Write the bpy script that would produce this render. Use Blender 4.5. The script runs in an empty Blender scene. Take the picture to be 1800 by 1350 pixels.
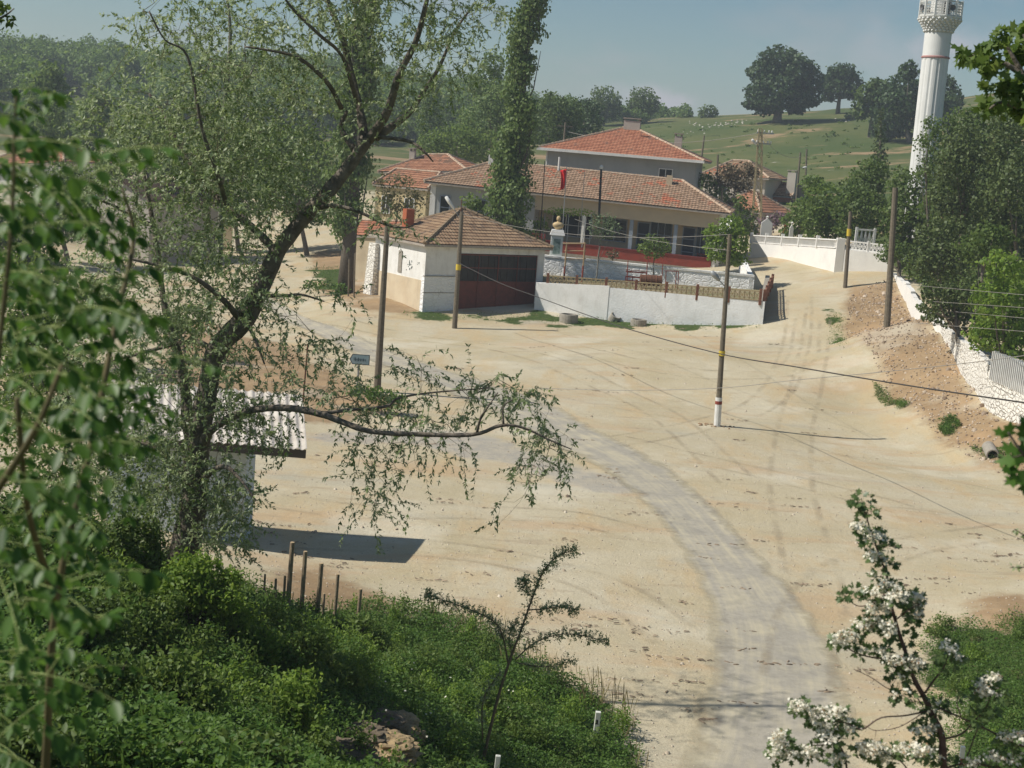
import bpy, math, random
import numpy as np
from math import sin, cos, tan, pi, radians, sqrt, atan2
from mathutils import Vector, Matrix
random.seed(7); RNG = np.random.default_rng(11)
SC = bpy.context.scene; COL = SC.collection

# ------------------------------------------------------------------ camera
F_PX, CAM_Z = 2500.0, 11.0
PITCH, ROLL = math.atan((675-265)/F_PX), radians(4.5)
_f = np.array([0, cos(PITCH), -sin(PITCH)]); _r0 = np.array([1.0, 0, 0]); _u0 = np.array([0, sin(PITCH), cos(PITCH)])
CR = _r0*cos(ROLL) + _u0*sin(ROLL); CU = -_r0*sin(ROLL) + _u0*cos(ROLL)
CAMP = np.array([0, 0, CAM_Z])
cam = bpy.data.cameras.new('camera'); camo = bpy.data.objects.new('camera', cam); COL.objects.link(camo)
camo.matrix_world = Matrix(((CR[0], CU[0], -_f[0], 0), (CR[1], CU[1], -_f[1], 0), (CR[2], CU[2], -_f[2], CAM_Z), (0, 0, 0, 1)))
cam.sensor_width = 36; cam.lens = 36*F_PX/1800; cam.clip_start = 0.05; cam.clip_end = 9000
cam.dof.use_dof = True; cam.dof.focus_distance = 38; cam.dof.aperture_fstop = 6.5
SC.camera = camo
# ------------------------------------------------------------------ world and sun
SUN_EL, SUN_AZ = radians(47), radians(6)
S_DIR = Vector((-cos(SUN_AZ)*cos(SUN_EL), -sin(SUN_AZ)*cos(SUN_EL), sin(SUN_EL)))
w = bpy.data.worlds.new('World'); SC.world = w; w.use_nodes = True
nt = w.node_tree; nt.nodes.clear()
sky = nt.nodes.new('ShaderNodeTexSky'); sky.sky_type = 'NISHITA'; sky.sun_disc = False
sky.sun_elevation = SUN_EL; sky.sun_rotation = atan2(S_DIR.x, S_DIR.y) % (2*pi)
sky.altitude = 0; sky.air_density = 1.0; sky.dust_density = 0.6; sky.ozone_density = 2.0
tc = nt.nodes.new('ShaderNodeTexCoord'); mp = nt.nodes.new('ShaderNodeMapping'); mp.inputs['Scale'].default_value = (1, 1, 2.6)
ns = nt.nodes.new('ShaderNodeTexNoise'); ns.inputs['Scale'].default_value = 7; ns.inputs['Detail'].default_value = 7; ns.inputs['Roughness'].default_value = .55
cr = nt.nodes.new('ShaderNodeValToRGB'); cr.color_ramp.elements[0].position = .52; cr.color_ramp.elements[1].position = .75
cr.color_ramp.elements[0].color = (0, 0, 0, 1); cr.color_ramp.elements[1].color = (.45, .45, .45, 1)
mx = nt.nodes.new('ShaderNodeMix'); mx.data_type = 'RGBA'; mx.inputs[7].default_value = (4.2, 4.0, 4.1, 1)
hs = nt.nodes.new('ShaderNodeHueSaturation'); hs.inputs['Saturation'].default_value = 1.15; hs.inputs['Value'].default_value = .66
bg = nt.nodes.new('ShaderNodeBackground'); bg.inputs['Strength'].default_value = 0.075
ow = nt.nodes.new('ShaderNodeOutputWorld')
L = nt.links.new
L(tc.outputs['Generated'], mp.inputs[0]); L(mp.outputs[0], ns.inputs['Vector']); L(ns.outputs[0], cr.inputs[0]); L(cr.outputs[0], mx.inputs[0])
L(sky.outputs[0], hs.inputs['Color']); tn = nt.nodes.new('ShaderNodeMix'); tn.data_type = 'RGBA'; tn.blend_type = 'MULTIPLY'; tn.inputs[0].default_value = 1; tn.inputs[7].default_value = (.93, 1.05, 1.03, 1); L(hs.outputs[0], tn.inputs[6]); res_ = tn.outputs[2]
for cpx, cpy, rad, kk in ((1130, 172, .030, .75), (1175, 182, .022, .6), (1692, 78, .032, .55), (1560, 100, .05, .3)):   # faint pinkish clouds low over the hill
    cd = _f*F_PX+CR*(cpx-900)+CU*(675-cpy); cd = cd/np.linalg.norm(cd); sb = nt.nodes.new('ShaderNodeVectorMath'); sb.operation = 'SUBTRACT'; sb.inputs[1].default_value = tuple(cd); ml = nt.nodes.new('ShaderNodeVectorMath'); ml.operation = 'MULTIPLY'; ml.inputs[1].default_value = (1, 1, 2.2)
    ln = nt.nodes.new('ShaderNodeVectorMath'); ln.operation = 'LENGTH'; n5 = nt.nodes.new('ShaderNodeTexNoise'); n5.inputs['Scale'].default_value = 38; n5.inputs['Detail'].default_value = 6
    ad = nt.nodes.new('ShaderNodeMath'); ad.operation = 'MULTIPLY_ADD'; ad.inputs[1].default_value = rad*2.2; mr = nt.nodes.new('ShaderNodeMapRange'); mr.interpolation_type = 'SMOOTHSTEP'; mr.inputs[1].default_value = rad*1.0; mr.inputs[2].default_value = rad*2.3; mr.inputs[3].default_value = kk; mr.inputs[4].default_value = 0
    cm = nt.nodes.new('ShaderNodeMix'); cm.data_type = 'RGBA'; cm.inputs[7].default_value = (5.6, 5.2, 5.6, 1)
    L(tc.outputs['Generated'], sb.inputs[0]); L(sb.outputs[0], ml.inputs[0]); L(ml.outputs[0], ln.inputs[0]); L(tc.outputs['Generated'], n5.inputs['Vector']); L(n5.outputs[0], ad.inputs[0]); L(ln.outputs['Value'], ad.inputs[2]); L(ad.outputs[0], mr.inputs[0]); L(mr.outputs[0], cm.inputs[0]); L(res_, cm.inputs[6]); res_ = cm.outputs[2]
L(res_, mx.inputs[6]); L(mx.outputs[2], bg.inputs[0]); L(bg.outputs[0], ow.inputs[0])
sl = bpy.data.lights.new('sun', 'SUN'); sl.energy = 3.6; sl.angle = radians(.55); sl.color = (1, .945, .86)
so = bpy.data.objects.new('sun', sl); COL.objects.link(so); so.rotation_euler = S_DIR.to_track_quat('Z', 'Y').to_euler()
SC.view_settings.view_transform = 'Standard'; SC.view_settings.look = 'None'; SC.view_settings.exposure = 0.5; SC.view_settings.gamma = 1
SC.render.engine = 'CYCLES'; SC.cycles.max_bounces = 7; SC.cycles.diffuse_bounces = 4; SC.cycles.glossy_bounces = 2
SC.cycles.transmission_bounces = 3; SC.cycles.volume_bounces = 0; SC.cycles.use_denoising = True; SC.cycles.caustics_reflective = False

# ------------------------------------------------------------------ pixel <-> world helpers (photo is 1800 x 1350)
def ray(px, py):
    return _f*F_PX + CR*(px-900) + CU*(675-py)
def at(px, py, Y):
    d = ray(px, py); return CAMP + d*(Y/d[1])
def pxm(Y): return F_PX/Y          # photo pixels per metre at distance Y
# ------------------------------------------------------------------ terrain heights
CP = []
def cw(X, Y, Z): CP.append((X, Y, Z))
def cp(px, py, Y):
    p = at(px, py, Y); CP.append(tuple(p))
for X, Y in [(-6, 36), (0, 34), (4, 30), (3, 38), (8, 36), (-4, 42), (4, 46), (10, 44), (16, 46), (-10, 44), (-18, 42), (0, 52), (8, 54),
             (14, 52), (-8, 52), (-16, 54), (4, 60), (10, 60), (-2, 62), (-10, 64), (-20, 66), (6, 28), (7, 24), (5.5, 22), (10, 30), (-30, 50), (-4, 35), (-8, 38), (2, 70), (8, 68)]: cw(X, Y, 0)
cw(5.5, 15, .1); cw(9, 18, .6)
cp(1400, 560, 87); cp(1400, 500, 97); cp(1400, 620, 78); cp(1400, 700, 68); cp(1330, 450, 116); cp(1480, 496, 95); cp(1440, 470, 103)
cp(800, 577, 85); cp(745, 548, 89); cp(932, 549, 91); cp(1100, 570, 89); cp(1340, 573, 86.5); cp(1000, 640, 73); cp(1200, 620, 76)
cp(655, 513, 95); cp(608, 513, 97); cp(560, 430, 130); cp(450, 425, 135); cp(500, 565, 87); cp(620, 545, 88); cp(430, 600, 78); cp(620, 700, 60)
cp(300, 600, 72); cp(100, 520, 90); cp(300, 440, 125); cp(150, 430, 128)
# right bank
cp(1800, 832, 54); cp(1650, 772, 60); cp(1560, 702, 68.5); cp(1482, 602, 82); cp(1495, 515, 93)
cp(1805, 762, 57.5); cp(1760, 800, 56.5); cw(24.5, 58, 1.7); cp(1700, 672, 66); cp(1612, 562, 82); cp(1576, 492, 95); cp(1560, 574, 79); cp(1620, 640, 70.5); cp(1700, 735, 61.5)
for X, Y, Z in [(28, 54, 1.3), (25.5, 63, 2.2), (26, 70, 2.8), (28, 82, 3.8), (36, 60, 3), (40, 90, 6), (28, 100, 5), (24, 115, 6), (20, 49, .15), (24, 46, .3)]: cw(X, Y, Z)
# foreground bank under the camera, left and right
for X, Y, Z in [(-5, 20, 4.5), (-3, 16, 4.1), (-1, 20, 2.3), (-5, 33, .35), (-9, 31, 1.2), (-9, 22, 4.6), (-15, 24, 5), (-16, 34, 1.4), (-26, 36, 1.5), (-26, 24, 5),
                (-2.2, 24, 1.6), (.3, 24.5, .75), (-2, 31, .15), (.6, 29.3, .05), (2, 26, .1), (1.6, 22, .5), (0, 12, 4.6), (0, 6, 7), (0, 0, 9.2), (-5, 0, 9.6), (-8, 10, 7), (-20, 10, 9),
                (3, 12, 2.6), (3, 6, 6), (8, 10, 4.2), (6, 0, 9), (14, 0, 9.5), (14, 14, 3.6), (12.5, 24, 1.4), (16, 32, 1.6), (9.6, 29, .15), (11, 34, .1), (20, 28, 2.4), (22, 16, 6), (18, 38, .6), (24, 40, .6),
                (-40, 0, 10), (40, 0, 10), (0, -30, 14), (-30, 15, 8), (34, 26, 5)]: cw(X, Y, Z)
# village behind and hills
for X, Y, Z in [(0, 125, 4.5), (16, 130, 5), (-20, 140, 3), (-45, 130, 3), (-60, 90, 3), (-50, 60, 2), (45, 130, 9), (70, 90, 11), (10, 160, 6.5), (-30, 170, 6), (-70, 160, 7)]: cw(X, Y, Z)
cp(1300, 300, 200); cp(1450, 300, 190); cp(1250, 250, 245); cp(1450, 250, 235); cp(1365, 219, 262); cp(1250, 207, 300); cp(1120, 214, 310); cp(1475, 200, 280); cp(1620, 200, 270)
cp(1150, 250, 255); cp(1000, 280, 230); cp(1000, 225, 320); cp(800, 250, 250); cp(800, 200, 330); cp(600, 180, 350); cp(500, 250, 250); cp(300, 155, 340); cp(300, 260, 230); cp(80, 155, 330); cp(80, 240, 230)
cp(1000, 218, 420); cp(1300, 224, 420); cp(600, 190, 430); cp(200, 155, 430); cp(1700, 230, 400); cp(1900, 150, 280); cp(-150, 140, 350); cp(-400, 150, 350); cp(2200, 200, 300)
for X, Y, Z in [(0, 700, 14), (-300, 600, 30), (300, 600, 14), (-700, 500, 30), (700, 500, 20), (0, 2500, 5), (-2500, 1000, 20), (2500, 1000, 20), (-300, 100, 15), (300, 100, 20), (0, -300, 30), (300, -200, 30), (-300, -200, 30)]: cw(X, Y, Z)
CPA = np.array(CP)
def _phi(A, B):
    d2 = ((A[:, None, :2]-B[None, :, :2])**2).sum(-1); return -np.sqrt(d2+4.0)
_n = len(CPA); _K = _phi(CPA, CPA) - np.eye(_n)*0.03
_M = np.zeros((_n+1, _n+1)); _M[:_n, :_n] = _K; _M[:_n, _n] = 1; _M[_n, :_n] = 1
_W = np.linalg.solve(_M, np.append(CPA[:, 2], 0))
def axis(lo, f0, f1, hi, st, g=1.09):
    c = list(np.arange(f0, f1+.01, st)); a = c[-1]; s = st
    while a < hi: s *= g; a += s; c.append(a)
    a = c[0]; s = st; l = []
    while a > lo: s *= g; a -= s; l.append(a)
    return np.array(l[::-1]+c)
GX = axis(-3000, -34, 34, 3000, .5); GY = axis(-600, 4, 112, 4000, .5, 1.05)
XX, YY = np.meshgrid(GX, GY)
P2 = np.stack([XX.ravel(), YY.ravel()], 1); ZZ = np.zeros(len(P2))
for i in range(0, len(P2), 4000):
    ZZ[i:i+4000] = _phi(P2[i:i+4000], CPA) @ _W[:_n] + _W[_n]
ZZ = ZZ.reshape(XX.shape)
def vnoise(x, y, s, seed=0):
    x = np.asarray(x)/s; y = np.asarray(y)/s; xi = np.floor(x); yi = np.floor(y); fx = x-xi; fy = y-yi; fx = fx*fx*(3-2*fx); fy = fy*fy*(3-2*fy)
    def h(a, b): v = np.sin(a*127.1+b*311.7+seed*74.7)*43758.5453; return v-np.floor(v)
    return (h(xi, yi)*(1-fx)+h(xi+1, yi)*fx)*(1-fy)+(h(xi, yi+1)*(1-fx)+h(xi+1, yi+1)*fx)*fy
ZZ += (vnoise(XX, YY, 2.2, 1)-.5)*.05 + (vnoise(XX, YY, 6, 2)-.5)*.08
_far = np.clip((YY-130)/60, 0, 1)
ZZ += _far*((vnoise(XX, YY, 26, 3)-.5)*1.6+(vnoise(XX, YY, 9, 4)-.5)*.5)
def gz(x, y):
    x = np.asarray(x, float); y = np.asarray(y, float)
    i = np.clip(np.searchsorted(GX, x)-1, 0, len(GX)-2); j = np.clip(np.searchsorted(GY, y)-1, 0, len(GY)-2)
    fx = np.clip((x-GX[i])/(GX[i+1]-GX[i]), 0, 1); fy = np.clip((y-GY[j])/(GY[j+1]-GY[j]), 0, 1)
    return (ZZ[j, i]*(1-fx)+ZZ[j, i+1]*fx)*(1-fy)+(ZZ[j+1, i]*(1-fx)+ZZ[j+1, i+1]*fx)*fy
_TY = np.concatenate([np.arange(4, 130, .05), np.arange(130, 700, .5)])
def G(px, py, lo=4):
    d = ray(px, py); d = d/d[1]; T = _TY[_TY >= lo]
    x = d[0]*T; z = CAM_Z+d[2]*T; below = z < gz(x, T)
    k = int(np.argmax(below)) if below.any() else len(T)-1
    return np.array([x[k], T[k], float(gz(x[k], T[k]))])
def inpoly(x, y, poly):
    poly = np.asarray(poly)[:, :2]; ins = np.zeros(np.shape(x), bool); n = len(poly)
    for i in range(n):
        x1, y1 = poly[i]; x2, y2 = poly[(i+1) % n]
        c = ((y1 > y) != (y2 > y)) & (x < (x2-x1)*(y-y1)/((y2-y1) or 1e-9)+x1)
        ins ^= c
    return ins

# ------------------------------------------------------------------ materials
MATS = {}
def mat(name, col, rough=.85, col2=None, scale=3.0, bump=0.0, bscale=30.0, metal=0.0, spec=.3, detail=6, pos=(.35, .65), stain=0.0, stc=(.36, .30, .22)):
    if name in MATS: return MATS[name]
    m = bpy.data.materials.new(name); m.use_nodes = True; MATS[name] = m
    nt = m.node_tree; b = nt.nodes['Principled BSDF']; L = nt.links.new
    b.inputs['Roughness'].default_value = rough; b.inputs['Metallic'].default_value = metal; b.inputs['Specular IOR Level'].default_value = spec
    b.inputs['Base Color'].default_value = (*col, 1)
    tc = nt.nodes.new('ShaderNodeTexCoord')
    if col2 is not None:
        n = nt.nodes.new('ShaderNodeTexNoise'); n.inputs['Scale'].default_value = scale; n.inputs['Detail'].default_value = detail; n.inputs['Roughness'].default_value = .6
        r = nt.nodes.new('ShaderNodeValToRGB'); r.color_ramp.elements[0].position = pos[0]; r.color_ramp.elements[1].position = pos[1]
        r.color_ramp.elements[0].color = (*col, 1); r.color_ramp.elements[1].color = (*col2, 1)
        L(tc.outputs['Object'], n.inputs['Vector']); L(n.outputs[0], r.inputs[0]); L(r.outputs[0], b.inputs['Base Color'])
        if stain:
            res = r.outputs[0]
            for sc_, vs, p0, p1, k in ((1.6, (1.6, 1.6, .35), .50, .72, .8), (.9, (1, 1, 1), .56, .70, 1.0), (5, (1, 1, 1), .60, .72, .8)):
                mp = nt.nodes.new('ShaderNodeMapping'); mp.inputs['Scale'].default_value = vs; q = nt.nodes.new('ShaderNodeTexNoise'); q.inputs['Scale'].default_value = sc_; q.inputs['Detail'].default_value = 8; q.inputs['Roughness'].default_value = .68
                L(tc.outputs['Object'], mp.inputs[0]); L(mp.outputs[0], q.inputs['Vector']); g = nt.nodes.new('ShaderNodeMapRange'); g.inputs[1].default_value = p0; g.inputs[2].default_value = p1; g.inputs[4].default_value = stain*k; L(q.outputs[0], g.inputs[0])
                mm = nt.nodes.new('ShaderNodeMix'); mm.data_type = 'RGBA'; mm.inputs[7].default_value = (*stc, 1); L(g.outputs[0], mm.inputs[0]); L(res, mm.inputs[6]); res = mm.outputs[2]
            L(res, b.inputs['Base Color'])
    if bump:
        n2 = nt.nodes.new('ShaderNodeTexNoise'); n2.inputs['Scale'].default_value = bscale; n2.inputs['Detail'].default_value = 5
        bp = nt.nodes.new('ShaderNodeBump'); bp.inputs['Strength'].default_value = bump; bp.inputs['Distance'].default_value = .03
        L(tc.outputs['Object'], n2.inputs['Vector']); L(n2.outputs[0], bp.inputs['Height']); L(bp.outputs[0], b.inputs['Normal'])
    return m
def leafmat(name, c1, c2, c3=None, trans=.3, rough=.55):
    if name in MATS: return MATS[name]
    m = bpy.data.materials.new(name); m.use_nodes = True; MATS[name] = m
    nt = m.node_tree; b = nt.nodes['Principled BSDF']; L = nt.links.new; out = nt.nodes['Material Output']
    g = nt.nodes.new('ShaderNodeNewGeometry'); r = nt.nodes.new('ShaderNodeValToRGB')
    r.color_ramp.elements[0].color = (*c1, 1); r.color_ramp.elements[1].color = (*c2, 1)
    if c3: e = r.color_ramp.elements.new(.93); e.color = (*c3, 1); r.color_ramp.elements[1].position = .85 if r.color_ramp.elements[1].position > .93 else r.color_ramp.elements[1].position
    L(g.outputs['Random Per Island'], r.inputs[0]); L(r.outputs[0], b.inputs['Base Color'])
    b.inputs['Roughness'].default_value = rough; b.inputs['Specular IOR Level'].default_value = .35
    t = nt.nodes.new('ShaderNodeBsdfTranslucent'); ms = nt.nodes.new('ShaderNodeMixShader'); ms.inputs[0].default_value = trans
    h = nt.nodes.new('ShaderNodeHueSaturation'); h.inputs['Value'].default_value = 1.5; h.inputs['Hue'].default_value = .49
    L(r.outputs[0], h.inputs['Color']); L(h.outputs[0], t.inputs[0]); L(b.outputs[0], ms.inputs[1]); L(t.outputs[0], ms.inputs[2]); L(ms.outputs[0], out.inputs[0])
    return m
def stonemat(name, stone, gap, scale=3.2, bump=.8, gw=.06):
    if name in MATS: return MATS[name]
    m = bpy.data.materials.new(name); m.use_nodes = True; MATS[name] = m
    nt = m.node_tree; b = nt.nodes['Principled BSDF']; L = nt.links.new; b.inputs['Roughness'].default_value = .9; b.inputs['Specular IOR Level'].default_value = .2
    tc = nt.nodes.new('ShaderNodeTexCoord'); mp = nt.nodes.new('ShaderNodeMapping'); mp.inputs['Scale'].default_value = (1, 1, 1.7)
    v = nt.nodes.new('ShaderNodeTexVoronoi'); v.feature = 'DISTANCE_TO_EDGE'; v.inputs['Scale'].default_value = scale
    n = nt.nodes.new('ShaderNodeTexNoise'); n.inputs['Scale'].default_value = 1.1; n.inputs['Detail'].default_value = 5
    r = nt.nodes.new('ShaderNodeValToRGB'); r.color_ramp.elements[0].position = 0; r.color_ramp.elements[1].position = gw
    r.color_ramp.elements[0].color = (*gap, 1); r.color_ramp.elements[1].color = (*stone, 1)
    add = nt.nodes.new('ShaderNodeVectorMath'); n3 = nt.nodes.new('ShaderNodeTexNoise'); n3.inputs['Scale'].default_value = 4
    sc = nt.nodes.new('ShaderNodeVectorMath'); sc.operation = 'SCALE'; sc.inputs['Scale'].default_value = .25
    L(tc.outputs['Object'], n3.inputs['Vector']); L(n3.outputs[1], sc.inputs[0]); L(tc.outputs['Object'], add.inputs[0]); L(sc.outputs[0], add.inputs[1])
    L(add.outputs[0], mp.inputs[0]); L(mp.outputs[0], v.inputs['Vector']); L(v.outputs[0], r.inputs[0])
    mr = nt.nodes.new('ShaderNodeMix'); mr.data_type = 'RGBA'; mr.inputs[6].default_value = (*stone, 1); r2 = nt.nodes.new('ShaderNodeValToRGB'); r2.color_ramp.elements[0].position = .45; r2.color_ramp.elements[1].position = .6
    L(tc.outputs['Object'], n.inputs['Vector']); L(n.outputs[0], r2.inputs[0]); L(r2.outputs[0], mr.inputs[0]); L(r.outputs[0], mr.inputs[7]); L(mr.outputs[2], b.inputs['Base Color'])
    bp = nt.nodes.new('ShaderNodeBump'); bp.inputs['Strength'].default_value = bump; bp.inputs['Distance'].default_value = .06
    sm = nt.nodes.new('ShaderNodeMapRange'); sm.inputs[2].default_value = .15; L(v.outputs[0], sm.inputs[0]); L(sm.outputs[0], bp.inputs['Height']); L(bp.outputs[0], b.inputs['Normal'])
    return m
def tilemat(name, c1, c2, cred=None, redpos=.6, gap=(.07, .045, .03)):
    if name in MATS: return MATS[name]
    m = bpy.data.materials.new(name); m.use_nodes = True; MATS[name] = m
    nt = m.node_tree; b = nt.nodes['Principled BSDF']; L = nt.links.new; b.inputs['Roughness'].default_value = .9; b.inputs['Specular IOR Level'].default_value = .2
    uv = nt.nodes.new('ShaderNodeUVMap'); fl = nt.nodes.new('ShaderNodeVectorMath'); fl.operation = 'FLOOR'; wn = nt.nodes.new('ShaderNodeTexWhiteNoise'); wn.noise_dimensions = '2D'
    L(uv.outputs[0], fl.inputs[0]); L(fl.outputs[0], wn.inputs['Vector'])
    r = nt.nodes.new('ShaderNodeValToRGB'); r.color_ramp.elements[0].color = (*c1, 1); r.color_ramp.elements[1].color = (*c2, 1); L(wn.outputs[0], r.inputs[0])
    res = r.outputs[0]
    tc = nt.nodes.new('ShaderNodeTexCoord'); n = nt.nodes.new('ShaderNodeTexNoise'); n.inputs['Scale'].default_value = .55; n.inputs['Detail'].default_value = 4; L(tc.outputs['Object'], n.inputs['Vector'])
    if cred:
        ad = nt.nodes.new('ShaderNodeMath'); ad.operation = 'MULTIPLY_ADD'; ad.inputs[1].default_value = .3; wn2 = nt.nodes.new('ShaderNodeTexWhiteNoise'); wn2.noise_dimensions = '3D'; L(fl.outputs[0], wn2.inputs['Vector'])
        L(wn2.outputs[0], ad.inputs[0]); L(n.outputs[0], ad.inputs[2])
        gt = nt.nodes.new('ShaderNodeValToRGB'); gt.color_ramp.elements[0].position = redpos; gt.color_ramp.elements[1].position = redpos+.12; L(ad.outputs[0], gt.inputs[0])
        mr = nt.nodes.new('ShaderNodeMix'); mr.data_type = 'RGBA'; mr.inputs[7].default_value = (*cred, 1); L(gt.outputs[0], mr.inputs[0]); L(res, mr.inputs[6]); res = mr.outputs[2]
    fr = nt.nodes.new('ShaderNodeVectorMath'); fr.operation = 'FRACTION'; L(uv.outputs[0], fr.inputs[0]); sx = nt.nodes.new('ShaderNodeSeparateXYZ'); L(fr.outputs[0], sx.inputs[0])
    gp = nt.nodes.new('ShaderNodeMath'); gp.operation = 'LESS_THAN'; gp.inputs[1].default_value = .16; L(sx.outputs[1], gp.inputs[0])
    m2 = nt.nodes.new('ShaderNodeMix'); m2.data_type = 'RGBA'; m2.inputs[7].default_value = (*gap, 1); L(gp.outputs[0], m2.inputs[0]); L(res, m2.inputs[6]); L(m2.outputs[2], b.inputs['Base Color'])
    return m

# ------------------------------------------------------------------ object helpers
OFF = {}
def base_of(o): return OFF.get(o.name, np.zeros(3))
def E(name, label, cat, loc, group=None):
    o = bpy.data.objects.new(name, None); COL.objects.link(o); o.location = tuple(map(float, loc)); OFF[o.name] = np.array(loc, float)
    o.empty_display_size = .2; o['label'] = label; o['category'] = cat
    if group: o['group'] = group
    return o
def tag(o, label=None, cat=None, group=None, kind=None):
    if label: o['label'] = label
    if cat: o['category'] = cat
    if group: o['group'] = group
    if kind: o['kind'] = kind
    return o
def link(name, me, parent=None, m=None, loc=None):
    o = bpy.data.objects.new(name, me); COL.objects.link(o)
    if m is not None:
        for q in (m if isinstance(m, (list, tuple)) else [m]): me.materials.append(q)
    if parent is not None: o.parent = parent; OFF[o.name] = base_of(parent)
    elif loc is not None: o.location = tuple(map(float, loc)); OFF[o.name] = np.array(loc, float)
    return o
class MB:
    def __init__(s, T=None): s.v = []; s.f = []; s.T = T
    def add(s, vs, fs):
        n = len(s.v); s.v += [tuple(s.T(p)) if s.T else tuple(p) for p in vs]; s.f += [tuple(i+n for i in f) for f in fs]; return s
    def box(s, a0, a1, b0, b1, c0, c1):
        return s.add([(a0, b0, c0), (a1, b0, c0), (a1, b1, c0), (a0, b1, c0), (a0, b0, c1), (a1, b0, c1), (a1, b1, c1), (a0, b1, c1)],
                     [(0, 3, 2, 1), (4, 5, 6, 7), (0, 1, 5, 4), (1, 2, 6, 5), (2, 3, 7, 6), (3, 0, 4, 7)])
    def hexa(s, p): return s.add(p, [(0, 3, 2, 1), (4, 5, 6, 7), (0, 1, 5, 4), (1, 2, 6, 5), (2, 3, 7, 6), (3, 0, 4, 7)])
    def beam(s, p, q, w, h=None, up=(0, 0, 1)):
        h = h or w; p = np.array(p, float); q = np.array(q, float); d = q-p; d /= np.linalg.norm(d)+1e-9; up = np.array(up, float)
        if abs(d @ up) > .95: up = np.array([0, 1.0, 0])
        a = np.cross(d, up); a /= np.linalg.norm(a); b = np.cross(a, d)
        c = [-a*w/2-b*h/2, a*w/2-b*h/2, a*w/2+b*h/2, -a*w/2+b*h/2]
        return s.hexa([p+c[0], p+c[1], p+c[2], p+c[3], q+c[0], q+c[1], q+c[2], q+c[3]])
    def tube(s, pts, rad, n=8, cap=True):
        pts = np.array(pts, float); k = len(pts); rad = np.broadcast_to(np.array(rad, float), (k,)); vs = []; fs = []
        t = np.gradient(pts, axis=0); t /= np.linalg.norm(t, axis=1)[:, None]+1e-9
        ref = np.array([0, 0, 1.0]) if abs(t[0][2]) < .8 else np.array([1.0, 0, 0])
        for i in range(k):
            a = np.cross(t[i], ref); a /= np.linalg.norm(a)+1e-9; b = np.cross(t[i], a)
            for j in range(n): an = 2*pi*j/n; vs.append(pts[i]+rad[i]*(a*cos(an)+b*sin(an)))
        for i in range(k-1):
            for j in range(n): fs.append((i*n+j, i*n+(j+1) % n, (i+1)*n+(j+1) % n, (i+1)*n+j))
        if cap: fs.append(tuple(range(n))[::-1]); fs.append(tuple((k-1)*n+j for j in range(n)))
        return s.add(vs, fs)
    def lathe(s, c, prof, n=16, ax=None, phase=0):
        c = np.array(c, float); z = np.array(ax if ax is not None else (0, 0, 1), float); z /= np.linalg.norm(z)
        a = np.cross(z, (0, 1, 0)) if abs(z[1]) < .9 else np.cross(z, (1, 0, 0)); a /= np.linalg.norm(a); b = np.cross(z, a); vs = []; fs = []
        for r, h in prof:
            for j in range(n): an = 2*pi*(j+phase)/n; vs.append(c+z*h+r*(a*cos(an)+b*sin(an)))
        for i in range(len(prof)-1):
            for j in range(n): fs.append((i*n+j, i*n+(j+1) % n, (i+1)*n+(j+1) % n, (i+1)*n+j))
        fs.append(tuple(range(n))[::-1]); fs.append(tuple((len(prof)-1)*n+j for j in range(n)))
        return s.add(vs, fs)
    def build(s, name, m, parent=None, loc=None, smooth=False, bevel=0):
        off = base_of(parent) if parent is not None else (np.array(loc, float) if loc is not None else np.zeros(3))
        me = bpy.data.meshes.new(name); me.from_pydata([tuple(map(float, np.array(v)-off)) for v in s.v], [], s.f); me.update()
        if smooth: me.polygons.foreach_set('use_smooth', [True]*len(me.polygons))
        o = link(name, me, parent, m, loc)
        if bevel:
            b = o.modifiers.new('bevel', 'BEVEL'); b.width = bevel; b.segments = 2; b.limit_method = 'ANGLE'
        return o
def np_mesh(name, verts, polys_tpl, count, k):
    """verts (count*k,3); polys_tpl list of index tuples within one island"""
    me = bpy.data.meshes.new(name); verts = np.ascontiguousarray(verts, np.float32)
    ls = np.array([len(p) for p in polys_tpl]); flat = np.concatenate([np.array(p) for p in polys_tpl])
    me.vertices.add(len(verts)); me.vertices.foreach_set('co', verts.ravel())
    loops = (flat[None, :]+(np.arange(count)*k)[:, None]).ravel().astype(np.int32); tot = np.tile(ls, count)
    st = np.concatenate([[0], np.cumsum(tot)[:-1]]).astype(np.int32)
    me.loops.add(len(loops)); me.loops.foreach_set('vertex_index', loops); me.polygons.add(len(tot)); me.polygons.foreach_set('loop_start', st)
    me.update(calc_edges=True); return me
def unit(a): return a/(np.linalg.norm(a, axis=-1, keepdims=True)+1e-9)
# leaf templates: (verts in (side, along, normal), polys)
T_QUAD = (np.array([(0, -.5, 0), (.42, 0, .12), (0, .5, 0), (-.42, 0, .12)]), [(0, 1, 2, 3)])
T_LANCE = (np.array([(0, 0, 0), (.1, .4, .03), (0, 1, -.06), (-.1, .4, .03)]), [(0, 1, 2, 3)])
T_OVAL = (np.array([(0, 0, 0), (.22, .25, .05), (.25, .55, .05), (0, 1, -.08), (-.25, .55, .05), (-.22, .25, .05)]), [(0, 1, 2, 3), (0, 3, 4, 5)])
T_LOBE = (np.array([(0, 0, 0), (.16, .16, .03), (.46, .3, .06), (.2, .42, .02), (.4, .72, .05), (.13, .72, .0), (0, 1, -.05), (-.13, .72, 0), (-.4, .72, .05), (-.2, .42, .02), (-.46, .3, .06), (-.16, .16, .03)]),
          [(0, 1, 3, 9, 11), (1, 2, 3), (3, 5, 7, 9), (3, 4, 5), (5, 6, 7), (7, 8, 9), (9, 10, 11)])
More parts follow.
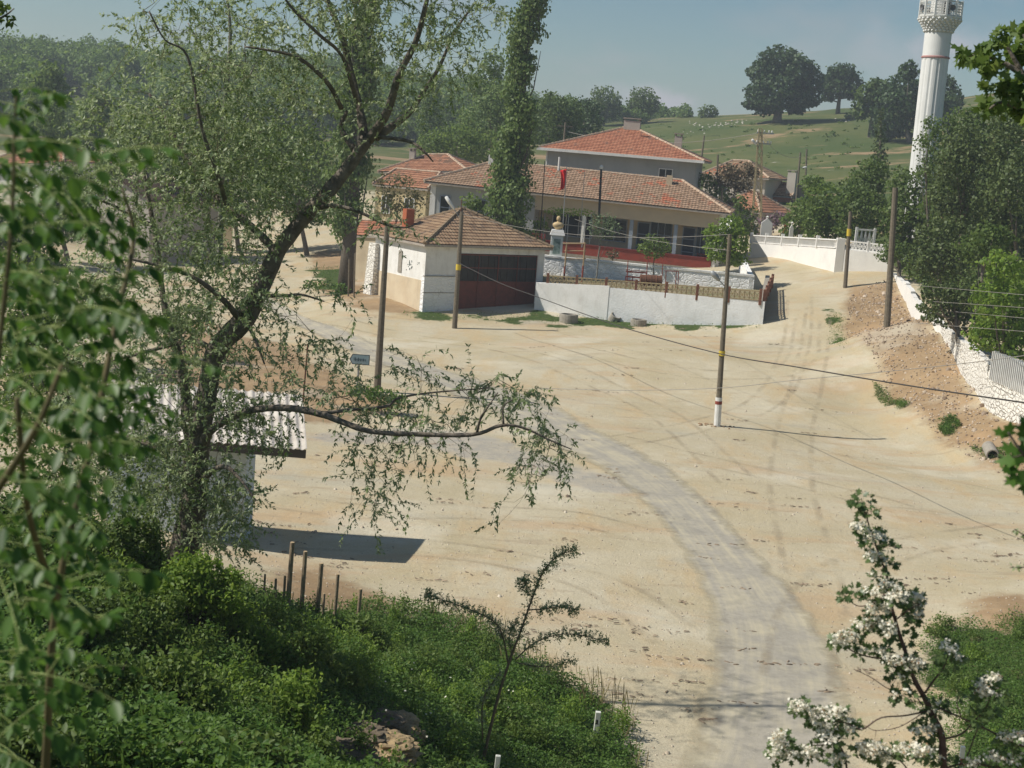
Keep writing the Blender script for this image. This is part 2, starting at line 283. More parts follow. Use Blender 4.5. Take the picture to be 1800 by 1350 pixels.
def leaves(name, P, D, N, S, tpl, m, parent, off=None):
    V, polys = tpl; P = np.asarray(P, float); D = unit(np.asarray(D, float)); N = np.asarray(N, float); N = unit(N-D*(N*D).sum(-1, keepdims=True)); Sd = np.cross(D, N)
    S = np.broadcast_to(np.asarray(S, float), (len(P),))
    v = P[:, None, :]+S[:, None, None]*(V[None, :, 0:1]*Sd[:, None, :]+V[None, :, 1:2]*D[:, None, :]+V[None, :, 2:3]*N[:, None, :])
    o = base_of(parent) if off is None else off
    me = np_mesh(name, (v-o).reshape(-1, 3), polys, len(P), len(V)); return link(name, me, parent, m)
def clump_pts(ells, dens, shell=.55, floor=None):
    """ells: list of (cx,cy,cz,rx,ry,rz[,w]); returns points, outward dirs"""
    Ps = []; Ns = []
    for e in ells:
        c = np.array(e[:3]); r = np.array(e[3:6]); wgt = e[6] if len(e) > 6 else 1
        n = int(dens*wgt*(r[0]*r[1]*r[2])**(2/3)*4*pi)+1
        d = unit(RNG.normal(size=(n, 3))); rr = shell+(1.0-shell)*RNG.random(n)**.7
        ph = RNG.random(3)*6.28
        lump = 1+.16*np.sin(d[:, 0]*5+ph[0])*np.sin(d[:, 1]*5+ph[1])+.14*np.sin(d[:, 2]*7+ph[2]+d[:, 0]*3)+RNG.normal(size=n)*.05
        Ps.append(c+d*r*(rr*lump)[:, None]); Ns.append(d)
    return np.concatenate(Ps), np.concatenate(Ns)
def crown(name, ells, dens, size, m, parent, tpl=T_QUAD, shell=.55, off=None, droop=0.0, nj=.75):
    P, Nn = clump_pts(ells, dens, shell); n = len(P)
    N = unit(Nn+RNG.normal(size=(n, 3))*nj+np.array([0, 0, .25])); D = RNG.normal(size=(n, 3)); D[:, 2] -= droop
    return leaves(name, P, D, N, size*(.65+.7*RNG.random(n)), tpl, m, parent, off)
# ------------------------------------------------------------------ ground sheet
def gpoly(px, extra=()): return [G(x, y)[:2] for x, y in px]+[np.array(e, float) for e in extra]
grass_polys = [gpoly([(380, 1050), (480, 1072), (560, 1080), (640, 1078), (700, 1078), (760, 1085), (830, 1108), (900, 1150), (960, 1190), (1050, 1232), (1100, 1280), (1112, 1345)], [(3.0, 21), (2.6, 12), (1, 3), (-5, -5), (-60, -10), (-80, 40), (-16, 36)]),
               gpoly([(1900, 1085), (1795, 1085), (1750, 1130), (1700, 1100), (1625, 1112), (1650, 1200), (1672, 1260), (1690, 1350)], [(8.6, 18), (8, 8), (30, 5), (30, 30)]),
               gpoly([(700, 549), (800, 553), (940, 552), (1100, 562), (1345, 573), (1330, 582), (1180, 577), (1000, 572), (850, 564), (730, 560)]),
               gpoly([(1530, 668), (1560, 690), (1600, 716), (1590, 722), (1545, 700)]), gpoly([(1655, 740), (1685, 748), (1680, 765), (1650, 758)]), gpoly([(1705, 785), (1745, 800), (1790, 818), (1720, 812)]),
               gpoly([(1455, 545), (1485, 560), (1480, 620), (1460, 600)]), gpoly([(540, 470), (620, 470), (615, 520), (560, 500)])]
orange_polys = [gpoly([(320, 560), (420, 590), (500, 600), (560, 640), (610, 675), (690, 700), (700, 722), (620, 735), (540, 742), (400, 745), (250, 700)]),
                gpoly([(1485, 500), (1572, 490), (1600, 560), (1700, 670), (1800, 765), (1850, 800), (1850, 850), (1800, 842), (1700, 795), (1600, 735), (1545, 690), (1490, 600), (1500, 540)], []),
                gpoly([(545, 440), (655, 440), (655, 512), (748, 546), (700, 558), (620, 545), (560, 510)]),
                gpoly([(560, 980), (610, 1030), (700, 1045), (720, 1075), (480, 1068), (450, 1030)]), gpoly([(1700, 1060), (1800, 1040), (1850, 1100), (1740, 1130), (1690, 1100)])]
bank_poly = [at(*q)[:2] for q in ((1490, 520, 92), (1486, 604, 81.5), (1560, 700, 68.5), (1650, 776, 60), (1700, 800, 57.2), (1800, 848, 52.8), (1950, 900, 49))]+[np.array(q, float) for q in ((27, 50), (25, 60))]+[at(*q)[:2] for q in ((1805, 762, 57.8), (1742, 712, 61.5), (1700, 672, 66.8), (1650, 612, 75.5), (1612, 560, 82.5), (1576, 490, 96))]
orange_polys[1] = bank_poly
gray_polys = [gpoly([(540, 755), (700, 752), (860, 770), (1060, 830), (1180, 870), (1080, 880), (900, 820), (700, 785), (545, 785)])]
ny, nx = XX.shape
def wob(X, Y, poly):
    xn = X+(vnoise(X, Y, 1.1, 5)-.5)*1.3; yn = Y+(vnoise(X, Y, 1.3, 6)-.5)*1.6*np.clip(Y/40, .6, 2.5)
    return inpoly(xn, yn, poly).astype(float)
def blur(a, k=1):
    for _ in range(k):
        b = a.copy(); b[1:-1, 1:-1] = (a[1:-1, 1:-1]*2+a[:-2, 1:-1]+a[2:, 1:-1]+a[1:-1, :-2]+a[1:-1, 2:])/6; a = b
    return a
gr = np.zeros_like(XX); og = np.zeros_like(XX); gy_ = np.zeros_like(XX)
for q in grass_polys: gr = np.maximum(gr, wob(XX, YY, q))
for q in orange_polys: og = np.maximum(og, wob(XX, YY, q))
for q in gray_polys: gy_ = np.maximum(gy_, wob(XX, YY, q))
gr = blur(gr, 1); og = blur(og, 4); gy_ = blur(gy_, 3)
hill = np.clip((YY-150)/25, 0, 1); hill = np.maximum(hill, np.clip((XX-24)/4, 0, 1)); hill = np.maximum(hill, np.clip((-XX-26)/6, 0, 1)*np.clip((75-YY)/20, 0, 1)); hill = np.maximum(hill, np.clip((-YY+4)/6, 0, 1))
bk = blur(inpoly(XX, YY, orange_polys[1]).astype(float), 3)
ZZ += bk*((vnoise(XX, YY, 1.7, 51)-.5)*.42+(vnoise(XX, YY, .8, 52)-.5)*.22)
ZZ += blur(inpoly(XX, YY, orange_polys[0]).astype(float), 3)*(vnoise(XX, YY, 1.5, 53)-.4)*.25
V = np.stack([XX.ravel(), YY.ravel(), ZZ.ravel()], 1)
ii, jj = np.meshgrid(np.arange(ny-1), np.arange(nx-1), indexing='ij'); a = (ii*nx+jj).ravel()
Fq = np.stack([a, a+1, a+nx+1, a+nx], 1).astype(np.int32)
me = bpy.data.meshes.new('ground'); me.vertices.add(len(V)); me.vertices.foreach_set('co', V.astype(np.float32).ravel())
me.loops.add(Fq.size); me.loops.foreach_set('vertex_index', Fq.ravel()); me.polygons.add(len(Fq)); me.polygons.foreach_set('loop_start', np.arange(0, Fq.size, 4, dtype=np.int32))
me.update(calc_edges=True); me.polygons.foreach_set('use_smooth', np.ones(len(Fq), bool))
ca = me.color_attributes.new('cover', 'FLOAT_COLOR', 'POINT')
ca.data.foreach_set('color', np.stack([gr.ravel(), og.ravel(), hill.ravel(), gy_.ravel()], 1).astype(np.float32).ravel())
def groundmat():
    m = bpy.data.materials.new('dusty_ground'); m.use_nodes = True; nt = m.node_tree; N = nt.nodes.new; L = nt.links.new; b = nt.nodes['Principled BSDF']
    b.inputs['Roughness'].default_value = .95; b.inputs['Specular IOR Level'].default_value = .15
    tc = N('ShaderNodeTexCoord'); at_ = N('ShaderNodeAttribute'); at_.attribute_name = 'cover'; sp = N('ShaderNodeSeparateColor'); L(at_.outputs['Color'], sp.inputs[0])
    def noise(s, d=6, r=.6, vs=None):
        n = N('ShaderNodeTexNoise'); n.inputs['Scale'].default_value = s; n.inputs['Detail'].default_value = d; n.inputs['Roughness'].default_value = r
        if vs: mp = N('ShaderNodeMapping'); mp.inputs['Scale'].default_value = vs; mp.inputs['Rotation'].default_value = (0, 0, .35); L(tc.outputs['Object'], mp.inputs[0]); L(mp.outputs[0], n.inputs['Vector'])
        else: L(tc.outputs['Object'], n.inputs['Vector'])
        return n.outputs[0]
    def ramp(src, p0, p1, c0=(0, 0, 0), c1=(1, 1, 1)):
        r = N('ShaderNodeValToRGB'); r.color_ramp.elements[0].position = p0; r.color_ramp.elements[1].position = p1
        r.color_ramp.elements[0].color = (*c0, 1); r.color_ramp.elements[1].color = (*c1, 1); L(src, r.inputs[0]); return r.outputs[0]
    def mix(f, A, B):
        x = N('ShaderNodeMix'); x.data_type = 'RGBA'
        for k, s in ((0, f), (6, A), (7, B)):
            if isinstance(s, tuple): x.inputs[k].default_value = (*s, 1)
            elif isinstance(s, float): x.inputs[k].default_value = s
            else: L(s, x.inputs[k])
        return x.outputs[2]
    def math_(op, A, B=0.0, C=0.0):
        x = N('ShaderNodeMath'); x.operation = op; x.use_clamp = False
        for k, s in enumerate((A, B, C)):
            if isinstance(s, (int, float)): x.inputs[k].default_value = s
            else: L(s, x.inputs[k])
        return x.outputs[0]
    sand = ramp(noise(.22, 7, .62), .36, .64, (.485, .42, .27), (.58, .525, .385))
    sand = mix(ramp(noise(.55, 6, .65, (1, .35, 1)), .50, .68), sand, (.545, .43, .255))
    sand = mix(ramp(noise(.35, 5, .6, (.5, 1, 1)), .56, .70), sand, (.47, .44, .335))
    sand = mix(ramp(noise(11, 6, .75), .30, .72), mix(.35, sand, (.33, .25, .16)), sand)
    grit = ramp(noise(45, 4, .8), .36, .50, (.62, .6, .55), (1, 1, 1))
    x = N('ShaderNodeMix'); x.data_type = 'RGBA'; x.blend_type = 'MULTIPLY'; x.inputs[0].default_value = .8; L(sand, x.inputs[6]); L(grit, x.inputs[7]); sand = x.outputs[2]
    # scattered dark crumbs and damp marks
    sand = mix(math_('MULTIPLY', ramp(noise(2.6, 7, .72, (1, .4, 1)), .665, .71), .75), sand, (.17, .12, .08))
    og = mix(ramp(noise(.9, 7, .7), .35, .65), (.225, .14, .07), (.345, .235, .13)); og = mix(ramp(noise(5, 6, .7), .5, .75), og, (.27, .165, .085))
    f_o = ramp(math_('ADD', sp.outputs[1], math_('MULTIPLY_ADD', noise(1.3, 6, .7), 1.0, -.5)), .30, .72)
    c = mix(math_('MULTIPLY', f_o, .85), sand, og)
    c = mix(math_('MULTIPLY', ramp(noise(.30, 7, .66, (.45, 1.3, 1)), .53, .63), .42), c, (.46, .30, .165)); c = mix(math_('MULTIPLY', ramp(noise(.8, 8, .72, (.35, 1.8, 1)), .56, .66), .5), c, (.33, .255, .17)); c = mix(math_('MULTIPLY', ramp(noise(.17, 6, .6), .55, .66), .45), c, (.64, .60, .48))
    gray = mix(ramp(noise(1.7, 6, .7), .4, .6), (.30, .29, .27), (.42, .38, .31))
    f_g = ramp(math_('ADD', at_.outputs['Alpha'], math_('MULTIPLY_ADD', noise(1.2, 6, .7), 1.3, -.65)), .45, .8)
    c = mix(math_('MULTIPLY', f_g, .7), c, gray)
    grs = mix(ramp(noise(3, 6, .7), .35, .65), (.035, .062, .016), (.075, .105, .028)); grs = mix(ramp(noise(1.1, 5, .6), .6, .75), grs, (.17, .135, .07))
    f_gr = ramp(math_('ADD', sp.outputs[0], math_('MULTIPLY_ADD', noise(2.2, 6, .75), 1.4, -.7)), .42, .62)
    c = mix(f_gr, c, grs)
    hl = mix(ramp(noise(.05, 8, .65), .38, .62), (.062, .092, .026), (.115, .125, .042)); hl = mix(ramp(noise(.04, 8, .7, (1, 2.6, 1)), .56, .63), hl, (.30, .21, .12)); hl = mix(ramp(noise(.35, 6, .7), .62, .72), hl, (.035, .055, .018))
    hl = mix(ramp(noise(.13, 7, .7, (1, 2.4, 1)), .70, .73), hl, (.42, .39, .33))
    f_h = ramp(math_('ADD', sp.outputs[2], math_('MULTIPLY_ADD', noise(.3, 6, .7), .8, -.4)), .4, .6)
    c = mix(f_h, c, hl); L(c, b.inputs['Base Color'])
    h = math_('ADD', math_('MULTIPLY', noise(1.2, 8, .7), 1.0), math_('MULTIPLY', noise(14, 6, .7), .35))
    bp = N('ShaderNodeBump'); bp.inputs['Strength'].default_value = .55; bp.inputs['Distance'].default_value = .12; L(h, bp.inputs['Height']); L(bp.outputs[0], b.inputs['Normal'])
    return m
o = link('ground', me, None, groundmat()); tag(o, kind='structure')
# ------------------------------------------------------------------ worn tarmac road, a sheet laid just above the ground
def roadmat():
    m = bpy.data.materials.new('worn_tarmac'); m.use_nodes = True; nt = m.node_tree; N = nt.nodes.new; L = nt.links.new; b = nt.nodes['Principled BSDF']; out = nt.nodes['Material Output']
    b.inputs['Roughness'].default_value = .9; b.inputs['Specular IOR Level'].default_value = .25
    tc = N('ShaderNodeTexCoord'); uv = N('ShaderNodeUVMap'); sx = N('ShaderNodeSeparateXYZ'); L(uv.outputs[0], sx.inputs[0])
    def noise(s, d=6, r=.65, src=None, vs=None):
        n = N('ShaderNodeTexNoise'); n.inputs['Scale'].default_value = s; n.inputs['Detail'].default_value = d; n.inputs['Roughness'].default_value = r
        s0 = src or tc.outputs['Object']
        if vs: mp = N('ShaderNodeMapping'); mp.inputs['Scale'].default_value = vs; L(s0, mp.inputs[0]); s0 = mp.outputs[0]
        L(s0, n.inputs['Vector']); return n.outputs[0]
    def ramp(src, p0, p1, c0=(0, 0, 0), c1=(1, 1, 1)):
        r = N('ShaderNodeValToRGB'); r.color_ramp.elements[0].position = p0; r.color_ramp.elements[1].position = p1
        r.color_ramp.elements[0].color = (*c0, 1); r.color_ramp.elements[1].color = (*c1, 1); L(src, r.inputs[0]); return r.outputs[0]
    def mth(op, A, B=0.0, C=0.0):
        x = N('ShaderNodeMath'); x.operation = op
        for k, s in enumerate((A, B, C)):
            if isinstance(s, (int, float)): x.inputs[k].default_value = s
            else: L(s, x.inputs[k])
        return x.outputs[0]
    base = ramp(noise(5, 7, .7), .35, .65, (.315, .29, .235), (.40, .365, .295))
    # dust: fades in from the edges (u = 0, 1), streaked along the run of the road, clean in the wheel tracks
    edge = mth('ABSOLUTE', mth('SUBTRACT', sx.outputs[0], .5)); edge = mth('MULTIPLY', edge, 2.0)
    streak = noise(1.0, 6, .65, uv.outputs[0], (9, .9, 1)); patch = noise(.8, 6, .65)
    d = mth('ADD', mth('POWER', edge, 5.0), mth('ADD', mth('MULTIPLY_ADD', streak, 1.9, -.90), mth('MULTIPLY_ADD', patch, 2.0, -.94)))
    f = ramp(d, -.05, .60); mx = N('ShaderNodeMix'); mx.data_type = 'RGBA'; L(f, mx.inputs[0]); L(base, mx.inputs[6]); mx.inputs[7].default_value = (.50, .445, .315, 1)
    pt = ramp(noise(.6, 4, .5, None, (1, .5, 1)), .61, .635); m2 = N('ShaderNodeMix'); m2.data_type = 'RGBA'; m2.inputs[7].default_value = (.15, .15, .145, 1)
    L(mth('MULTIPLY', pt, .2), m2.inputs[0]); L(mx.outputs[2], m2.inputs[6]); L(m2.outputs[2], b.inputs['Base Color'])
    bp = N('ShaderNodeBump'); bp.inputs['Strength'].default_value = .4; bp.inputs['Distance'].default_value = .03; L(noise(30, 5, .7), bp.inputs['Height']); L(bp.outputs[0], b.inputs['Normal'])
    # worn away edge: where dust wins completely the sheet ends (crumbled edge)
    tr = N('ShaderNodeBsdfTransparent'); ms = N('ShaderNodeMixShader'); e2 = mth('ADD', mth('POWER', edge, 3.0), mth('MULTIPLY_ADD', noise(.7, 8, .7), 2.0, -1.0))
    L(ramp(e2, .25, .95), ms.inputs[0]); L(b.outputs[0], ms.inputs[1]); L(tr.outputs[0], ms.inputs[2]); L(ms.outputs[0], out.inputs[0]); return m
def catmull(P, n=10):
    P = np.array(P, float); Q = np.vstack([2*P[0]-P[1], P, 2*P[-1]-P[-2]]); out = []
    for i in range(1, len(Q)-2):
        for k in range(n):
            t = k/n; out.append(.5*((2*Q[i])+(-Q[i-1]+Q[i+1])*t+(2*Q[i-1]-5*Q[i]+4*Q[i+1]-Q[i+2])*t*t+(-Q[i-1]+3*Q[i]-3*Q[i+1]+Q[i+2])*t**3))
    out.append(Q[-2]); return np.array(out)
def road_sheet(name, Lp, Rp, m, dz, nu=13):
    Lw = catmull(Lp, 14); Rw = catmull(Rp, 14); k = len(Lw); vs = []; uvs = []; s = 0
    for i in range(k):
        if i: s += np.linalg.norm((Lw[i]+Rw[i]-Lw[i-1]-Rw[i-1])[:2])/2
        for j in range(nu):
            t = j/(nu-1); p = Lw[i]*(1-t)+Rw[i]*t; vs.append((p[0], p[1], float(gz(p[0], p[1]))+dz)); uvs.append((t, s/8))
    fs = [(i*nu+j, i*nu+j+1, (i+1)*nu+j+1, (i+1)*nu+j) for i in range(k-1) for j in range(nu-1)]
    me = bpy.data.meshes.new(name); me.from_pydata(vs, [], fs); uvl = me.uv_layers.new(name='UVMap')
    uvl.data.foreach_set('uv', np.array([uvs[l.vertex_index] for l in me.loops], np.float32).ravel()); me.update()
    me.polygons.foreach_set('use_smooth', [True]*len(me.polygons)); return tag(link(name, me, None, m), kind='structure')
RL = [(420, 520), (490, 562), (560, 592), (640, 632), (720, 662), (800, 700), (880, 738), (960, 780), (1040, 818), (1110, 870), (1170, 935), (1215, 1010), (1240, 1090), (1232, 1180), (1215, 1270), (1180, 1360)]
RR = [(470, 520), (545, 560), (620, 585), (700, 620), (780, 648), (870, 675), (960, 705), (1060, 760), (1150, 805), (1220, 855), (1290, 925), (1370, 1010), (1440, 1095), (1485, 1180), (1505, 1270), (1510, 1360)]
road_sheet('road', [G(*p)[:2] for p in RL]+[(2.0, 20), (-.5, 14)], [G(*p)[:2] for p in RR]+[(6.2, 20), (3.4, 12)], roadmat(), .022)

def trackmat():
    m = bpy.data.materials.new('tyre_track_dust'); m.use_nodes = True; nt = m.node_tree; N = nt.nodes.new; L = nt.links.new; b = nt.nodes['Principled BSDF']; b.inputs['Roughness'].default_value = 1; b.inputs['Specular IOR Level'].default_value = .1
    tc = N('ShaderNodeTexCoord'); n = N('ShaderNodeTexNoise'); n.inputs['Scale'].default_value = .55; n.inputs['Detail'].default_value = 8; n.inputs['Roughness'].default_value = .7; r = N('ShaderNodeMapRange'); r.inputs[1].default_value = .42; r.inputs[2].default_value = .66; r.inputs[4].default_value = .42
    n2 = N('ShaderNodeTexNoise'); n2.inputs['Scale'].default_value = 6; n2.inputs['Detail'].default_value = 6; c = N('ShaderNodeValToRGB'); c.color_ramp.elements[0].color = (.33, .27, .185, 1); c.color_ramp.elements[1].color = (.50, .43, .31, 1)
    uv = N('ShaderNodeUVMap'); sx = N('ShaderNodeSeparateXYZ'); e = N('ShaderNodeMath'); e.operation = 'PINGPONG'; e.inputs[1].default_value = .5; e2 = N('ShaderNodeMapRange'); e2.inputs[2].default_value = .35; mu = N('ShaderNodeMath'); mu.operation = 'MULTIPLY'
    tr = N('ShaderNodeBsdfTransparent'); ms = N('ShaderNodeMixShader'); L(tc.outputs['Object'], n.inputs['Vector']); L(tc.outputs['Object'], n2.inputs['Vector']); L(n.outputs[0], r.inputs[0]); L(n2.outputs[0], c.inputs[0]); L(c.outputs[0], b.inputs['Base Color'])
    L(uv.outputs[0], sx.inputs[0]); L(sx.outputs[0], e.inputs[0]); L(e.outputs[0], e2.inputs[0]); L(e2.outputs[0], mu.inputs[0]); L(r.outputs[0], mu.inputs[1]); L(mu.outputs[0], ms.inputs[0]); L(tr.outputs[0], ms.inputs[1]); L(b.outputs[0], ms.inputs[2]); L(ms.outputs[0], nt.nodes['Material Output'].inputs['Surface']); return m
TRK = trackmat()
for k, pts_ in enumerate((((1405, 520), (1400, 600), (1370, 680), (1260, 740), (1120, 770), (1010, 780)), ((1440, 540), (1425, 640), (1400, 740), (1390, 850), (1420, 980), (1440, 1080)), ((1600, 900), (1450, 860), (1330, 830), (1200, 800), (1080, 770)), ((1000, 610), (1120, 640), (1280, 660), (1400, 640), (1420, 560)), ((480, 880), (640, 900), (820, 900), (1000, 910), (1130, 940)),
                          ((520, 950), (700, 960), (900, 985), (1080, 1040), (1200, 1130)), ((1790, 930), (1600, 960), (1480, 1010), (1420, 1090), (1400, 1200)), ((560, 560), (700, 590), (860, 610), (1000, 650), (1150, 720), (1300, 850)))):
    P_ = np.array([G(*q)[:2] for q in pts_]); t_ = np.gradient(P_, axis=0); t_ = unit(t_); nn = np.stack([-t_[:, 1], t_[:, 0]], 1)
    for sgn in (-.75, .75): road_sheet('tyre_track', P_+nn*(sgn-.16), P_+nn*(sgn+.16), TRK, .014+.0025*k+(.001 if sgn > 0 else 0), 5)
# ------------------------------------------------------------------ building helpers
def frame(pL, pR, yaw=None):
    O = np.array(pL, float); u = np.array(pR, float)-O; Ln = np.linalg.norm(u); u = u/Ln; v = np.array([-u[1], u[0], 0]); v /= np.linalg.norm(v)
    T = lambda p: O+u*p[0]+v*p[1]+np.array([0, 0, 1.0])*p[2]
    return T, Ln, O
def tile_face(T, eL, eR, tL, tR, m, parent, name='roof_tiles', px=.24, row=.36, amp=.028, sub=4, lift=.02, t_from=0):
    eL, eR, tL, tR = [np.array(q, float) for q in (eL, eR, tL, tR)]
    ud = unit(eR-eL); nrm = np.cross(ud, (tL+tR)/2-(eL+eR)/2); nrm /= np.linalg.norm(nrm)
    if nrm[2] < 0: nrm = -nrm
    sd = np.cross(nrm, ud)
    if sd @ (tL-eL) < 0: sd = -sd
    H = (tL-eL) @ sd; nr = max(1, int(round(H/row))); sl = lambda t: ((tL-eL) @ ud)*t/H; W = (eR-eL) @ ud; sr = lambda t: W+((tR-eR) @ ud)*t/H
    vs = []; fs = []; uvs = []; du = px/sub; nk = int(W/du)+2
    for r in range(nr):
        t0, t1 = H*r/nr, H*(r+1)/nr+.03; t1 = min(t1, H)
        base = len(vs); jr = random.uniform(-.006, .006)
        for (t, hh) in ((t0, .0), (t0, .05+jr), (t1, .012)):
            a, b_ = sl(t), sr(t)
            for k in range(nk):
                s = min(max(k*du, a), max(a, b_)); wv = amp*(sin(2*pi*s/px)*.5+.5)
                vs.append(eL+ud*s+sd*t+nrm*(lift+hh+(wv if hh > 0 else 0))); uvs.append((k*du/px, r+(0.0 if hh == 0 else (.18 if t == t0 else .99))))
        for k in range(nk-1):
            if k*du > sr(t0)+du or (k+1)*du < sl(t0)-du: continue
            fs.append((base+k, base+k+1, base+nk+k+1, base+nk+k)); fs.append((base+nk+k, base+nk+k+1, base+2*nk+k+1, base+2*nk+k))
    off = base_of(parent); me = bpy.data.meshes.new(name); me.from_pydata([tuple(np.array(T(v))-off) for v in vs], [], fs)
    uvl = me.uv_layers.new(name='UVMap'); uvl.data.foreach_set('uv', np.array([uvs[l.vertex_index] for l in me.loops], np.float32).ravel()); me.update()
    return link(name, me, parent, m)
def hip_roof(T, W, D, rise, hl, hr, parent, mt, mcap, msof, faces='flrb', oh=.0, thick=.14, row=.36, px=.24):
    """eave rectangle (0..W, 0..D) at c=0"""
    A, B, C_, D_ = (0, 0, 0), (W, 0, 0), (W, D, 0), (0, D, 0); R1 = (hl, D/2, rise); R2 = (W-hr, D/2, rise)
    s = MB(T); s.add([(0, 0, -thick), (W, 0, -thick), (W, D, -thick), (0, D, -thick), A, B, C_, D_, R1, R2], [(0, 3, 2, 1), (0, 1, 5, 4), (1, 2, 6, 5), (2, 3, 7, 6), (3, 0, 4, 7), (4, 5, 9, 8), (5, 6, 9), (6, 7, 8, 9), (7, 4, 8)])
    rf = s.build('roof', msof, parent)
    if 'f' in faces: tile_face(T, A, B, R1, R2, mt, rf, row=row, px=px)
    if 'r' in faces: tile_face(T, B, C_, R2, R2, mt, rf, row=row, px=px)
    if 'l' in faces: tile_face(T, D_, A, R1, R1, mt, rf, row=row, px=px)
    if 'b' in faces: tile_face(T, C_, D_, R2, R1, mt, rf, row=row, px=px)
    cp_ = MB(T)
    for p, q in ((A, R1), (B, R2), (C_, R2), (D_, R1), (R1, R2)):
        p = np.array(p, float)+[0, 0, .07]; q = np.array(q, float)+[0, 0, .07]; n = max(2, int(np.linalg.norm(q-p)/.4))
        for i in range(n):
            a = p+(q-p)*i/n; b = p+(q-p)*(i+1.02)/n
            if np.linalg.norm(b-a) > .05: cp_.tube([a, b], [.13+random.uniform(-.01, .02), .105], 6)
    cp_.build('ridge_cap', mcap, rf); return rf
W_WHITE = mat('whitewash', (.82, .81, .77), .9, (.72, .71, .67), 1.3, .5, 14, stain=.30)
W_CREAM = mat('cream_plaster', (.66, .56, .40), .9, (.58, .47, .32), 1.0, .3, 14, stain=.35)
W_BEIGE = mat('beige_render', (.52, .43, .30), .9, (.46, .38, .27), .8, .2, 20)
W_GREY = mat('grey_render', (.36, .37, .37), .95, (.30, .31, .31), .6, .3, 9, stain=.22, stc=(.2, .19, .18))
W_YEL = mat('yellow_plaster', (.62, .50, .27), .9, (.50, .42, .27), 1.2, .3, 14)
W_PINK = mat('pink_brick', (.48, .20, .13), .9, (.40, .17, .11), 2, .3, 14)
W_PALE = mat('pale_plaster', (.50, .46, .39), .9, (.42, .38, .33), .8, .3, 12)
STONE_W = stonemat('limewashed_stone', (.86, .86, .84), (.52, .50, .46), 2.6, .5, .03)
STONE_R = stonemat('rough_limewashed_stone', (.78, .75, .68), (.27, .23, .18), 3.0, .8, .08)
CAPM = mat('ridge_mortar', (.55, .44, .33), .9, (.40, .27, .18), 6, .4, 30)
SOFF = mat('eave_board', (.42, .37, .31), .8, (.3, .26, .22), 5)
T_RED = tilemat('red_tiles', (.33, .13, .075), (.44, .195, .115), (.24, .13, .09), .80); T_BRN = tilemat('aged_brown_tiles', (.25, .165, .10), (.36, .25, .16), (.46, .12, .055), .80)
T_CAF = tilemat('mixed_cafe_tiles', (.25, .165, .105), (.37, .25, .17), (.42, .15, .085), .78); T_OLD = tilemat('old_garage_tiles', (.24, .15, .09), (.36, .245, .15), (.18, .13, .095), .74); T_ORA = tilemat('orange_tiles', (.31, .145, .085), (.42, .21, .125), (.22, .13, .085), .70)
GLASS = mat('dark_glass', (.018, .022, .026), .12, spec=.6); RUST = mat('rust_paint', (.20, .055, .035), .75, (.145, .045, .03), 4, .3, 30)
RUSTY = mat('rusty_iron', (.17, .07, .035), .85, (.09, .045, .03), 12, .4, 50); REDP = mat('red_paint', (.29, .055, .035), .75, (.22, .05, .035), 2); REDD = mat('dark_red_paint', (.17, .035, .03), .7)
WHP = mat('white_paint', (.74, .74, .71), .6, (.64, .63, .6), 3); BLUEG = mat('blue_grey_frame', (.27, .32, .38), .6, (.2, .24, .3), 3); DARK = mat('pipe_shade_black', (.02, .02, .02), .9); CONC = mat('concrete', (.36, .33, .28), .95, (.27, .245, .2), 5, .5, 40)
POLEW = mat('weathered_pole', (.19, .16, .115), .9, (.13, .11, .08), 8, .5, 30); METG = mat('grey_metal', (.35, .36, .36), .5, metal=.4); YEL = mat('yellow_paint', (.62, .46, .05), .7); BLACK = mat('black_metal', (.03, .03, .03), .6)
def window(T, a0, a1, b, c0, c1, parent, mf=None, mg=None, nx=2, ny=1, fr=.07, dp=.08):
    mf = mf or WHP; mg = mg or GLASS
    w_ = MB(T); w_.box(a0, a1, b-.005, b-.03, c0, c1); pane = w_.build('window', mg, parent)
    f = MB(T)
    f.box(a0-fr, a0, b-dp, b+.01, c0-fr, c1+fr); f.box(a1, a1+fr, b-dp, b+.01, c0-fr, c1+fr); f.box(a0, a1, b-dp, b+.01, c1, c1+fr); f.box(a0, a1, b-dp-.04, b+.01, c0-fr, c0)
    for i in range(1, nx): x = a0+(a1-a0)*i/nx; f.box(x-.03, x+.03, b-dp+.015, b-.031, c0, c1)
    for i in range(1, ny): z = c0+(c1-c0)*i/ny; f.box(a0, a1, b-dp+.03, b-.032, z-.025, z+.025)
    f.build('window_frame', mf, pane); return pane
def chimney(T, a0, a1, b0, b1, c0, c1, m, parent, cap=True):
    s = MB(T); s.box(a0, a1, b0, b1, c0, c1); ch = s.build('chimney', m, parent)
    if cap:
        k = MB(T); k.box(a0-.08, a1+.08, b0-.08, b1+.08, c1+.16, c1+.26)
        for x in (a0+.03, a1-.13):
            for y in (b0+.03, b1-.13): k.box(x, x+.1, y, y+.1, c1, c1+.16)
        k.build('chimney_cap', CONC, ch)
    return ch
def simple_house(name, label, pL, pR, D, rise, hl, hr, wallh, mw, mt, wins=(), group=None, faces='flr', oh=.45, chim=(), mcap=None, mwin=None):
    T, W, O = frame(pL, pR); c = T((W/2, D/2, -wallh)); t = E(name, label, 'house', c, group)
    hip_roof(T, W, D, rise, hl, hr, t, mt, mcap or CAPM, SOFF, faces, row=.4, px=.3)
    s = MB(T); s.box(oh, W-oh, oh, D-oh, -wallh-1.5, -.15); s.build('wall', mw, t)
    for a0, a1, c0, c1 in wins: window(T, a0, a1, oh, c0, c1, t, mwin)
    for q in chim: chimney(T, *q, t)
    return t, T, W

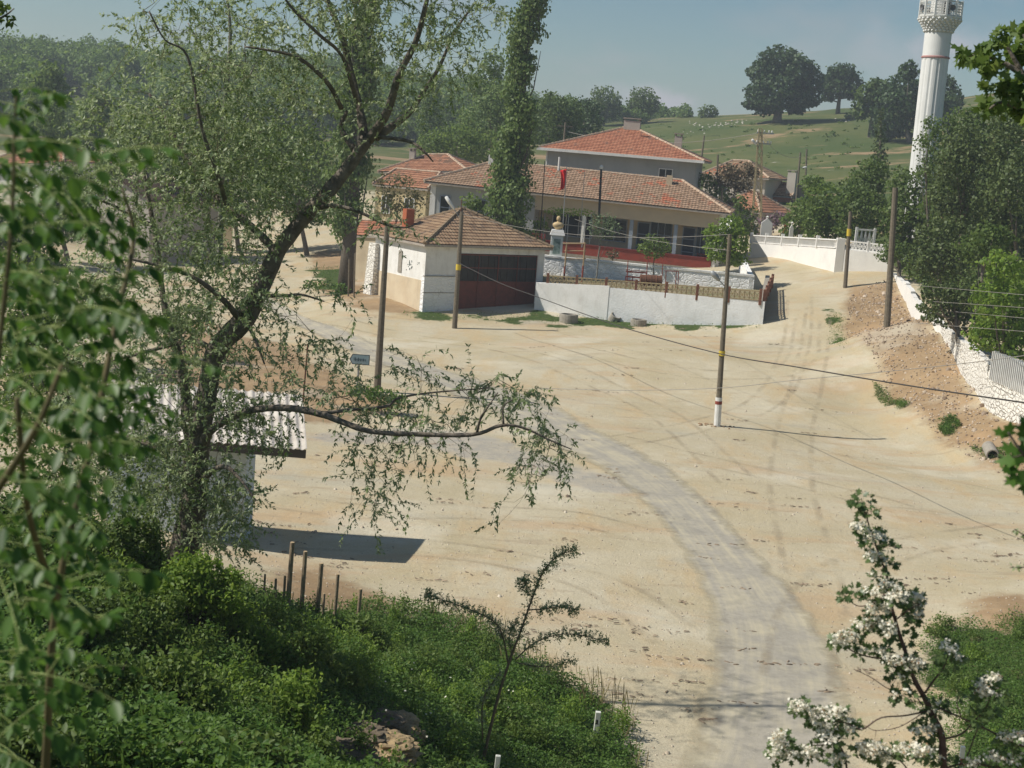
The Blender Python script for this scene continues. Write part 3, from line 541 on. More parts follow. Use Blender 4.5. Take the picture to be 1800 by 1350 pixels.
# ------------------------------------------------------------------ garage
def garage():
    O0 = at(742, 548, 89); R0 = at(949, 552, 94.2); R0[2] = O0[2]; T, W, O = frame(O0, R0)
    D = 6.6; H = 4.15
    t = E('garage', 'small white garage with rust red folding door and old tiled pyramid roof', 'garage', T((W/2, D/2, 0)))
    d0, d1, dh = W*.275, W*.945, 3.75
    s = MB(T); s.box(0, d0, 0, .3, 2.25, H); s.box(d1, W, 0, .3, 1.6, H); s.box(d0, d1, 0, .3, dh, H); s.box(0, .3, .3, D, 1.95, H); s.box(W-.3, W, .3, D, -1.5, H); s.box(.3, W-.3, D-.3, D, -1.5, H)
    s.build('wall', W_WHITE, t)
    s = MB(T); s.box(-.03, d0, -.05, .32, -1.5, 2.25); s.build('stone_plinth', STONE_W, t); s = MB(T); s.box(d1, W+.03, -.05, .32, -1.5, 1.6); s.build('stone_plinth', STONE_R, t)
    s = MB(T); s.box(-.06, d0+.02, -.09, .1, 2.24, 2.29); s.box(-.04, d0, -.07, .05, 1.2, 1.25); s.build('plinth_ledge', CONC, t)
    s = MB(T); s.box(-.035, .27, .325, D, -1.5, 1.95); s.build('cream_dado', W_CREAM, t)
    # folding door
    dr = MB(T); dr.box(d0+.02, d1-.02, .12, .16, -.3, 1.95); door = dr.build('door', RUST, t)
    g = MB(T); g.box(d0+.02, d1-.02, .14, .16, 1.95, dh-.05); g.build('door_glass', mat('sooty_glass', (.012, .013, .012), .35, (.03, .03, .026), 3, spec=.25), door)
    f = MB(T); b2 = MB(T); n = 4
    for i in range(n+1):
        x = d0+.02+(d1-d0-.04)*i/n; wd = .05 if i % 2 == 0 else .03; f.box(x-wd/2 if i else x, x+wd/2 if i < n else x, .07, .119, -.3, dh-.05)
    for i in range(12):
        x = d0+.02+(d1-d0-.04)*(i+.5)/12; b2.box(x-.011, x+.011, .1, .139, 1.99, dh-.12)
    for z in (-.28, 1.92, 2.8, dh-.12): f.box(d0+.02, d1-.02, .075 if z != 2.8 else .095, .118, z, z+.06)
    f.build('door_frame', RUST, door); b2.build('window_bars', mat('dark_bars', (.06, .04, .035), .7), door)
    # narrow grey vent strip and painted emblem marks on the left wall (b runs along the left wall)
    s = MB(T); s.box(-.05, .02, 2.9, 3.35, 2.15, 3.55); s.build('grey_wall_panel', CONC, t)
    s = MB(T); random.seed(3)
    for k in range(14):
        y = 1.9+random.gauss(0, .18); z = 2.75+random.gauss(0, .16); s.box(-.0042-.0002*k, .0, y, y+random.uniform(.05, .14), z, z+random.uniform(.04, .14))
    for k in range(5):
        y = .75+random.gauss(0, .1); z = 2.95+random.gauss(0, .04); s.box(-.0042-.0002*k, .0, y, y+random.uniform(.04, .1), z, z+random.uniform(.03, .06))
    s.build('painted_marks', mat('faded_black_paint', (.10, .12, .11), .9), t)
    # roof
    T2 = lambda p: T((p[0]-.35, p[1]-.35, p[2]+H+.12))
    cx = W*.5
    hip_roof(T2, W+.75, D+.7, 2.05, (W+.75)/2-.15, (W+.75)/2-.15, t, T_OLD, mat('old_cap', (.33, .24, .15), .9, (.22, .16, .1), 6), SOFF, 'flrb')
    ch = MB(T); ch.box(.9, 1.5, 4.3, 4.8, H+.6, H+2.0); ch.build('chimney', mat('orange_brick', (.42, .13, .06), .9, (.34, .1, .05), 6), t)
    a = MB(T); a.tube([T2((3.6, 3, 1.2)), T2((3.6, 3, 2.9))], .03, 5) if False else a.tube([(3.6, 2, H+.6), (3.6, 2, H+2.9)], .03, 5); a.build('antenna_pole', RUSTY, t)
    # stone buttress at far left end
    s = MB(T); s.hexa([(-.55, D-.75, -1.5), (-.04, D-.75, -1.5), (-.04, D+.5, -1.5), (-.55, D+.5, -1.5), (-.3, D-.6, 3.7), (-.04, D-.6, 3.7), (-.04, D+.3, 3.7), (-.3, D+.3, 3.7)]); s.build('stone_buttress', STONE_R, t)
    return T, W
GT, GW = garage()

# ------------------------------------------------------------------ retaining wall, terrace, openwork fence, upper wall
wl = at(938, 552, 92); wm = at(1066, 562, 90.2); wr = at(1340, 575, 86.8)
tl, tm, tr_ = at(945, 497, 92), at(1066, 505, 90.2), at(1341, 530, 86.8)
t = E('retaining_wall', 'low white limewashed retaining wall under the openwork fence right of the garage', 'wall', (wl+wr)/2)
def wallseg(s, p, q, zp, zq, th=.35, bot=1.5, back=np.array([0.06, 1, 0])):
    b = back*th
    s.hexa([p-[0, 0, bot], q-[0, 0, bot], q+b-[0, 0, bot], p+b-[0, 0, bot], [p[0], p[1], zp], [q[0], q[1], zq], [q[0]+b[0], q[1]+b[1], zq], [p[0]+b[0], p[1]+b[1], zp]])
s = MB(); wallseg(s, wl, wm, tl[2], tm[2]+.1); s.build('bright_section', mat('lit_limewash', (.86, .85, .82), .9, (.78, .77, .73), 1.2, .5, 12, stain=.22), t)  # brighter limewash copy, the sunnier face put into its colour
s = MB(); wallseg(s, wm+[0.002, 0.03, 0], wr, tm[2]-.02, tr_[2]); s.build('grey_white_section', mat('shaded_limewash', (.80, .81, .80), .9, (.70, .71, .70), 1.0, .6, 9, stain=.30, stc=(.42, .38, .31)), t)  # cooler, greyer limewash copy carries this section's shade in its colour
cR = wr+np.array([.05, .36, 0]); endp = at(1352, 497, 98)
s = MB(); wallseg(s, cR, np.array([endp[0], endp[1], cR[2]]), tr_[2], endp[2]+.5, .3, 1.5, np.array([-1, .0, 0])); s.build('side_wall', CONC, t)
# terrace fill
terz = (tl[2]+tr_[2])/2
u0 = at(952, 500, 99); u1 = at(1323, 518, 96.3); utl = at(952, 449, 99); utr = at(1323, 484, 96.3)
s = MB(); s.add([wl+[0, .36, tl[2]-wl[2]-.12], wr+[-.1, .36, tr_[2]-wr[2]-.12], [u1[0]+.5, u1[1]+.2, tr_[2]-.1], [u0[0], u0[1]+.2, tl[2]-.1]]+[np.array(q)-[0, 0, 2.5] for q in (wl+[0, .36, tl[2]-wl[2]], wr+[-.1, .36, tr_[2]-wr[2]], [u1[0]+.5, u1[1]+.2, tr_[2]], [u0[0], u0[1]+.2, tl[2]])],
             [(0, 1, 2, 3), (4, 7, 6, 5), (0, 4, 5, 1), (1, 5, 6, 2), (2, 6, 7, 3), (3, 7, 4, 0)])
tag(s.build('terrace_ground', mat('terrace_soil', (.33, .26, .17), .95, (.14, .15, .06), 1.2, .5, 10)), kind='structure')
t = E('stone_wall', 'whitewashed stone garden wall with white coping behind the rusty play frames', 'wall', (u0+u1)/2)
s = MB(); wallseg(s, u0, u1, utl[2]-.1, utr[2]-.1, .4); s.build('wall_body', STONE_W, t)
s = MB()
for i in range(12):
    p = u0+(u1-u0)*i/12; q = u0+(u1-u0)*(i+1)/12; zp = utl[2]+(utr[2]-utl[2])*i/12; zq = utl[2]+(utr[2]-utl[2])*(i+1)/12; j = random.uniform(-.02, .02)
    s.hexa([[p[0], p[1]-.05, zp-.1+j], [q[0]-.02, q[1]-.05, zq-.1+j], [q[0]-.02, q[1]+.5, zq-.1+j], [p[0], p[1]+.5, zp-.1+j], [p[0], p[1]-.05, zp+.03+j], [q[0]-.02, q[1]-.05, zq+.03+j], [q[0]-.02, q[1]+.5, zq+.03+j], [p[0], p[1]+.5, zp+.03+j]])
s.build('coping', W_WHITE, t)
s = MB(); wallseg(s, u1+[.01, .01, 0], np.array([u1[0]+.6, u1[1]+9, u1[2]+1]), utr[2]-.1, utr[2]+.6, .35, 1.5, np.array([-1, 0, 0])); s.build('return_wall', STONE_W, t)
# openwork concrete fence
fl = at(962, 500, 91.85); fr_ = at(1336, 529, 86.9)
FEN = mat('ochre_concrete', (.33, .26, .14), .9, (.25, .2, .12), 5, .4, 30); FPO = mat('terracotta_post', (.27, .12, .07), .9, (.2, .09, .06), 6)
t = E('openwork_fence', 'low ochre openwork concrete fence with red brown posts along the retaining wall', 'fence', (fl+fr_)/2)
def openwork(t, p, q, npan, h, mp_, mf, off=.0, tri=2, posth=.12, pw=.16, post0=True, rail=.07):
    p = np.array(p, float); q = np.array(q, float)
    for i in range(npan+1):
        c = p+(q-p)*i/npan
        if i or post0:
            s = MB(); s.beam(c-[0, 0, .25], c+[0, 0, h+posth], pw, pw*.9, up=(0, 1, 0)); s.build('post', mp_, t)
        if i == npan: break
        d = p+(q-p)*(i+1)/npan; u = (d-c)/np.linalg.norm(d-c); a = c+u*pw/2; b = d-u*pw/2; s = MB(); z = np.array([0, 0, 1.0])
        s.beam(a+z*.04, b+z*.04, .07, rail); s.beam(a+z*(h-.04), b+z*(h-.04), .07, rail); m = tri*2
        s.beam(a+z*h/2, b+z*h/2, .045, .035)
        for k in range(m):
            x0 = a+(b-a)*k/m; x1 = a+(b-a)*(k+1)/m; lo = z*.07; hi = z*(h-.075)
            s.beam(x0+lo, x1+hi, .05, .035); s.beam(x0+hi, x1+lo, .042, .035)
            if k: s.beam(x0+lo, x0+hi, .056, .04)
        s.build('openwork_panel', mf, t)
openwork(t, fl, fr_, 7, .62, FPO, FEN, tri=3)
sde = np.array([endp[0]-.15, endp[1]-2, tr_[2]+.35]); fq = fr_+np.array([.25, .0, 0])
openwork(t, fq+[0, .1, 0], sde, 4, .6, FPO, FPO, tri=2)

# ------------------------------------------------------------------ cafe
def cafe():
    T, W, O = frame(at(745, 319, 112), at(1285, 376, 108)); D = 9.4
    t = E('cafe_building', 'long single storey village cafe with mixed brown and red tiled roof and veranda', 'building', T((W/2, D/2, -4.6)))
    rf = hip_roof(T, W, D, 2.0, 4.6, 4.2, t, T_CAF, CAPM, SOFF, 'flrb', row=.33, px=.25)
    xl = W*.37   # left closed section ends here
    s = MB(T); s.box(.5, xl, .5, D-.5, -6, -.15); s.build('grey_wall', mat('cafe_grey', (.40, .41, .39), .9, (.33, .34, .33), .8, .2, 12), t)
    s = MB(T); s.box(.47, .9, .46, .49, -6, -.15); s.build('white_corner_strip', W_WHITE, t)
    for a0, a1 in ((1.35, 2.05), (4.2, 4.9), (6.9, 7.6)): window(T, a0, a1, .5, -2.7, -1.0, t, BLUEG, GLASS, 1, 2)
    # veranda section: beam / fascia wall, recessed back wall, floor, columns, parapet
    s = MB(T); s.box(xl, W-.9, .45, .75, -1.25, -.15); s.build('veranda_beam', W_BEIGE, t)
    s = MB(T); s.box(xl+.01, W-.9, 2.6, D-.5, -6, -.15); s.box(xl, W-.9, .76, 2.59, -.4, -.16); s.build('back_wall', W_BEIGE, t)
    s = MB(T); s.box(xl, W-.85, .4, 2.59, -6, -4.35); s.build('veranda_floor', CONC, t)
    s = MB(T); s.box(W-1.1, W-.85, .46, 2.6, -4.35, -1.26); s.box(W-.89, W-.6, .8, D-.5, -6, -.17); s.build('end_wall', W_WHITE, t)
    xs = [xl+.2, xl+3.9, xl+7.6, xl+11.0, W-1.2]
    for i, x in enumerate(xs[1:4]):
        s = MB(T); s.box(x-.14, x+.14, .5, .72, -4.35, -1.26); s.build('column', BLUEG if i else W_WHITE, t)
    xs2 = [xs[0]-.1, *xs[1:4], W-1.15]
    s = MB(T); s.box(xs2[0], xs2[-1], .42, .495, -4.38, -3.58); s.build('parapet', REDP, t)
    s = MB(T); s.box(xs2[0], xs2[-1], .36, .56, -3.58, -3.50); s.build('parapet_cap', REDD, t)
    # back wall openings
    window(T, xs[2]+1.35, xs[3]-.45, 2.59, -3.2, -1.35, t, BLUEG, GLASS, 3, 2)
    window(T, xs[3]+1.55, W-1.6, 2.59, -3.4, -1.35, t, BLUEG, mat('dim_curtained_glass', (.09, .11, .13), .2, (.04, .05, .06), 2), 3, 1)
    window(T, xs[0]+1.0, xs[1]+.4, 2.59, -3.1, -1.45, t, WHP, GLASS, 3, 2); window(T, xs[1]+1.3, xs[2]-.6, 2.59, -3.1, -1.45, t, BLUEG, GLASS, 2, 2)
    for x in (xs[2]+.35, xs[3]+.5):
        s = MB(T); s.box(x, x+.85, 2.55, 2.589, -4.33, -1.5); d = s.build('door', mat('navy_door', (.03, .04, .06), .5), t)
        s = MB(T); s.box(x-.07, x, 2.5, 2.61, -4.33, -1.43); s.box(x+.85, x+.92, 2.5, 2.61, -4.33, -1.43); s.box(x, x+.85, 2.5, 2.61, -1.5, -1.43)
        for z in (-3.4, -2.4): s.box(x, x+.85, 2.52, 2.549, z, z+.07)
        s.build('door_frame', BLUEG, d)
    s = MB(T); s.box(xs[2]+.2, W-1.15, 2.54, 2.585, -4.34, -3.6) if False else s.box(xs[3]+1.5, W-1.3, 2.54, 2.585, -4.34, -3.55); s.build('blue_dado', mat('blue_dado', (.12, .16, .24), .8), t)
    s = MB(T); s.box(xl-1.6, xl+1.2, -.9, -.6, -5.2, -3.0); s.build('dark_red_screen', REDD, t)
    chimney(T, 4.2, 4.55, 4.0, 4.4, 1.4, 2.75, W_WHITE, t, True); chimney(T, 5.0, 5.3, 4.4, 4.8, 1.6, 2.5, mat('brick_red', (.3, .12, .07), .9), t, False)
    chimney(T, W-5.35, W-4.9, 3.7, 4.1, 1.5, 2.35, W_CREAM, t, False)
    s = MB(T); s.tube([(9.9, 4.2, 1.7), (9.9, 4.2, 2.9)], .09, 8); s.build('white_vent_pipe', WHP, t)
    return T, W, xs
CT, CW, CXS = cafe()
BENCH = mat('bench_red', (.22, .05, .04), .7)
for k, (x, lab) in enumerate(((CXS[2]+2.3, 'dark red slatted bench on the cafe veranda left of the middle column'), (CXS[3]+2.6, 'dark red bench under the right veranda window of the cafe'))):
    b = E('bench', lab, 'bench', CT((x, 1.6, -4.35)), 'benches on the cafe veranda')
    s = MB(CT); [s.box(x-.9, x+.9, 1.4+i*.13, 1.5+i*.13, -3.93, -3.89) for i in range(4)]; s.build('seat', BENCH, b)
    s = MB(CT); [s.box(x-.9, x+.9, 1.95, 1.99, -3.8+i*.18, -3.68+i*.18) for i in range(3)]; s.build('backrest', BENCH, b)
    for q in (-.75, .7):
        s = MB(CT); s.box(x+q, x+q+.05, 1.42, 1.48, -4.35, -3.93); s.box(x+q, x+q+.05, 1.9, 1.95, -4.35, -3.3); s.build('leg', BLACK, b)
# satellite dish
dp = at(1275, 398, 107.5); t = E('satellite_dish', 'white satellite dish on a bracket at the right corner of the cafe', 'satellite dish', dp)
s = MB(); ax = unit(np.array([-.75, -.55, .45])); s.lathe(dp, [(.05, -.16), (.35, -.12), (.65, .0), (.67, .02), (.64, .03), (.35, -.08), (.05, -.12)], 20, ax); s.build('reflector', WHP, t, smooth=True)
s = MB(); s.tube([dp+ax*.02-[0, 0, .6], dp+ax*.6], .02, 5); s.tube([dp-ax*.15, dp-ax*.15-[0, 0, 1.1]], .035, 6); s.build('bracket', METG, t)

# ------------------------------------------------------------------ grey two storey house and other houses
t, T, W = simple_house('grey_house', 'tall grey rendered house with bright red hip roof behind the cafe', at(945, 260, 128), at(1238, 284, 125.5), 13.5, 2.5, 7.0, 7.0, 8, W_GREY, T_RED,
    [(10.9, 12.0, -1.65, -.95)], oh=.75, chim=[(6.8, 8.3, 6.1, 7.0, 1.9, 3.15, W_PALE), (11.4, 12.1, 8.4, 9.0, .9, 2.15, W_PALE)])
s = MB(T); s.box(-.02, W+.02, -.06, .0, -.16, .08); s.box(-.07, -.0, -.06, 13.4, -.16, .08); s.build('white_fascia', W_WHITE, t)
s = MB(T); s.box(.70, .83, .72, .80, -8, -.2); s.build('lit_corner_strip', WHP, t)  # white strip stands for the sunlit sliver of the side wall
s = MB(T); s.box(8.6, 9.3, 4.6, 5.2, 1.62, 1.9); s.build('roof_hatch', mat('hatch', (.16, .08, .05), .8), t)
s = MB(T); s.box(10.6, W-.72, .68, .752, -5.6, -3.9); s.build('pale_patch', W_PALE, t)
simple_house('yellow_house', 'yellow plastered house with red tiles behind the concrete pole left of the cafe', at(655, 324, 117), at(752, 333, 115), 6, 1.3, .5, .5, 4.6, W_YEL, T_ORA, [(.9, 1.6, -2.2, -.9), (3.0, 3.8, -2.2, -.9)], oh=.2, faces='flr')
simple_house('red_roofed_house', 'house with faded red hip roof and pale chimney behind the yellow house', at(664, 302, 128), at(822, 301, 126), 8, 1.5, 3.2, 3.2, 5, W_PALE, T_ORA, [], chim=[(1.9, 2.4, 2.8, 3.3, .8, 1.9, W_PALE)])
simple_house('red_shed', 'low shed with bright red roof left of the garage', at(600, 413, 104), at(700, 417, 102), 4.5, 1.0, .3, .3, 2.6, W_CREAM, T_RED, [], oh=.1)
simple_house('brown_roofed_house', 'house with dusty brown hip roof right of the grey house', at(1228, 308, 150), at(1352, 314, 147), 8, 1.7, 2.4, 3.4, 4.5, W_PALE, T_BRN, [(2.2, 3, -2, -1)])
simple_house('orange_roofed_house', 'low house with orange roof just left of the lattice pylon', at(1262, 360, 134), at(1337, 374, 131), 6, 1.6, 1.6, 2.6, 4, W_PALE, T_ORA, [])
t, T, W = simple_house('pink_house', 'pink brick house with brown roof and big pale chimney right of the pylon', at(1322, 341, 152), at(1392, 346, 150), 6, 1.3, .3, .3, 4.5, W_PINK, T_BRN, [(2.1, 2.7, -1.3, -.5)], oh=.15, chim=[(3.45, 4.35, .6, 1.3, .2, 2.5, W_PALE)])
simple_house('orange_roofed_cottage', 'cottage with crumbly orange roof at the left edge behind the leaves', at(-40, 292, 135), at(112, 285, 132), 8, 1.9, 3, 3, 4, W_WHITE, T_ORA, [(4, 4.9, -2, -1)], chim=[(4.2, 4.9, 3, 3.5, 1.2, 2.4, W_WHITE)])
# pale gabled barn behind the willow
T, W, O = frame(at(168, 425, 112), at(262, 425, 110)); t = E('gabled_barn', 'pale plastered barn with plain gable end behind the willow at the left', 'barn', T((W/2, 4, 0)))
s = MB(T); s.add([(0, 0, -2), (W, 0, -2), (W, 0, 3.2), (W/2-.2, 0, 4.7), (0, 0, 3.9), (0, 9, -2), (W, 9, -2), (W, 9, 3.2), (W/2-.2, 9, 4.7), (0, 9, 3.9)], [(0, 1, 2, 3, 4), (9, 8, 7, 6, 5), (0, 4, 9, 5), (1, 6, 7, 2), (0, 5, 6, 1)]); s.build('wall', W_PALE, t)
s = MB(T); s.hexa([(-.3, -.3, 3.78), (W/2-.2, -.3, 4.72), (W/2-.2, 9.3, 4.72), (-.3, 9.3, 3.78), (-.3, -.3, 3.95), (W/2-.2, -.3, 4.89), (W/2-.2, 9.3, 4.89), (-.3, 9.3, 3.95)])
s.hexa([(W/2-.2, -.3, 4.72), (W+.3, -.3, 3.08), (W+.3, 9.3, 3.08), (W/2-.2, 9.3, 4.72), (W/2-.2, -.3, 4.89), (W+.3, -.3, 3.25), (W+.3, 9.3, 3.25), (W/2-.2, 9.3, 4.89)]); s.build('roof', T_ORA, t)
T, W, O = frame(at(270, 405, 128), at(408, 402, 128)); t = E('garden_wall', 'long pale beige garden wall far behind the willow', 'wall', T((W/2, 0, 0)))
s = MB(T); s.box(0, W, 0, .3, -2, 3.2); s.build('wall_body', W_CREAM, t); s = MB(T); s.box(-.1, W+.1, -.1, .4, 3.2, 3.35); s.build('coping', CAPM, t)
# ------------------------------------------------------------------ white cemetery wall with balustrade (road side and front)
A = at(1316, 450, 116); B = at(1466, 484, 100); C = at(1566, 483, 98.5)
zA, zB, zC = at(1316, 427, 116)[2], at(1466, 437, 100)[2], at(1566, 448, 98.5)[2]
BRW = mat('bright_white_wall', (.82, .80, .75), .85, (.76, .74, .70), 1.0, .3, 12, stain=.14)
t = E('balustrade_wall', 'bright white wall topped by a white balustrade along the top of the road', 'wall', B)
s = MB(); wallseg(s, A, B, zA, zB, .3, 1.5, np.array([.6, .9, 0])); s.build('road_side_wall', BRW, t)
s = MB(); wallseg(s, B+[.32, .02, 0], C, zB, zC, .3, 1.5); s.build('front_wall', BRW, t)
s = MB(); wallseg(s, B+[-.05, -.06, 0], B+np.array([.5, -.09, 0]), zB+.75, zB+.75, .5, 1.5); s.build('corner_pier', BRW, t)
z = np.array([0, 0, 1.0])
def balus(p, q, n, h=.62):
    s = MB(); s.beam(p+z*.07, q+z*.07, .14, .08); s.beam(p+z*h, q+z*h, .18, .09); s.build('rail', BRW, t); s = MB()
    for i in range(n):
        c = p+(q-p)*(i+.5)/n; s.beam(c+z*.11, c+z*(h-.045), .09, .09)
    s.build('balusters', BRW, t)
pa = np.array([A[0]+.1, A[1]+.1, zA]); pb = np.array([B[0]-.02, B[1]+.15, zB]); NB = 5
for i in range(NB):
    a = pa+(pb-pa)*i/NB; b = pa+(pb-pa)*(i+1)/NB; balus(a, b, 16)
    s = MB(); s.beam(a, a+z*.85, .24, .24); s.build('post', BRW, t)
pc = np.array([B[0]+.5, B[1]+.2, zB]); pd = np.array([C[0], C[1]+.2, zC])
openwork(t, pc+z*.02, pd+z*.02, 2, .62, BRW, BRW, tri=3, post0=False, rail=.1)
# graveyard monuments behind it
for px, py, Y, hh, m, lab in ((1389, 428, 112, 1.5, BRW, 'slim white headstone behind the balustrade'), (1378, 430, 113, 1.4, mat('orange_stone', (.42, .13, .05), .8), 'orange headstone beside the slim white one'), (1345, 425, 116, 1.9, BRW, 'broad white grave slab behind the left end of the balustrade')):
    c = at(px, py, Y); g = E('headstone', lab, 'headstone', c, 'headstones behind the balustrade'); s = MB(); wd = .3 if hh < 1.8 else .9
    s.add([c+[-wd/2, 0, -1], c+[wd/2, 0, -1], c+[wd/2, 0, hh*.8], c+[0, 0, hh], c+[-wd/2, 0, hh*.8]]+[c+[-wd/2, .15, -1], c+[wd/2, .15, -1], c+[wd/2, .15, hh*.8], c+[0, .15, hh], c+[-wd/2, .15, hh*.8]], [(0, 1, 2, 3, 4), (9, 8, 7, 6, 5), (0, 5, 6, 1), (1, 6, 7, 2), (2, 7, 8, 3), (3, 8, 9, 4), (4, 9, 5, 0)]); s.build('stone_slab', m, g)
    s = MB(); s.lathe(c+[0, .07, hh], [(.05, -.02), (.09, .06), (.12, .12), (.03, .2)], 8); s.build('finial', m, g)
c0, c1 = at(1503, 432, 101), at(1535, 434, 101); g = E('grave_enclosure', 'white openwork grave enclosure between the tree trunks behind the front wall', 'grave', (c0+c1)/2)
openwork(g, c0-z*1, c1-z*1, 1, 2.2, BRW, BRW, tri=2, rail=.12)
# white stone wall down the bank, and its taller slatted end
pts = [(1568, 483, 96.5, 478), (1590, 522, 90, 500), (1612, 562, 82, 536), (1650, 612, 75, 570), (1700, 674, 66.3, 610), (1742, 714, 61, 650), (1805, 765, 57.5, 690)]
t = E('bank_wall', 'white limewashed stone wall stepping down the orange bank on the right', 'wall', at(1700, 674, 66.3))
for i in range(len(pts)-1):
    (x0, y0, Y0, ty0), (x1, y1, Y1, ty1) = pts[i], pts[i+1]; p, q = at(x0, y0, Y0), at(x1, y1, Y1); s = MB(); ns_ = 5; zt0, zt1 = at(x0, ty0, Y0)[2], at(x1, ty1, Y1)[2]
    for k in range(ns_):
        a, b = p+(q-p)*k/ns_, p+(q-p)*(k+1)/ns_; jz = random.uniform(-.08, .08); wallseg(s, a, b, zt0+(zt1-zt0)*k/ns_+jz, zt0+(zt1-zt0)*(k+1)/ns_+jz, .4, 1.2, np.array([.8, .35, 0]))
    s.build('wall_section', BRW if i < 3 else STONE_R, t)
s = MB(); a, b = at(1738, 655, 61.2), at(1808, 685, 57.7)
for k in range(22):
    c = a+(b-a)*(k+.5)/22+np.array([.15, .1, 0]); hh = .95+random.uniform(-.03, .03); s.box(c[0]-.11, c[0]+.11, c[1]-.03, c[1]+.03, c[2]-.3, c[2]+hh)
s.build('white_boards', WHP, t)
# ------------------------------------------------------------------ poles with lamps, pylon, wires
def pole(name, label, cat, b, t_, Y, r0, r1, m, group=None, sink=.4):
    p, q = at(*b, Y), at(*t_, Y); e = E(name, label, cat, p, group)
    s = MB(); d = unit(q-p); n = 6; L_ = [p-d*sink]+[p+(q-p)*i/n for i in range(n+1)]; s.tube(L_, np.linspace(r0, r1, n+2), 10); s.build('pole', m, e); return e, p, q, d
def band(e, p, q, f0, f1, r, m, name='painted_band'):
    s = MB(); s.tube([p+(q-p)*f0, p+(q-p)*f1], r, 12); s.build(name, m, e)
def lamp(e, root, tip, m=WHP):
    """arm from root to tip, lamp head at tip (pixel based points already in world)"""
    root = np.array(root); tip = np.array(tip); s = MB(); s.tube([root, root+(tip-root)*.55], .025, 6); s.build('lamp_arm', METG, e)
    d = unit(tip-root); s = MB(); s.tube([root+(tip-root)*.45, root+(tip-root)*.55, root+(tip-root)*.8, tip, tip+d*.03], [.04, .085, .12, .10, .03], 10); h = s.build('lamp_head', m, e, smooth=True)
    s = MB(); c = root+(tip-root)*.78-[0, 0, .09]; s.lathe(c, [(.07, .04), (.08, -.01), (.03, -.05)], 10); s.build('lamp_lens', mat('lamp_lens', (.5, .52, .5), .2), h)
TOPS = {}
e, p, q, d = pole('utility_pole', 'concrete utility pole behind the blue direction sign, tallest at the left', 'utility pole', (664, 668), (681, 394), 62, .17, .11, POLEW, 'utility poles around the square'); TOPS['a'] = q
e, p, q, d = pole('street_lamp', 'pole with yellow band and white lamp in front of the garage', 'street lamp', (799, 576), (812, 372), 85, .17, .12, POLEW, 'lamp poles in the square'); TOPS['b'] = q
band(e, p, q, .50, .55, .155, YEL); lamp(e, q-[0, 0, .5], at(784, 346, 85)); TOPS['bm'] = p+(q-p)*.5
e, p, q, d = pole('street_lamp', 'slim pole with white painted foot and drooping lamp standing alone on the sand', 'street lamp', (1260, 756), (1283, 412), 60, .135, .085, POLEW, 'lamp poles in the square'); TOPS['c'] = q
band(e, p, q, -.01, .17, .145, WHP, 'white_foot'); band(e, p, q, .135, .152, .15, REDP, 'red_mark'); band(e, p, q, .385, .41, .135, YEL); lamp(e, p+(q-p)*.73, at(1251, 478, 60), METG); TOPS['cm'] = p+(q-p)*.40
s = MB(); r_ = 1.0
for k in range(26):
    a = random.uniform(0, 6.28); rr = random.uniform(.2, .9); c = p+[cos(a)*rr, sin(a)*rr*.7, 0]; c[2] = float(gz(c[0], c[1])); u = random.uniform(.03, .09); s.lathe(c, [(u, -.02), (u*.8, u*.4), (u*.2, u*.6)], 5)
tag(s.build('dirt_clods', mat('dirt', (.26, .17, .10), .95)), kind='stuff')
e, p, q, d = pole('utility_pole', 'pole with yellow band at the top of the orange bank before the white wall', 'utility pole', (1486, 498), (1495, 372), 94, .14, .11, POLEW, 'utility poles around the square'); TOPS['d'] = q
band(e, p, q, .66, .76, .15, YEL)
e, p, q, d = pole('utility_pole', 'thick grey pole rooted halfway down the orange bank in front of the trees', 'utility pole', (1559, 574), (1574, 330), 79, .19, .15, POLEW, 'utility poles around the square'); TOPS['e'] = q
# lattice pylon
p, q = at(1328, 428, 124), at(1337, 226, 124); e = E('lattice_pylon', 'yellowish steel lattice pylon with lamp beside the road behind the cafe', 'pylon', p); YL = mat('faded_yellow_steel', (.42, .34, .18), .7, (.3, .25, .16), 5)
def cor(f, i): w = .55*(1-f)+.17*f; dx = w*(1 if i in (1, 2) else -1); dy = w*(1 if i > 1 else -1); return p+(q-p)*f+np.array([dx, dy, 0])*.8
for i in range(4):
    s = MB(); s.beam(cor(-.03, i), cor(1, i), .085); s.build('leg', YL, e)
s = MB(); n = 11
for k in range(n):
    f0, f1 = k/n, (k+1)/n
    for i in range(4): j = (i+1) % 4; s.beam(cor(f0, i), cor(f1, j) if k % 2 else cor(f0, i)*0+cor(f1, j), .05); s.beam(cor(f1, i), cor(f1, j), .04)
s.build('bracing', YL, e)
s = MB(); ca_ = q-[0, 0, .35]; s.beam(ca_-[.3, 0, 0], ca_+[1.2, 0, 0], .1); s.beam(ca_-[.3, 0, .9], ca_+[1.0, 0, -.9], .1); s.build('crossarm', METG, e)
s = MB()
for x in (-.2, .35, .75, 1.1):
    for zz in (0, -.9): s.lathe(ca_+[min(x, 1.0), 0, zz+.05], [(.03, 0), (.07, .06), (.05, .1), (.07, .14), (.03, .2)], 8)
s.build('insulators', WHP, e); lamp(e, p+(q-p)*.82, at(1328, 246, 124)+[-.35, -.4, 0]); TOPS['p'] = ca_
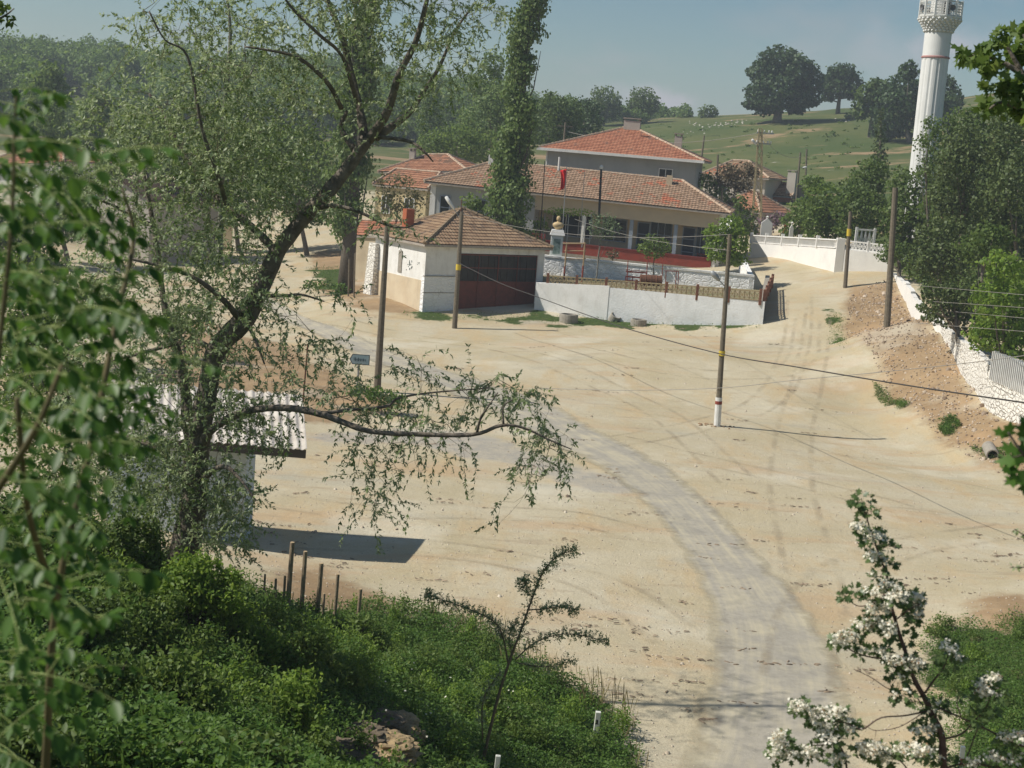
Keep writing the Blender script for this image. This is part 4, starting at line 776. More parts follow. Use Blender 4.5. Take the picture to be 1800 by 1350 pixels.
for bx, by, tx, ty, Y, lab, lmp in ((1258, 372, 1262, 272, 140, 'thin dark pole between the grey house and the pylon', 0), (1266, 390, 1270, 330, 128, 'short thin dark pole left of the pylon', 0), (1398, 372, 1407, 268, 150, 'thin dark pole with lamp right of the big pale chimney', (1418, 294)), (1414, 372, 1418, 262, 160, 'thinnest far pole at the foot of the green hill', 0), (990, 262, 994, 215, 150, 'far pole with crossarm in the trees left of the red hip roof', 0), (1235, 262, 1238, 238, 170, 'faint far pole on the hillside right of the grey house chimney', 0)):
    e, p, q, d = pole('far_pole', lab, 'pole', (bx, by), (tx, ty), Y, .12, .09, POLEW, 'far poles in the village', 2)
    if lmp: lamp(e, q-[0, 0, 1.6], at(*lmp, Y))
    if lab.startswith('far pole'): s = MB(); s.beam(q-[.8, 0, .4], q+[.8, 0, -.4], .1); s.build('crossarm', POLEW, e)
def wire(label, pts, r, m, n=24, sag=0):
    P = catmull(pts, n) if len(pts) > 2 else np.linspace(pts[0], pts[1], n)
    if sag: k = len(P); t_ = np.linspace(0, 1, k); P = P-np.stack([0*t_, 0*t_, 4*sag*t_*(1-t_)], 1)
    s = MB(); s.tube(P, r, 4); o = s.build('overhead_wire', m, None, loc=P[0]); tag(o, label, 'wire', 'overhead wires'); return o
WIRE = mat('dark_cable', (.05, .045, .04), .7); WIRL = mat('pale_cable', (.30, .28, .25), .6)
wire('thick dark cable drooping from the garage lamp pole across the square to the right', [at(805, 462, 84), at(880, 498, 79), at(945, 522, 75), at(1030, 553, 70), at(1110, 580, 66), at(1266, 622, 59.7), at(1400, 645, 52), at(1500, 662, 47), at(1650, 686, 42), at(1830, 712, 37)], .022, WIRE, 8)
wire('pale cable rising from the sand colour square towards the right edge above the bank wall', [at(940, 682, 66), at(1100, 686, 62), at(1266, 682, 59.8), at(1400, 668, 56), at(1560, 653, 52), at(1700, 638, 48), at(1840, 620, 45)], .012, WIRL, 8)
for k, (a, b, lab) in enumerate(((( 1590, 500, 70), (1830, 521, 50), 'topmost thin wire crossing the dark trees at the right'), ((1640, 530, 66), (1830, 543, 50), 'second thin wire crossing the dark trees at the right'), ((1680, 548, 64), (1830, 562, 50), 'third thin wire crossing the dark trees at the right'), ((1610, 568, 66), (1830, 585, 50), 'lowest thin wire crossing the dark trees at the right'))): wire(lab, [at(*a), at(*b)], .009, WIRL, 10)
wire('thin wire from the pylon crossarm up past the grey house roof', [TOPS['p'], at(1000, 232, 148)], .02, WIRL, 16, 1.0); wire('thin wire from the pylon across to the far pole with lamp', [TOPS['p'], at(1407, 275, 150)], .018, WIRL, 16, .8)
wire('thin wire between the garage lamp pole and the cafe', [TOPS['b'], CT((9, .4, -1.0))], .012, WIRE, 12, .5); wire('thin wire crossing in front of the cafe veranda', [at(1010, 385, 96), at(1283, 440, 60)], .010, WIRL, 16, .3)
wire('pair wire crossing in front of the cafe parapet', [at(812, 376, 85), TOPS['c']], .010, WIRL, 16, .6)
# ------------------------------------------------------------------ flag poles, bust, play things on the terrace
for bx, by, tx, ty, Y, r, lab in ((985, 468, 996, 293, 100, .035, 'flagpole flying the limp red flag in front of the cafe'), (949, 420, 958, 283, 103, .04, 'tall thin dark pole just right of the tall poplar'), (1020, 405, 1028, 300, 103, .025, 'faint thin pole right of the red flag'), (1052, 400, 1057, 296, 104, .10, 'thick dark pole with white tip in front of the cafe roof')):
    e, p, q, d = pole('flagpole' if 'flagpole' in lab else 'thin_pole', lab, 'flagpole' if 'flagpole' in lab else 'pole', (bx, by), (tx, ty), Y, r, r*.8, BLACK if 'dark' in lab else METG)
    if 'white tip' in lab: s = MB(); s.lathe(q, [(.09, -.05), (.13, .05), (.13, .15), (.05, .25)], 10); s.build('white_tip', WHP, e)
    if 'flagpole' in lab:
        vs = []; nu_, nv = 8, 14
        for i in range(nv):
            for j in range(nu_):
                v_ = i/(nv-1); u = j/(nu_-1); wd = .42*(1-.35*v_); vs.append(q+np.array([-u*wd+.05*sin(v_*4), .13*sin(u*9+v_*2)*(.3+u)-.05, -.15-v_*1.35-.15*u]))
        s = MB(); s.add(vs, [(i*nu_+j, i*nu_+j+1, (i+1)*nu_+j+1, (i+1)*nu_+j) for i in range(nv-1) for j in range(nu_-1)])
        f = s.build('red_flag', mat('flag_red', (.62, .02, .02), .8), None, loc=q, smooth=True); tag(f, 'limp red flag hanging from the thin pole before the cafe roof', 'flag')
        md = f.modifiers.new('thickness', 'SOLIDIFY'); md.thickness = .008
e, p, q, d = pole('white_post', 'slim white post standing right of the bust in front of the veranda', 'post', (1024, 425), (1030, 385), 103, .04, .04, WHP)
p = at(977, 447, 99.6); e = E('bust_monument', 'golden bust on a white pedestal at the garage end of the stone wall', 'monument', p)
s = MB(); s.box(p[0]-.42, p[0]+.42, p[1]-.4, p[1]+.4, p[2]-.6, p[2]+1.35); s.build('pedestal', mat('pale_marble', (.55, .60, .56), .7, (.68, .69, .66), 3), e, bevel=.02)
s = MB(); s.hexa([p+[-.52, -.5, 1.35], p+[.52, -.5, 1.35], p+[.52, .5, 1.35], p+[-.52, .5, 1.35], p+[-.40, -.38, 1.72], p+[.40, -.38, 1.72], p+[.40, .38, 1.72], p+[-.40, .38, 1.72]]); s.build('pedestal_cap', W_WHITE, e)
s = MB(); s.box(p[0]-.25, p[0]+.25, p[1]-.42, p[1]-.401, p[2]+.05, p[2]+1.1); s.build('inscription_plate', mat('green_plate', (.10, .16, .13), .5, (.3, .38, .34), 6), e)
s = MB(); b0 = p+[0, 0, 1.72]; G0 = mat('gold_bust', (.58, .44, .24), .55, (.5, .36, .18), 5)
def lathe_el(s, c, prof, n=12, sy=.6):
    vs = []; fs = []
    for r, h, *o in prof:
        ox = o[0] if o else 0
        for j in range(n): a = 2*pi*j/n; vs.append(c+[r*cos(a), r*sy*sin(a)+ox, h])
    for i in range(len(prof)-1):
        for j in range(n): fs.append((i*n+j, i*n+(j+1) % n, (i+1)*n+(j+1) % n, (i+1)*n+j))
    fs.append(tuple((len(prof)-1)*n+j for j in range(n))); s.add(vs, fs)
lathe_el(s, b0, [(.16, 0), (.2, .06), (.34, .18), (.40, .32), (.37, .42), (.24, .5), (.10, .54), (.09, .60), (.12, .64, -.02), (.145, .72, -.02), (.15, .80, -.01), (.12, .9), (.05, .95)], 14, .72)
s.add([b0+[-.025, -.12, .76], b0+[.025, -.12, .76], b0+[0, -.17, .70], b0+[0, -.11, .80]], [(0, 2, 1), (0, 3, 2), (1, 2, 3)]); s.build('bust', G0, e, smooth=True)
RF = mat('red_frame_paint', (.30, .06, .04), .6, (.22, .06, .04), 6); TN = mat('tan_pipe', (.42, .30, .17), .7)
def tpt(px, py, Y=95.5): return at(px, py, Y)
e = E('pull_up_frame', 'tall red and tan pipe frame with crossbars beside the bust', 'play frame', tpt(1005, 500))
for b, t2 in (((990, 508), (996, 428)), ((1022, 508), (1028, 426))):
    s = MB(); s.tube([tpt(*b), tpt((b[0]+t2[0])/2, (b[1]+t2[1])/2)], .06, 8); s.build('post', RF, e); s = MB(); s.tube([tpt((b[0]+t2[0])/2+.3, (b[1]+t2[1])/2), tpt(*t2)], .055, 8); s.build('upper_post', TN, e)
for y in (428, 441, 455): s = MB(); s.tube([tpt(992 if y > 430 else 989, y), tpt(1030, y)], .05 if y < 430 else .035, 8); s.build('crossbar', TN, e)
e = E('play_frame', 'red iron frame with seat slats left of the rusty barrel', 'play frame', tpt(1117, 505, 93.5))
R_ = lambda x, y, Y=93.5: at(x, y, Y)
for x in (1103, 1137): s = MB(); s.tube([R_(x-2, 520), R_(x+1, 458)], .035, 6); s.build('post', RF, e)
for y in (475, 478, 487, 494): s = MB(); s.beam(R_(1100, y-1), R_(1138, y+2), .05, .1 if y > 476 else .04); s.build('slat', RF, e)
for x in (1100, 1112, 1128): s = MB(); s.beam(R_(x, 485), R_(x-1, 518), .05); s.build('leg', RF, e)
e = E('hoop_frame', 'thin rusty rectangular pipe frame right of the barrel', 'play frame', R_(1175, 510))
for x, t0 in ((1164, 458), (1170, 476), (1188, 477), (1192, 477)): s = MB(); s.tube([R_(x-1, 514), R_(x+1, t0)], .03, 6); s.build('post', RF, e)
s = MB(); s.tube([R_(1168, 476), R_(1193, 477)], .03, 6); s.build('crossbar', RF, e)
c0, c1 = R_(1125, 492, 93), R_(1163, 494, 93); e = E('barrel', 'rusty red barrel lying on its side on a stand behind the openwork fence', 'barrel', (c0+c1)/2-[0, 0, .9])
s = MB(); ax = unit(c1-c0); Lb = np.linalg.norm(c1-c0); prof = [(.05, 0), (.34, 0), (.37, .02), (.36, .05)]
for k in range(1, 4): f = Lb*k/4; prof += [(.36, f-.05), (.38, f), (.36, f+.05)]
prof += [(.36, Lb-.05), (.37, Lb-.02), (.34, Lb), (.05, Lb)]; s.lathe(c0, prof, 20, ax); s.build('drum', RUSTY, e, smooth=False)
for f in (.2, .8):
    s = MB(); cc = c0+ax*Lb*f; s.beam(cc+[-.0, -.25, -.3], cc+[0, -.3, -1.3], .06); s.beam(cc+[0, .25, -.3], cc+[0, .3, -1.3], .06); s.build('stand_leg', RF, e)
# ------------------------------------------------------------------ concrete rings at the foot of the wall
def ring(px, py, r, h, lab, tilt=(0, 0, 1)):
    c = G(px, py); e = E('concrete_ring', lab, 'concrete ring', c, 'concrete rings at the foot of the retaining wall'); ax = unit(np.array(tilt, float))
    s = MB(); s.lathe(c, [(r, -.1), (r*1.02, h*.5), (r, h-.03), (r*.97, h), (r*.82, h), (r*.80, h-.05), (r*.79, .06), (.02, .05)], 22, ax); s.build('ring_body', CONC, e, smooth=False); return c
ring(999, 566, .58, .5, 'largest concrete ring, left end of the retaining wall'); ring(1122, 572, .5, .38, 'low concrete ring, rightmost of the three by the wall'); ring(1078, 564, .35, .45, 'small upright concrete pipe between the two rings', (.3, -.35, .8))
# culvert pipe
c = G(1743, 806); e = E('culvert_pipe', 'dark mouthed concrete culvert pipe at the foot of the orange bank', 'pipe', c); ax = unit(np.array([.15, 1, .1])); c = c+[0, -.1, .12]
s = MB(); s.lathe(c, [(.21, 1.2), (.26, 1.2), (.26, .02), (.25, 0), (.2, 0), (.19, .03), (.19, 1.1)], 20, ax); s.build('pipe_shell', CONC, e)
s = MB(); s.lathe(c+ax*.6, [(.188, 0), (.188, .02)], 20, ax); s.build('pipe_shade_disc', DARK, e)  # black disc stands in for the shade inside the pipe
# ------------------------------------------------------------------ direction sign and rusty post
p, q = at(628, 676, 60), at(630, 640, 60); e = E('direction_sign', 'small pale blue direction sign on a short post by the tall pole', 'sign', p)
s = MB(); s.tube([p-[0, 0, .5], at(632, 628, 60)], .045, 8); s.build('post', METG, e)
c = at(632, 632, 59.9); s = MB(); s.T = None; hw, hh = .43, .22
s.add([c+[-hw-.0, 0, 0], c+[-hw+.12, 0, hh], c+[hw, 0, hh], c+[hw, 0, -hh], c+[-hw+.12, 0, -hh]]+[c+[-hw, .03, 0], c+[-hw+.12, .03, hh], c+[hw, .03, hh], c+[hw, .03, -hh], c+[-hw+.12, .03, -hh]], [(0, 1, 2, 3, 4), (9, 8, 7, 6, 5), (0, 5, 6, 1), (1, 6, 7, 2), (2, 7, 8, 3), (3, 8, 9, 4), (4, 9, 5, 0)])
bd = s.build('sign_board', mat('sign_dark', (.05, .07, .08), .6), e)
s = MB(); s.add([c+[-hw+.05, -.004, 0], c+[-hw+.14, -.004, hh-.03], c+[hw-.03, -.004, hh-.03], c+[hw-.03, -.004, -hh+.03], c+[-hw+.14, -.004, -hh+.03]], [(0, 1, 2, 3, 4)]); s.build('sign_face', mat('sign_blue', (.25, .37, .42), .5, (.36, .46, .48), 6), bd)
s = MB(); x = -.24; random.seed(5)
for wgt in (.05, .1, .04, .12, .09, .03, .1, .06):
    s.box(c[0]+x, c[0]+x+wgt*.35, c[1]-.010, c[1]-.006, c[2]-.07, c[2]+.08*random.choice((.6, 1))); s.box(c[0]+x, c[0]+x+wgt*.7, c[1]-.0095, c[1]-.0065, c[2]-.02, c[2]+.01); x += wgt*.7+.015
s.build('faded_lettering', mat('sign_letter', (.06, .1, .12), .6), bd)
e, p, q, d = pole('rusty_post', 'thin rusty iron post with knobbed top behind the shed roof', 'post', (534, 690), (541, 606), 56, .035, .03, RUSTY)
s = MB(); s.lathe(q, [(.03, -.25), (.07, -.22), (.03, -.18), (.03, -.06), (.06, -.03), (.03, .03)], 8); s.build('knob', RUSTY, e)
# ------------------------------------------------------------------ shed with corrugated roof
SW = mat('shade_blue_wash', (.55, .62, .66), .9, (.46, .53, .57), 1.2, .4, 12); ASB = mat('asbestos_sheet', (.64, .59, .52), .9, (.47, .42, .36), 3, .3, 40)  # SW: white wash with the bluish skylit shade mixed into its colour
z0 = 0.0; cf = at(425, 985, 37.2); zb = float(gz(cf[0], cf[1])); fr0 = at(540, 790, 36.4); bk0 = at(531, 694, 38.7)
e = E('roadside_shed', 'small whitewashed shed, wall coloured shade blue, with corrugated sheet roof under the willow', 'shed', [cf[0]-1.8, cf[1]+1.6, zb])
Wd = 3.7; s = MB(); s.box(cf[0]-Wd, cf[0], cf[1], cf[1]+1.3, zb-1, fr0[2]+.10); s.build('wall', SW, e)
x1 = fr0[0]; x0 = x1-5.6; n = int((x1-x0)/.022); vs = []; fs = []
for k in range(n+1):
    x = x0+(x1-x0)*k/n; wv = .024*sin(2*pi*x/.23)
    for j in range(5):
        f = j/4; xs_ = x+(bk0[0]-fr0[0])*f; vs.append((xs_, fr0[1]+(bk0[1]-fr0[1])*f, fr0[2]+(bk0[2]-fr0[2])*f+wv)); vs.append((xs_, fr0[1]+(bk0[1]-fr0[1])*f, fr0[2]+(bk0[2]-fr0[2])*f+wv-.015))
for k in range(n):
    for j in range(4):
        a = (k*5+j)*2; b = ((k+1)*5+j)*2; fs.append((a, b, b+2, a+2)); fs.append((a+1, a+3, b+3, b+1))
    a = k*10; b = a+10; fs.append((a, a+1, b+1, b)); fs.append((a+8, b+8, b+9, a+9))
fs += [(n*10+2*j, n*10+2*j+1, n*10+2*j+3, n*10+2*j+2) for j in range(4)]
s = MB(); s.add(vs, fs); s.build('corrugated_roof', ASB, e)
sl_ = (bk0[2]-fr0[2]); s = MB(); s.box(x0, x1-.04, fr0[1]+.06, fr0[1]+.10, fr0[2]-.26, fr0[2]-.035); s.build('fascia_board', mat('dark_board', (.10, .085, .07), .8), e)
s = MB()
for k in range(4): x = x0+.1+k*(x1-x0-.9)/3; s.hexa([(x, fr0[1]+.11, fr0[2]-.18), (x+.08, fr0[1]+.11, fr0[2]-.18), (x+.08, bk0[1]-.05, bk0[2]-.18), (x, bk0[1]-.05, bk0[2]-.18), (x, fr0[1]+.11, fr0[2]-.04), (x+.08, fr0[1]+.11, fr0[2]-.04), (x+.08, bk0[1]-.05, bk0[2]-.04), (x, bk0[1]-.05, bk0[2]-.04)])
s.build('rafters', SOFF, e)
# ------------------------------------------------------------------ wooden stakes
WOOD = mat('stake_wood', (.36, .28, .18), .9, (.24, .18, .12), 9, .5, 40)
for k, (bx, by, tx, ty, r, lab) in enumerate(((502, 1120, 514, 954, .055, 'tallest wooden stake, with a thick collar, leftmost of the tall four'), (527, 1110, 537, 970, .05, 'second tall wooden stake right of the collared one'), (555, 1112, 565, 991, .055, 'third tall wooden stake in the row before the shadow'), (587, 1100, 594, 1010, .045, 'fourth wooden stake, slimmer, before the shadow'), (628, 1104, 634, 1036, .045, 'rightmost wooden stake of the row'),
                                     (462, 1090, 466, 1010, .025, 'thin dark stick, leftmost of the row'), (482, 1092, 485, 1018, .03, 'thin dark stick right of the leftmost one'), (497, 1100, 501, 1013, .03, 'thin dark stick just left of the tallest stake'), (566, 1110, 570, 1044, .03, 'short thin stick between the third and fourth stakes'))):
    Y = float(min(31.5, max(28.0, G(bx, by)[1]))); e, p, q, d = pole('wooden_stake', lab, 'stake', (bx, by), (tx, ty), Y, r, r*.85, WOOD, 'stakes driven into the edge of the bank')
    p2 = np.array([p[0], p[1], float(gz(p[0], p[1]))]); s = MB(); s.tube([p2-[0, 0, .3], p], r, 8)
    s.build('buried_end', WOOD, e)
    s = MB(); s.tube([q, q+d*.012], r*.8, 8); s.build('cut_top', mat('cut_wood', (.45, .34, .2), .8), e)
    if k == 0: band(e, p, q, .33, .38, .075, WOOD, 'collar')
# ------------------------------------------------------------------ white marker posts
KM = mat('marker_white', (.72, .73, .66), .7, (.6, .6, .52), 6)
for (bx, by, tx, ty, Y, w_, lab, m2) in ((1044, 1290, 1052, 1251, 25.6, .10, 'white marker post with dark figure at the grass edge of the road', 1), (868, 1362, 876, 1328, 19.5, .075, 'plain white post cut by the bottom edge of the picture', 0), (1690, 1345, 1693, 1312, 21.5, .07, 'white marker post with red foot beside the hawthorn branches', 2)):
    p, q = at(bx, by, Y), at(tx, ty, Y); e = E('marker_post', lab, 'marker post', p, 'white marker posts by the road'); s = MB(); s.beam(p-[0, 0, 1.0], q, w_, w_*.9, up=(0, 1, 0)); s.build('post', KM, e, bevel=.008)
    if m2 == 1: s = MB(); c = p+(q-p)*.62; s.box(c[0]-.018, c[0]+.022, c[1]-w_*.5-.012, c[1]-w_*.5-.004, c[2]-.05, c[2]+.03); s.box(c[0]-.03, c[0]+.035, c[1]-w_*.5-.014, c[1]-w_*.5-.005, c[2]-.06, c[2]-.045); s.build('dark_figure', BLACK, e)
    if m2 == 2: s = MB(); c = p+(q-p)*.2; s.beam(c-[0, 0, .06], c+[0, 0, .06], w_+.01, w_*.9+.01, up=(0, 1, 0)); s.build('red_band', REDP, e)
# ------------------------------------------------------------------ minaret
def minaret():
    Y = 104; p, q = at(1606, 440, Y), at(1653, 26, Y); ax = unit(q-p); H = np.linalg.norm(q-p); e = E('minaret', 'tall white fluted minaret with ornate balcony rising behind the trees', 'minaret', p)
    MW = mat('minaret_white', (.74, .74, .71), .7, (.66, .66, .63), .8, .15, 20); hb = np.linalg.norm(at(1651, 54, Y)-p)
    n = 48; vs = []; fs = []; a_ = np.cross(ax, (0, 1, 0)); a_ /= np.linalg.norm(a_); b_ = np.cross(ax, a_)
    hs_ = [-3, 0, hb-2.1, hb-1.95, hb-1.2, hb-.2]
    for i, h in enumerate(hs_):
        for j in range(n):
            an = 2*pi*j/n; fl = (.955 if j % 4 == 0 else 1.0) if i < 3 else 1.0; r = .93*fl; vs.append(p+ax*h+r*(a_*cos(an)+b_*sin(an)))
    for i in range(len(hs_)-1):
        for j in range(n): fs.append((i*n+j, i*n+(j+1) % n, (i+1)*n+(j+1) % n, (i+1)*n+j))
    s = MB(); s.add(vs, fs); s.build('shaft', MW, e)
    s = MB(); s.lathe(p+ax*(hb-1.95), [(.93, 0), (.99, .03), (.99, .12), (.93, .16)], 48, ax); s.build('pink_ring', mat('pink_ring', (.42, .22, .2), .7), e)
    # stalactite corbel
    lay = [(.93, -.2), (.98, -.05), (1.04, .12), (1.14, .28), (1.24, .44), (1.36, .60), (1.46, .74)]; s = MB(); s.lathe(p+ax*hb, [(r-.05, h) for r, h in lay]+[(1.46, .84)], 40, ax); cb = s.build('corbel', MW, e)
    s = MB()
    for i, (r, h) in enumerate(lay[1:]):
        for j in range(22):
            an = 2*pi*(j+.5*(i % 2))/22; c = p+ax*(hb+h)+(r)*(a_*cos(an)+b_*sin(an)); s.lathe(c, [(.02, -.12), (.09, -.06), (.11, .0), (.06, .07)], 6, ax)
    s.build('corbel_ornament', MW, cb)
    s = MB(); s.lathe(p+ax*(hb+.84), [(1.42, 0), (1.50, .0), (1.52, .08), (1.42, .1)], 40, ax); s.build('balcony_floor', MW, e)
    pb = p+ax*(hb+.92); ph = 1.0; N12 = 12; PNL = mat('carved_panel', (.56, .56, .52), .8)
    for j in range(N12):
        a0, a1 = 2*pi*(j)/N12, 2*pi*(j+1)/N12; c0 = pb+1.46*(a_*cos(a0)+b_*sin(a0)); c1 = pb+1.46*(a_*cos(a1)+b_*sin(a1)); out = unit((c0+c1)/2-pb)
        s = MB(); s.beam(c0, c0+ax*(ph+.12), .14, .14); s.build('balcony_post', MW, e)
        u = unit(c1-c0); s = MB(); s.beam(c0+u*.07+ax*.06, c1-u*.07+ax*.06, .07, .1, up=ax); s.beam(c0+u*.07+ax*ph, c1-u*.07+ax*ph, .07, .12, up=ax); w_ = np.linalg.norm(c1-c0)-.14
        for x in range(4):
            for yy in range(4):
                c = c0+u*(.07+w_*(x+.5)/4)+ax*(.16+(ph-.26)*(yy+.5)/4); rr = .085; pts = [c+rr*(u*cos(t_)+ax*sin(t_)) for t_ in np.linspace(0, 2*pi, 9)]
                if j % 3 == 0 and x in (1, 2) and yy in (1, 2): continue
                s.tube(pts, .022, 4, cap=False)
        s.build('carved_panel', PNL, e)
        if j % 3 == 0:
            c = (c0+c1)/2+ax*.55; s = MB(); s.lathe(c-out*.05, [(.12, 0), (.2, .12), (.22, .2), (.05, .1)], 14, out); s.build('loudspeaker', mat('speaker_grey', (.12, .12, .12), .5), e)
    s = MB(); s.lathe(p+ax*(hb+.9), [(.72, 0), (.72, 5.5), (.78, 5.6), (.78, 5.9), (.05, 9.5)], 32, ax); up = s.build('upper_shaft', MW, e)
    s = MB(); c = p+ax*(hb+.95)+a_*0; dd = unit(-b_*.95+a_*(.3) if True else a_); dv = unit(np.array([.35, -1, 0])); k = c+dv*.69; s.beam(k, k+ax*1.9, .5, .1, up=dv); s.build('balcony_door', mat('dark_door', (.04, .04, .05), .7), up)  # door slab in one even near-black colour
minaret()
# ------------------------------------------------------------------ stones, twigs and tyre litter lying on the sand (uncountable)
def scatter_ground(n, ylo, yhi, xf=.42):
    Y = ylo*(yhi/ylo)**RNG.random(n); X = (RNG.random(n)*2-1)*Y*xf; return X, Y
def in_any(X, Y, polys):
    r = np.zeros(len(X), bool)
    for q in polys: r |= inpoly(X, Y, q)
    return r
roadpoly = [G(*p_)[:2] for p_ in RL]+[G(*p_)[:2] for p_ in RR[::-1]]
X, Y = scatter_ground(300, 27, 90); cen = np.stack([X, Y], 1); keep = (vnoise(X, Y, 9, 21) > .35) & (X < 16); cen = cen[keep]
P = []; D = []; S = []
for cx, cy in cen:
    k = RNG.integers(2, 16); ln = RNG.uniform(.1, .6); th = RNG.normal(.08, .18)
    for _ in range(k):
        t_ = RNG.normal()*ln; o_ = RNG.normal()*.06; P.append((cx+cos(th)*t_, cy+sin(th)*t_+o_)); a = th+RNG.normal()*.5; D.append((cos(a), sin(a), RNG.normal()*.08)); S.append(RNG.uniform(.03, .17))
P = np.array(P); ok = ~in_any(P[:, 0], P[:, 1], grass_polys[:2]); P = P[ok]; D = np.array(D)[ok]; S = np.array(S)[ok]; z_ = gz(P[:, 0], P[:, 1])+.022
T_TWIG = (np.array([(-.12, 0, 0), (.12, .05, 0), (.10, 1, 0), (-.12, .95, 0), (-.05, .1, .16), (.05, .15, .14), (.03, .8, .12), (-.05, .85, .1)]), [(4, 5, 6, 7), (0, 1, 5, 4), (1, 2, 6, 5), (2, 3, 7, 6), (3, 0, 4, 7)])
o = leaves('ground_litter', np.stack([P[:, 0], P[:, 1], z_], 1), D, np.tile([0, 0, 1.0], (len(P), 1)), S, T_TWIG, leafmat('litter', (.10, .075, .05), (.30, .225, .15), trans=0), None, off=np.zeros(3)); tag(o, kind='stuff')
X, Y = scatter_ground(9000, 24, 95); ok = ~in_any(X, Y, grass_polys[:2]) & (~inpoly(X, Y, roadpoly) | (RNG.random(len(X)) < .15)); X, Y = X[ok], Y[ok]
bx = in_any(X, Y, [orange_polys[1]]); S = np.where(RNG.random(len(X)) < .02, RNG.uniform(.05, .11, len(X)), RNG.uniform(.015, .045, len(X)))
T_ROCK = (np.array([(-.5, -.4, -.2), (.5, -.5, -.2), (.6, .4, -.2), (-.4, .5, -.2), (-.3, -.2, .4), (.3, -.3, .35), (.3, .2, .45), (-.2, .3, .3)]), [(4, 5, 6, 7), (0, 1, 5, 4), (1, 2, 6, 5), (2, 3, 7, 6), (3, 0, 4, 7)])
rv = RNG.normal(size=(len(X), 3)); rv[:, 2] *= .2
o = leaves('pebbles', np.stack([X, Y, gz(X, Y)+.01], 1), rv, np.tile([0, 0, 1.0], (len(X), 1)), S, T_ROCK, leafmat('pebble', (.34, .27, .19), (.58, .51, .4), trans=0), None, off=np.zeros(3)); tag(o, kind='stuff')
# stones on the bank
q = orange_polys[1]; qa = np.array(q); n = 3200; X = RNG.uniform(qa[:, 0].min(), qa[:, 0].max(), n*3); Y = RNG.uniform(qa[:, 1].min(), qa[:, 1].max(), n*3); ok = inpoly(X, Y, q); X, Y = X[ok][:n], Y[ok][:n]
S = RNG.uniform(.03, .11, len(X))*np.where(RNG.random(len(X)) < .03, 2.6, 1); rv = RNG.normal(size=(len(X), 3)); rv[:, 2] *= .3
o = leaves('bank_stones', np.stack([X, Y, gz(X, Y)+.02], 1), rv, np.tile([0, 0, 1.0], (len(X), 1))+RNG.normal(size=(len(X), 3))*.3, S, T_ROCK, leafmat('bank_stone', (.15, .095, .055), (.36, .24, .14), (.55, .45, .34), trans=0), None, off=np.zeros(3)); tag(o, kind='stuff')
# pale field stones strewn along the hill crest
P = []
for (x0, y0, x1, y1, n) in ((1195, 215, 1235, 222, 12), (1235, 224, 1315, 213, 40), (1462, 210, 1500, 212, 10), (1195, 228, 1240, 233, 6)):
    for _ in range(n): f = RNG.random(); P.append(G(x0+(x1-x0)*f+RNG.normal()*2, y0+(y1-y0)*f+RNG.normal()*2.2, 150))
P = np.array(P); rv = RNG.normal(size=(len(P), 3)); rv[:, 2] *= .2
o = leaves('field_stones', P, rv, np.tile([0, 0, 1.0], (len(P), 1)), RNG.uniform(.15, .42, len(P)), T_ROCK, leafmat('field_stone', (.34, .31, .25), (.5, .47, .40), trans=0), None, off=np.zeros(3)); tag(o, kind='stuff')
# ------------------------------------------------------------------ vegetation
BARK = mat('bark', (.085, .07, .05), .95, (.14, .12, .095), 9, .8, 30); BARKD = mat('dark_bark', (.11, .092, .07), .95, (.23, .195, .155), 8, .9, 25); BARKL = mat('pale_bark', (.26, .25, .21), .95, (.17, .16, .13), 6, .6, 25)
LF_OAK = leafmat('oak_leaves', (.035, .07, .022), (.075, .125, .038), trans=.25); LF_DARK = leafmat('dark_leaves', (.058, .105, .020), (.135, .195, .042), trans=.38)
LF_MID = leafmat('mid_leaves', (.08, .14, .026), (.17, .24, .052), trans=.42); LF_BRI = leafmat('bright_leaves', (.105, .19, .025), (.23, .33, .055), trans=.45)
LF_PINE = leafmat('pine_needles', (.055, .088, .026), (.13, .17, .05), trans=.22); LF_POP = leafmat('poplar_leaves', (.085, .15, .034), (.20, .27, .085), trans=.35)
LF_WIL = leafmat('willow_leaves', (.13, .20, .042), (.27, .35, .095), (.40, .46, .28), trans=.42, rough=.42); LF_FAR = leafmat('far_leaves', (.072, .14, .024), (.17, .255, .05), trans=.4)
LF_FORE = leafmat('ash_leaves', (.035, .09, .014), (.095, .19, .03), trans=.4, rough=.45); LF_HAW = leafmat('hawthorn_leaves', (.065, .115, .035), (.14, .20, .07), trans=.35, rough=.4)
LF_HERB = leafmat('herb_leaves', (.055, .125, .02), (.13, .22, .04), trans=.4); LF_BROWN = leafmat('brown_twiggy_leaves', (.10, .085, .04), (.17, .13, .07), trans=.2); LF_LILAC = leafmat('lilac_leaves', (.07, .08, .035), (.14, .13, .06), (.34, .2, .26), trans=.2)
def px_ells(ells, Y, dep=.9, yj=0.0):
    out = []
    for e in ells:
        x, y, rx, ry = e[:4]; w_ = e[4] if len(e) > 4 else 1; Yk = Y+(RNG.random()-.5)*yj; k = pxm(Yk); c = at(x, y, Yk); out.append((c[0], c[1], c[2], rx/k, dep*(rx+ry)/2/k, ry/k, w_))
    return out
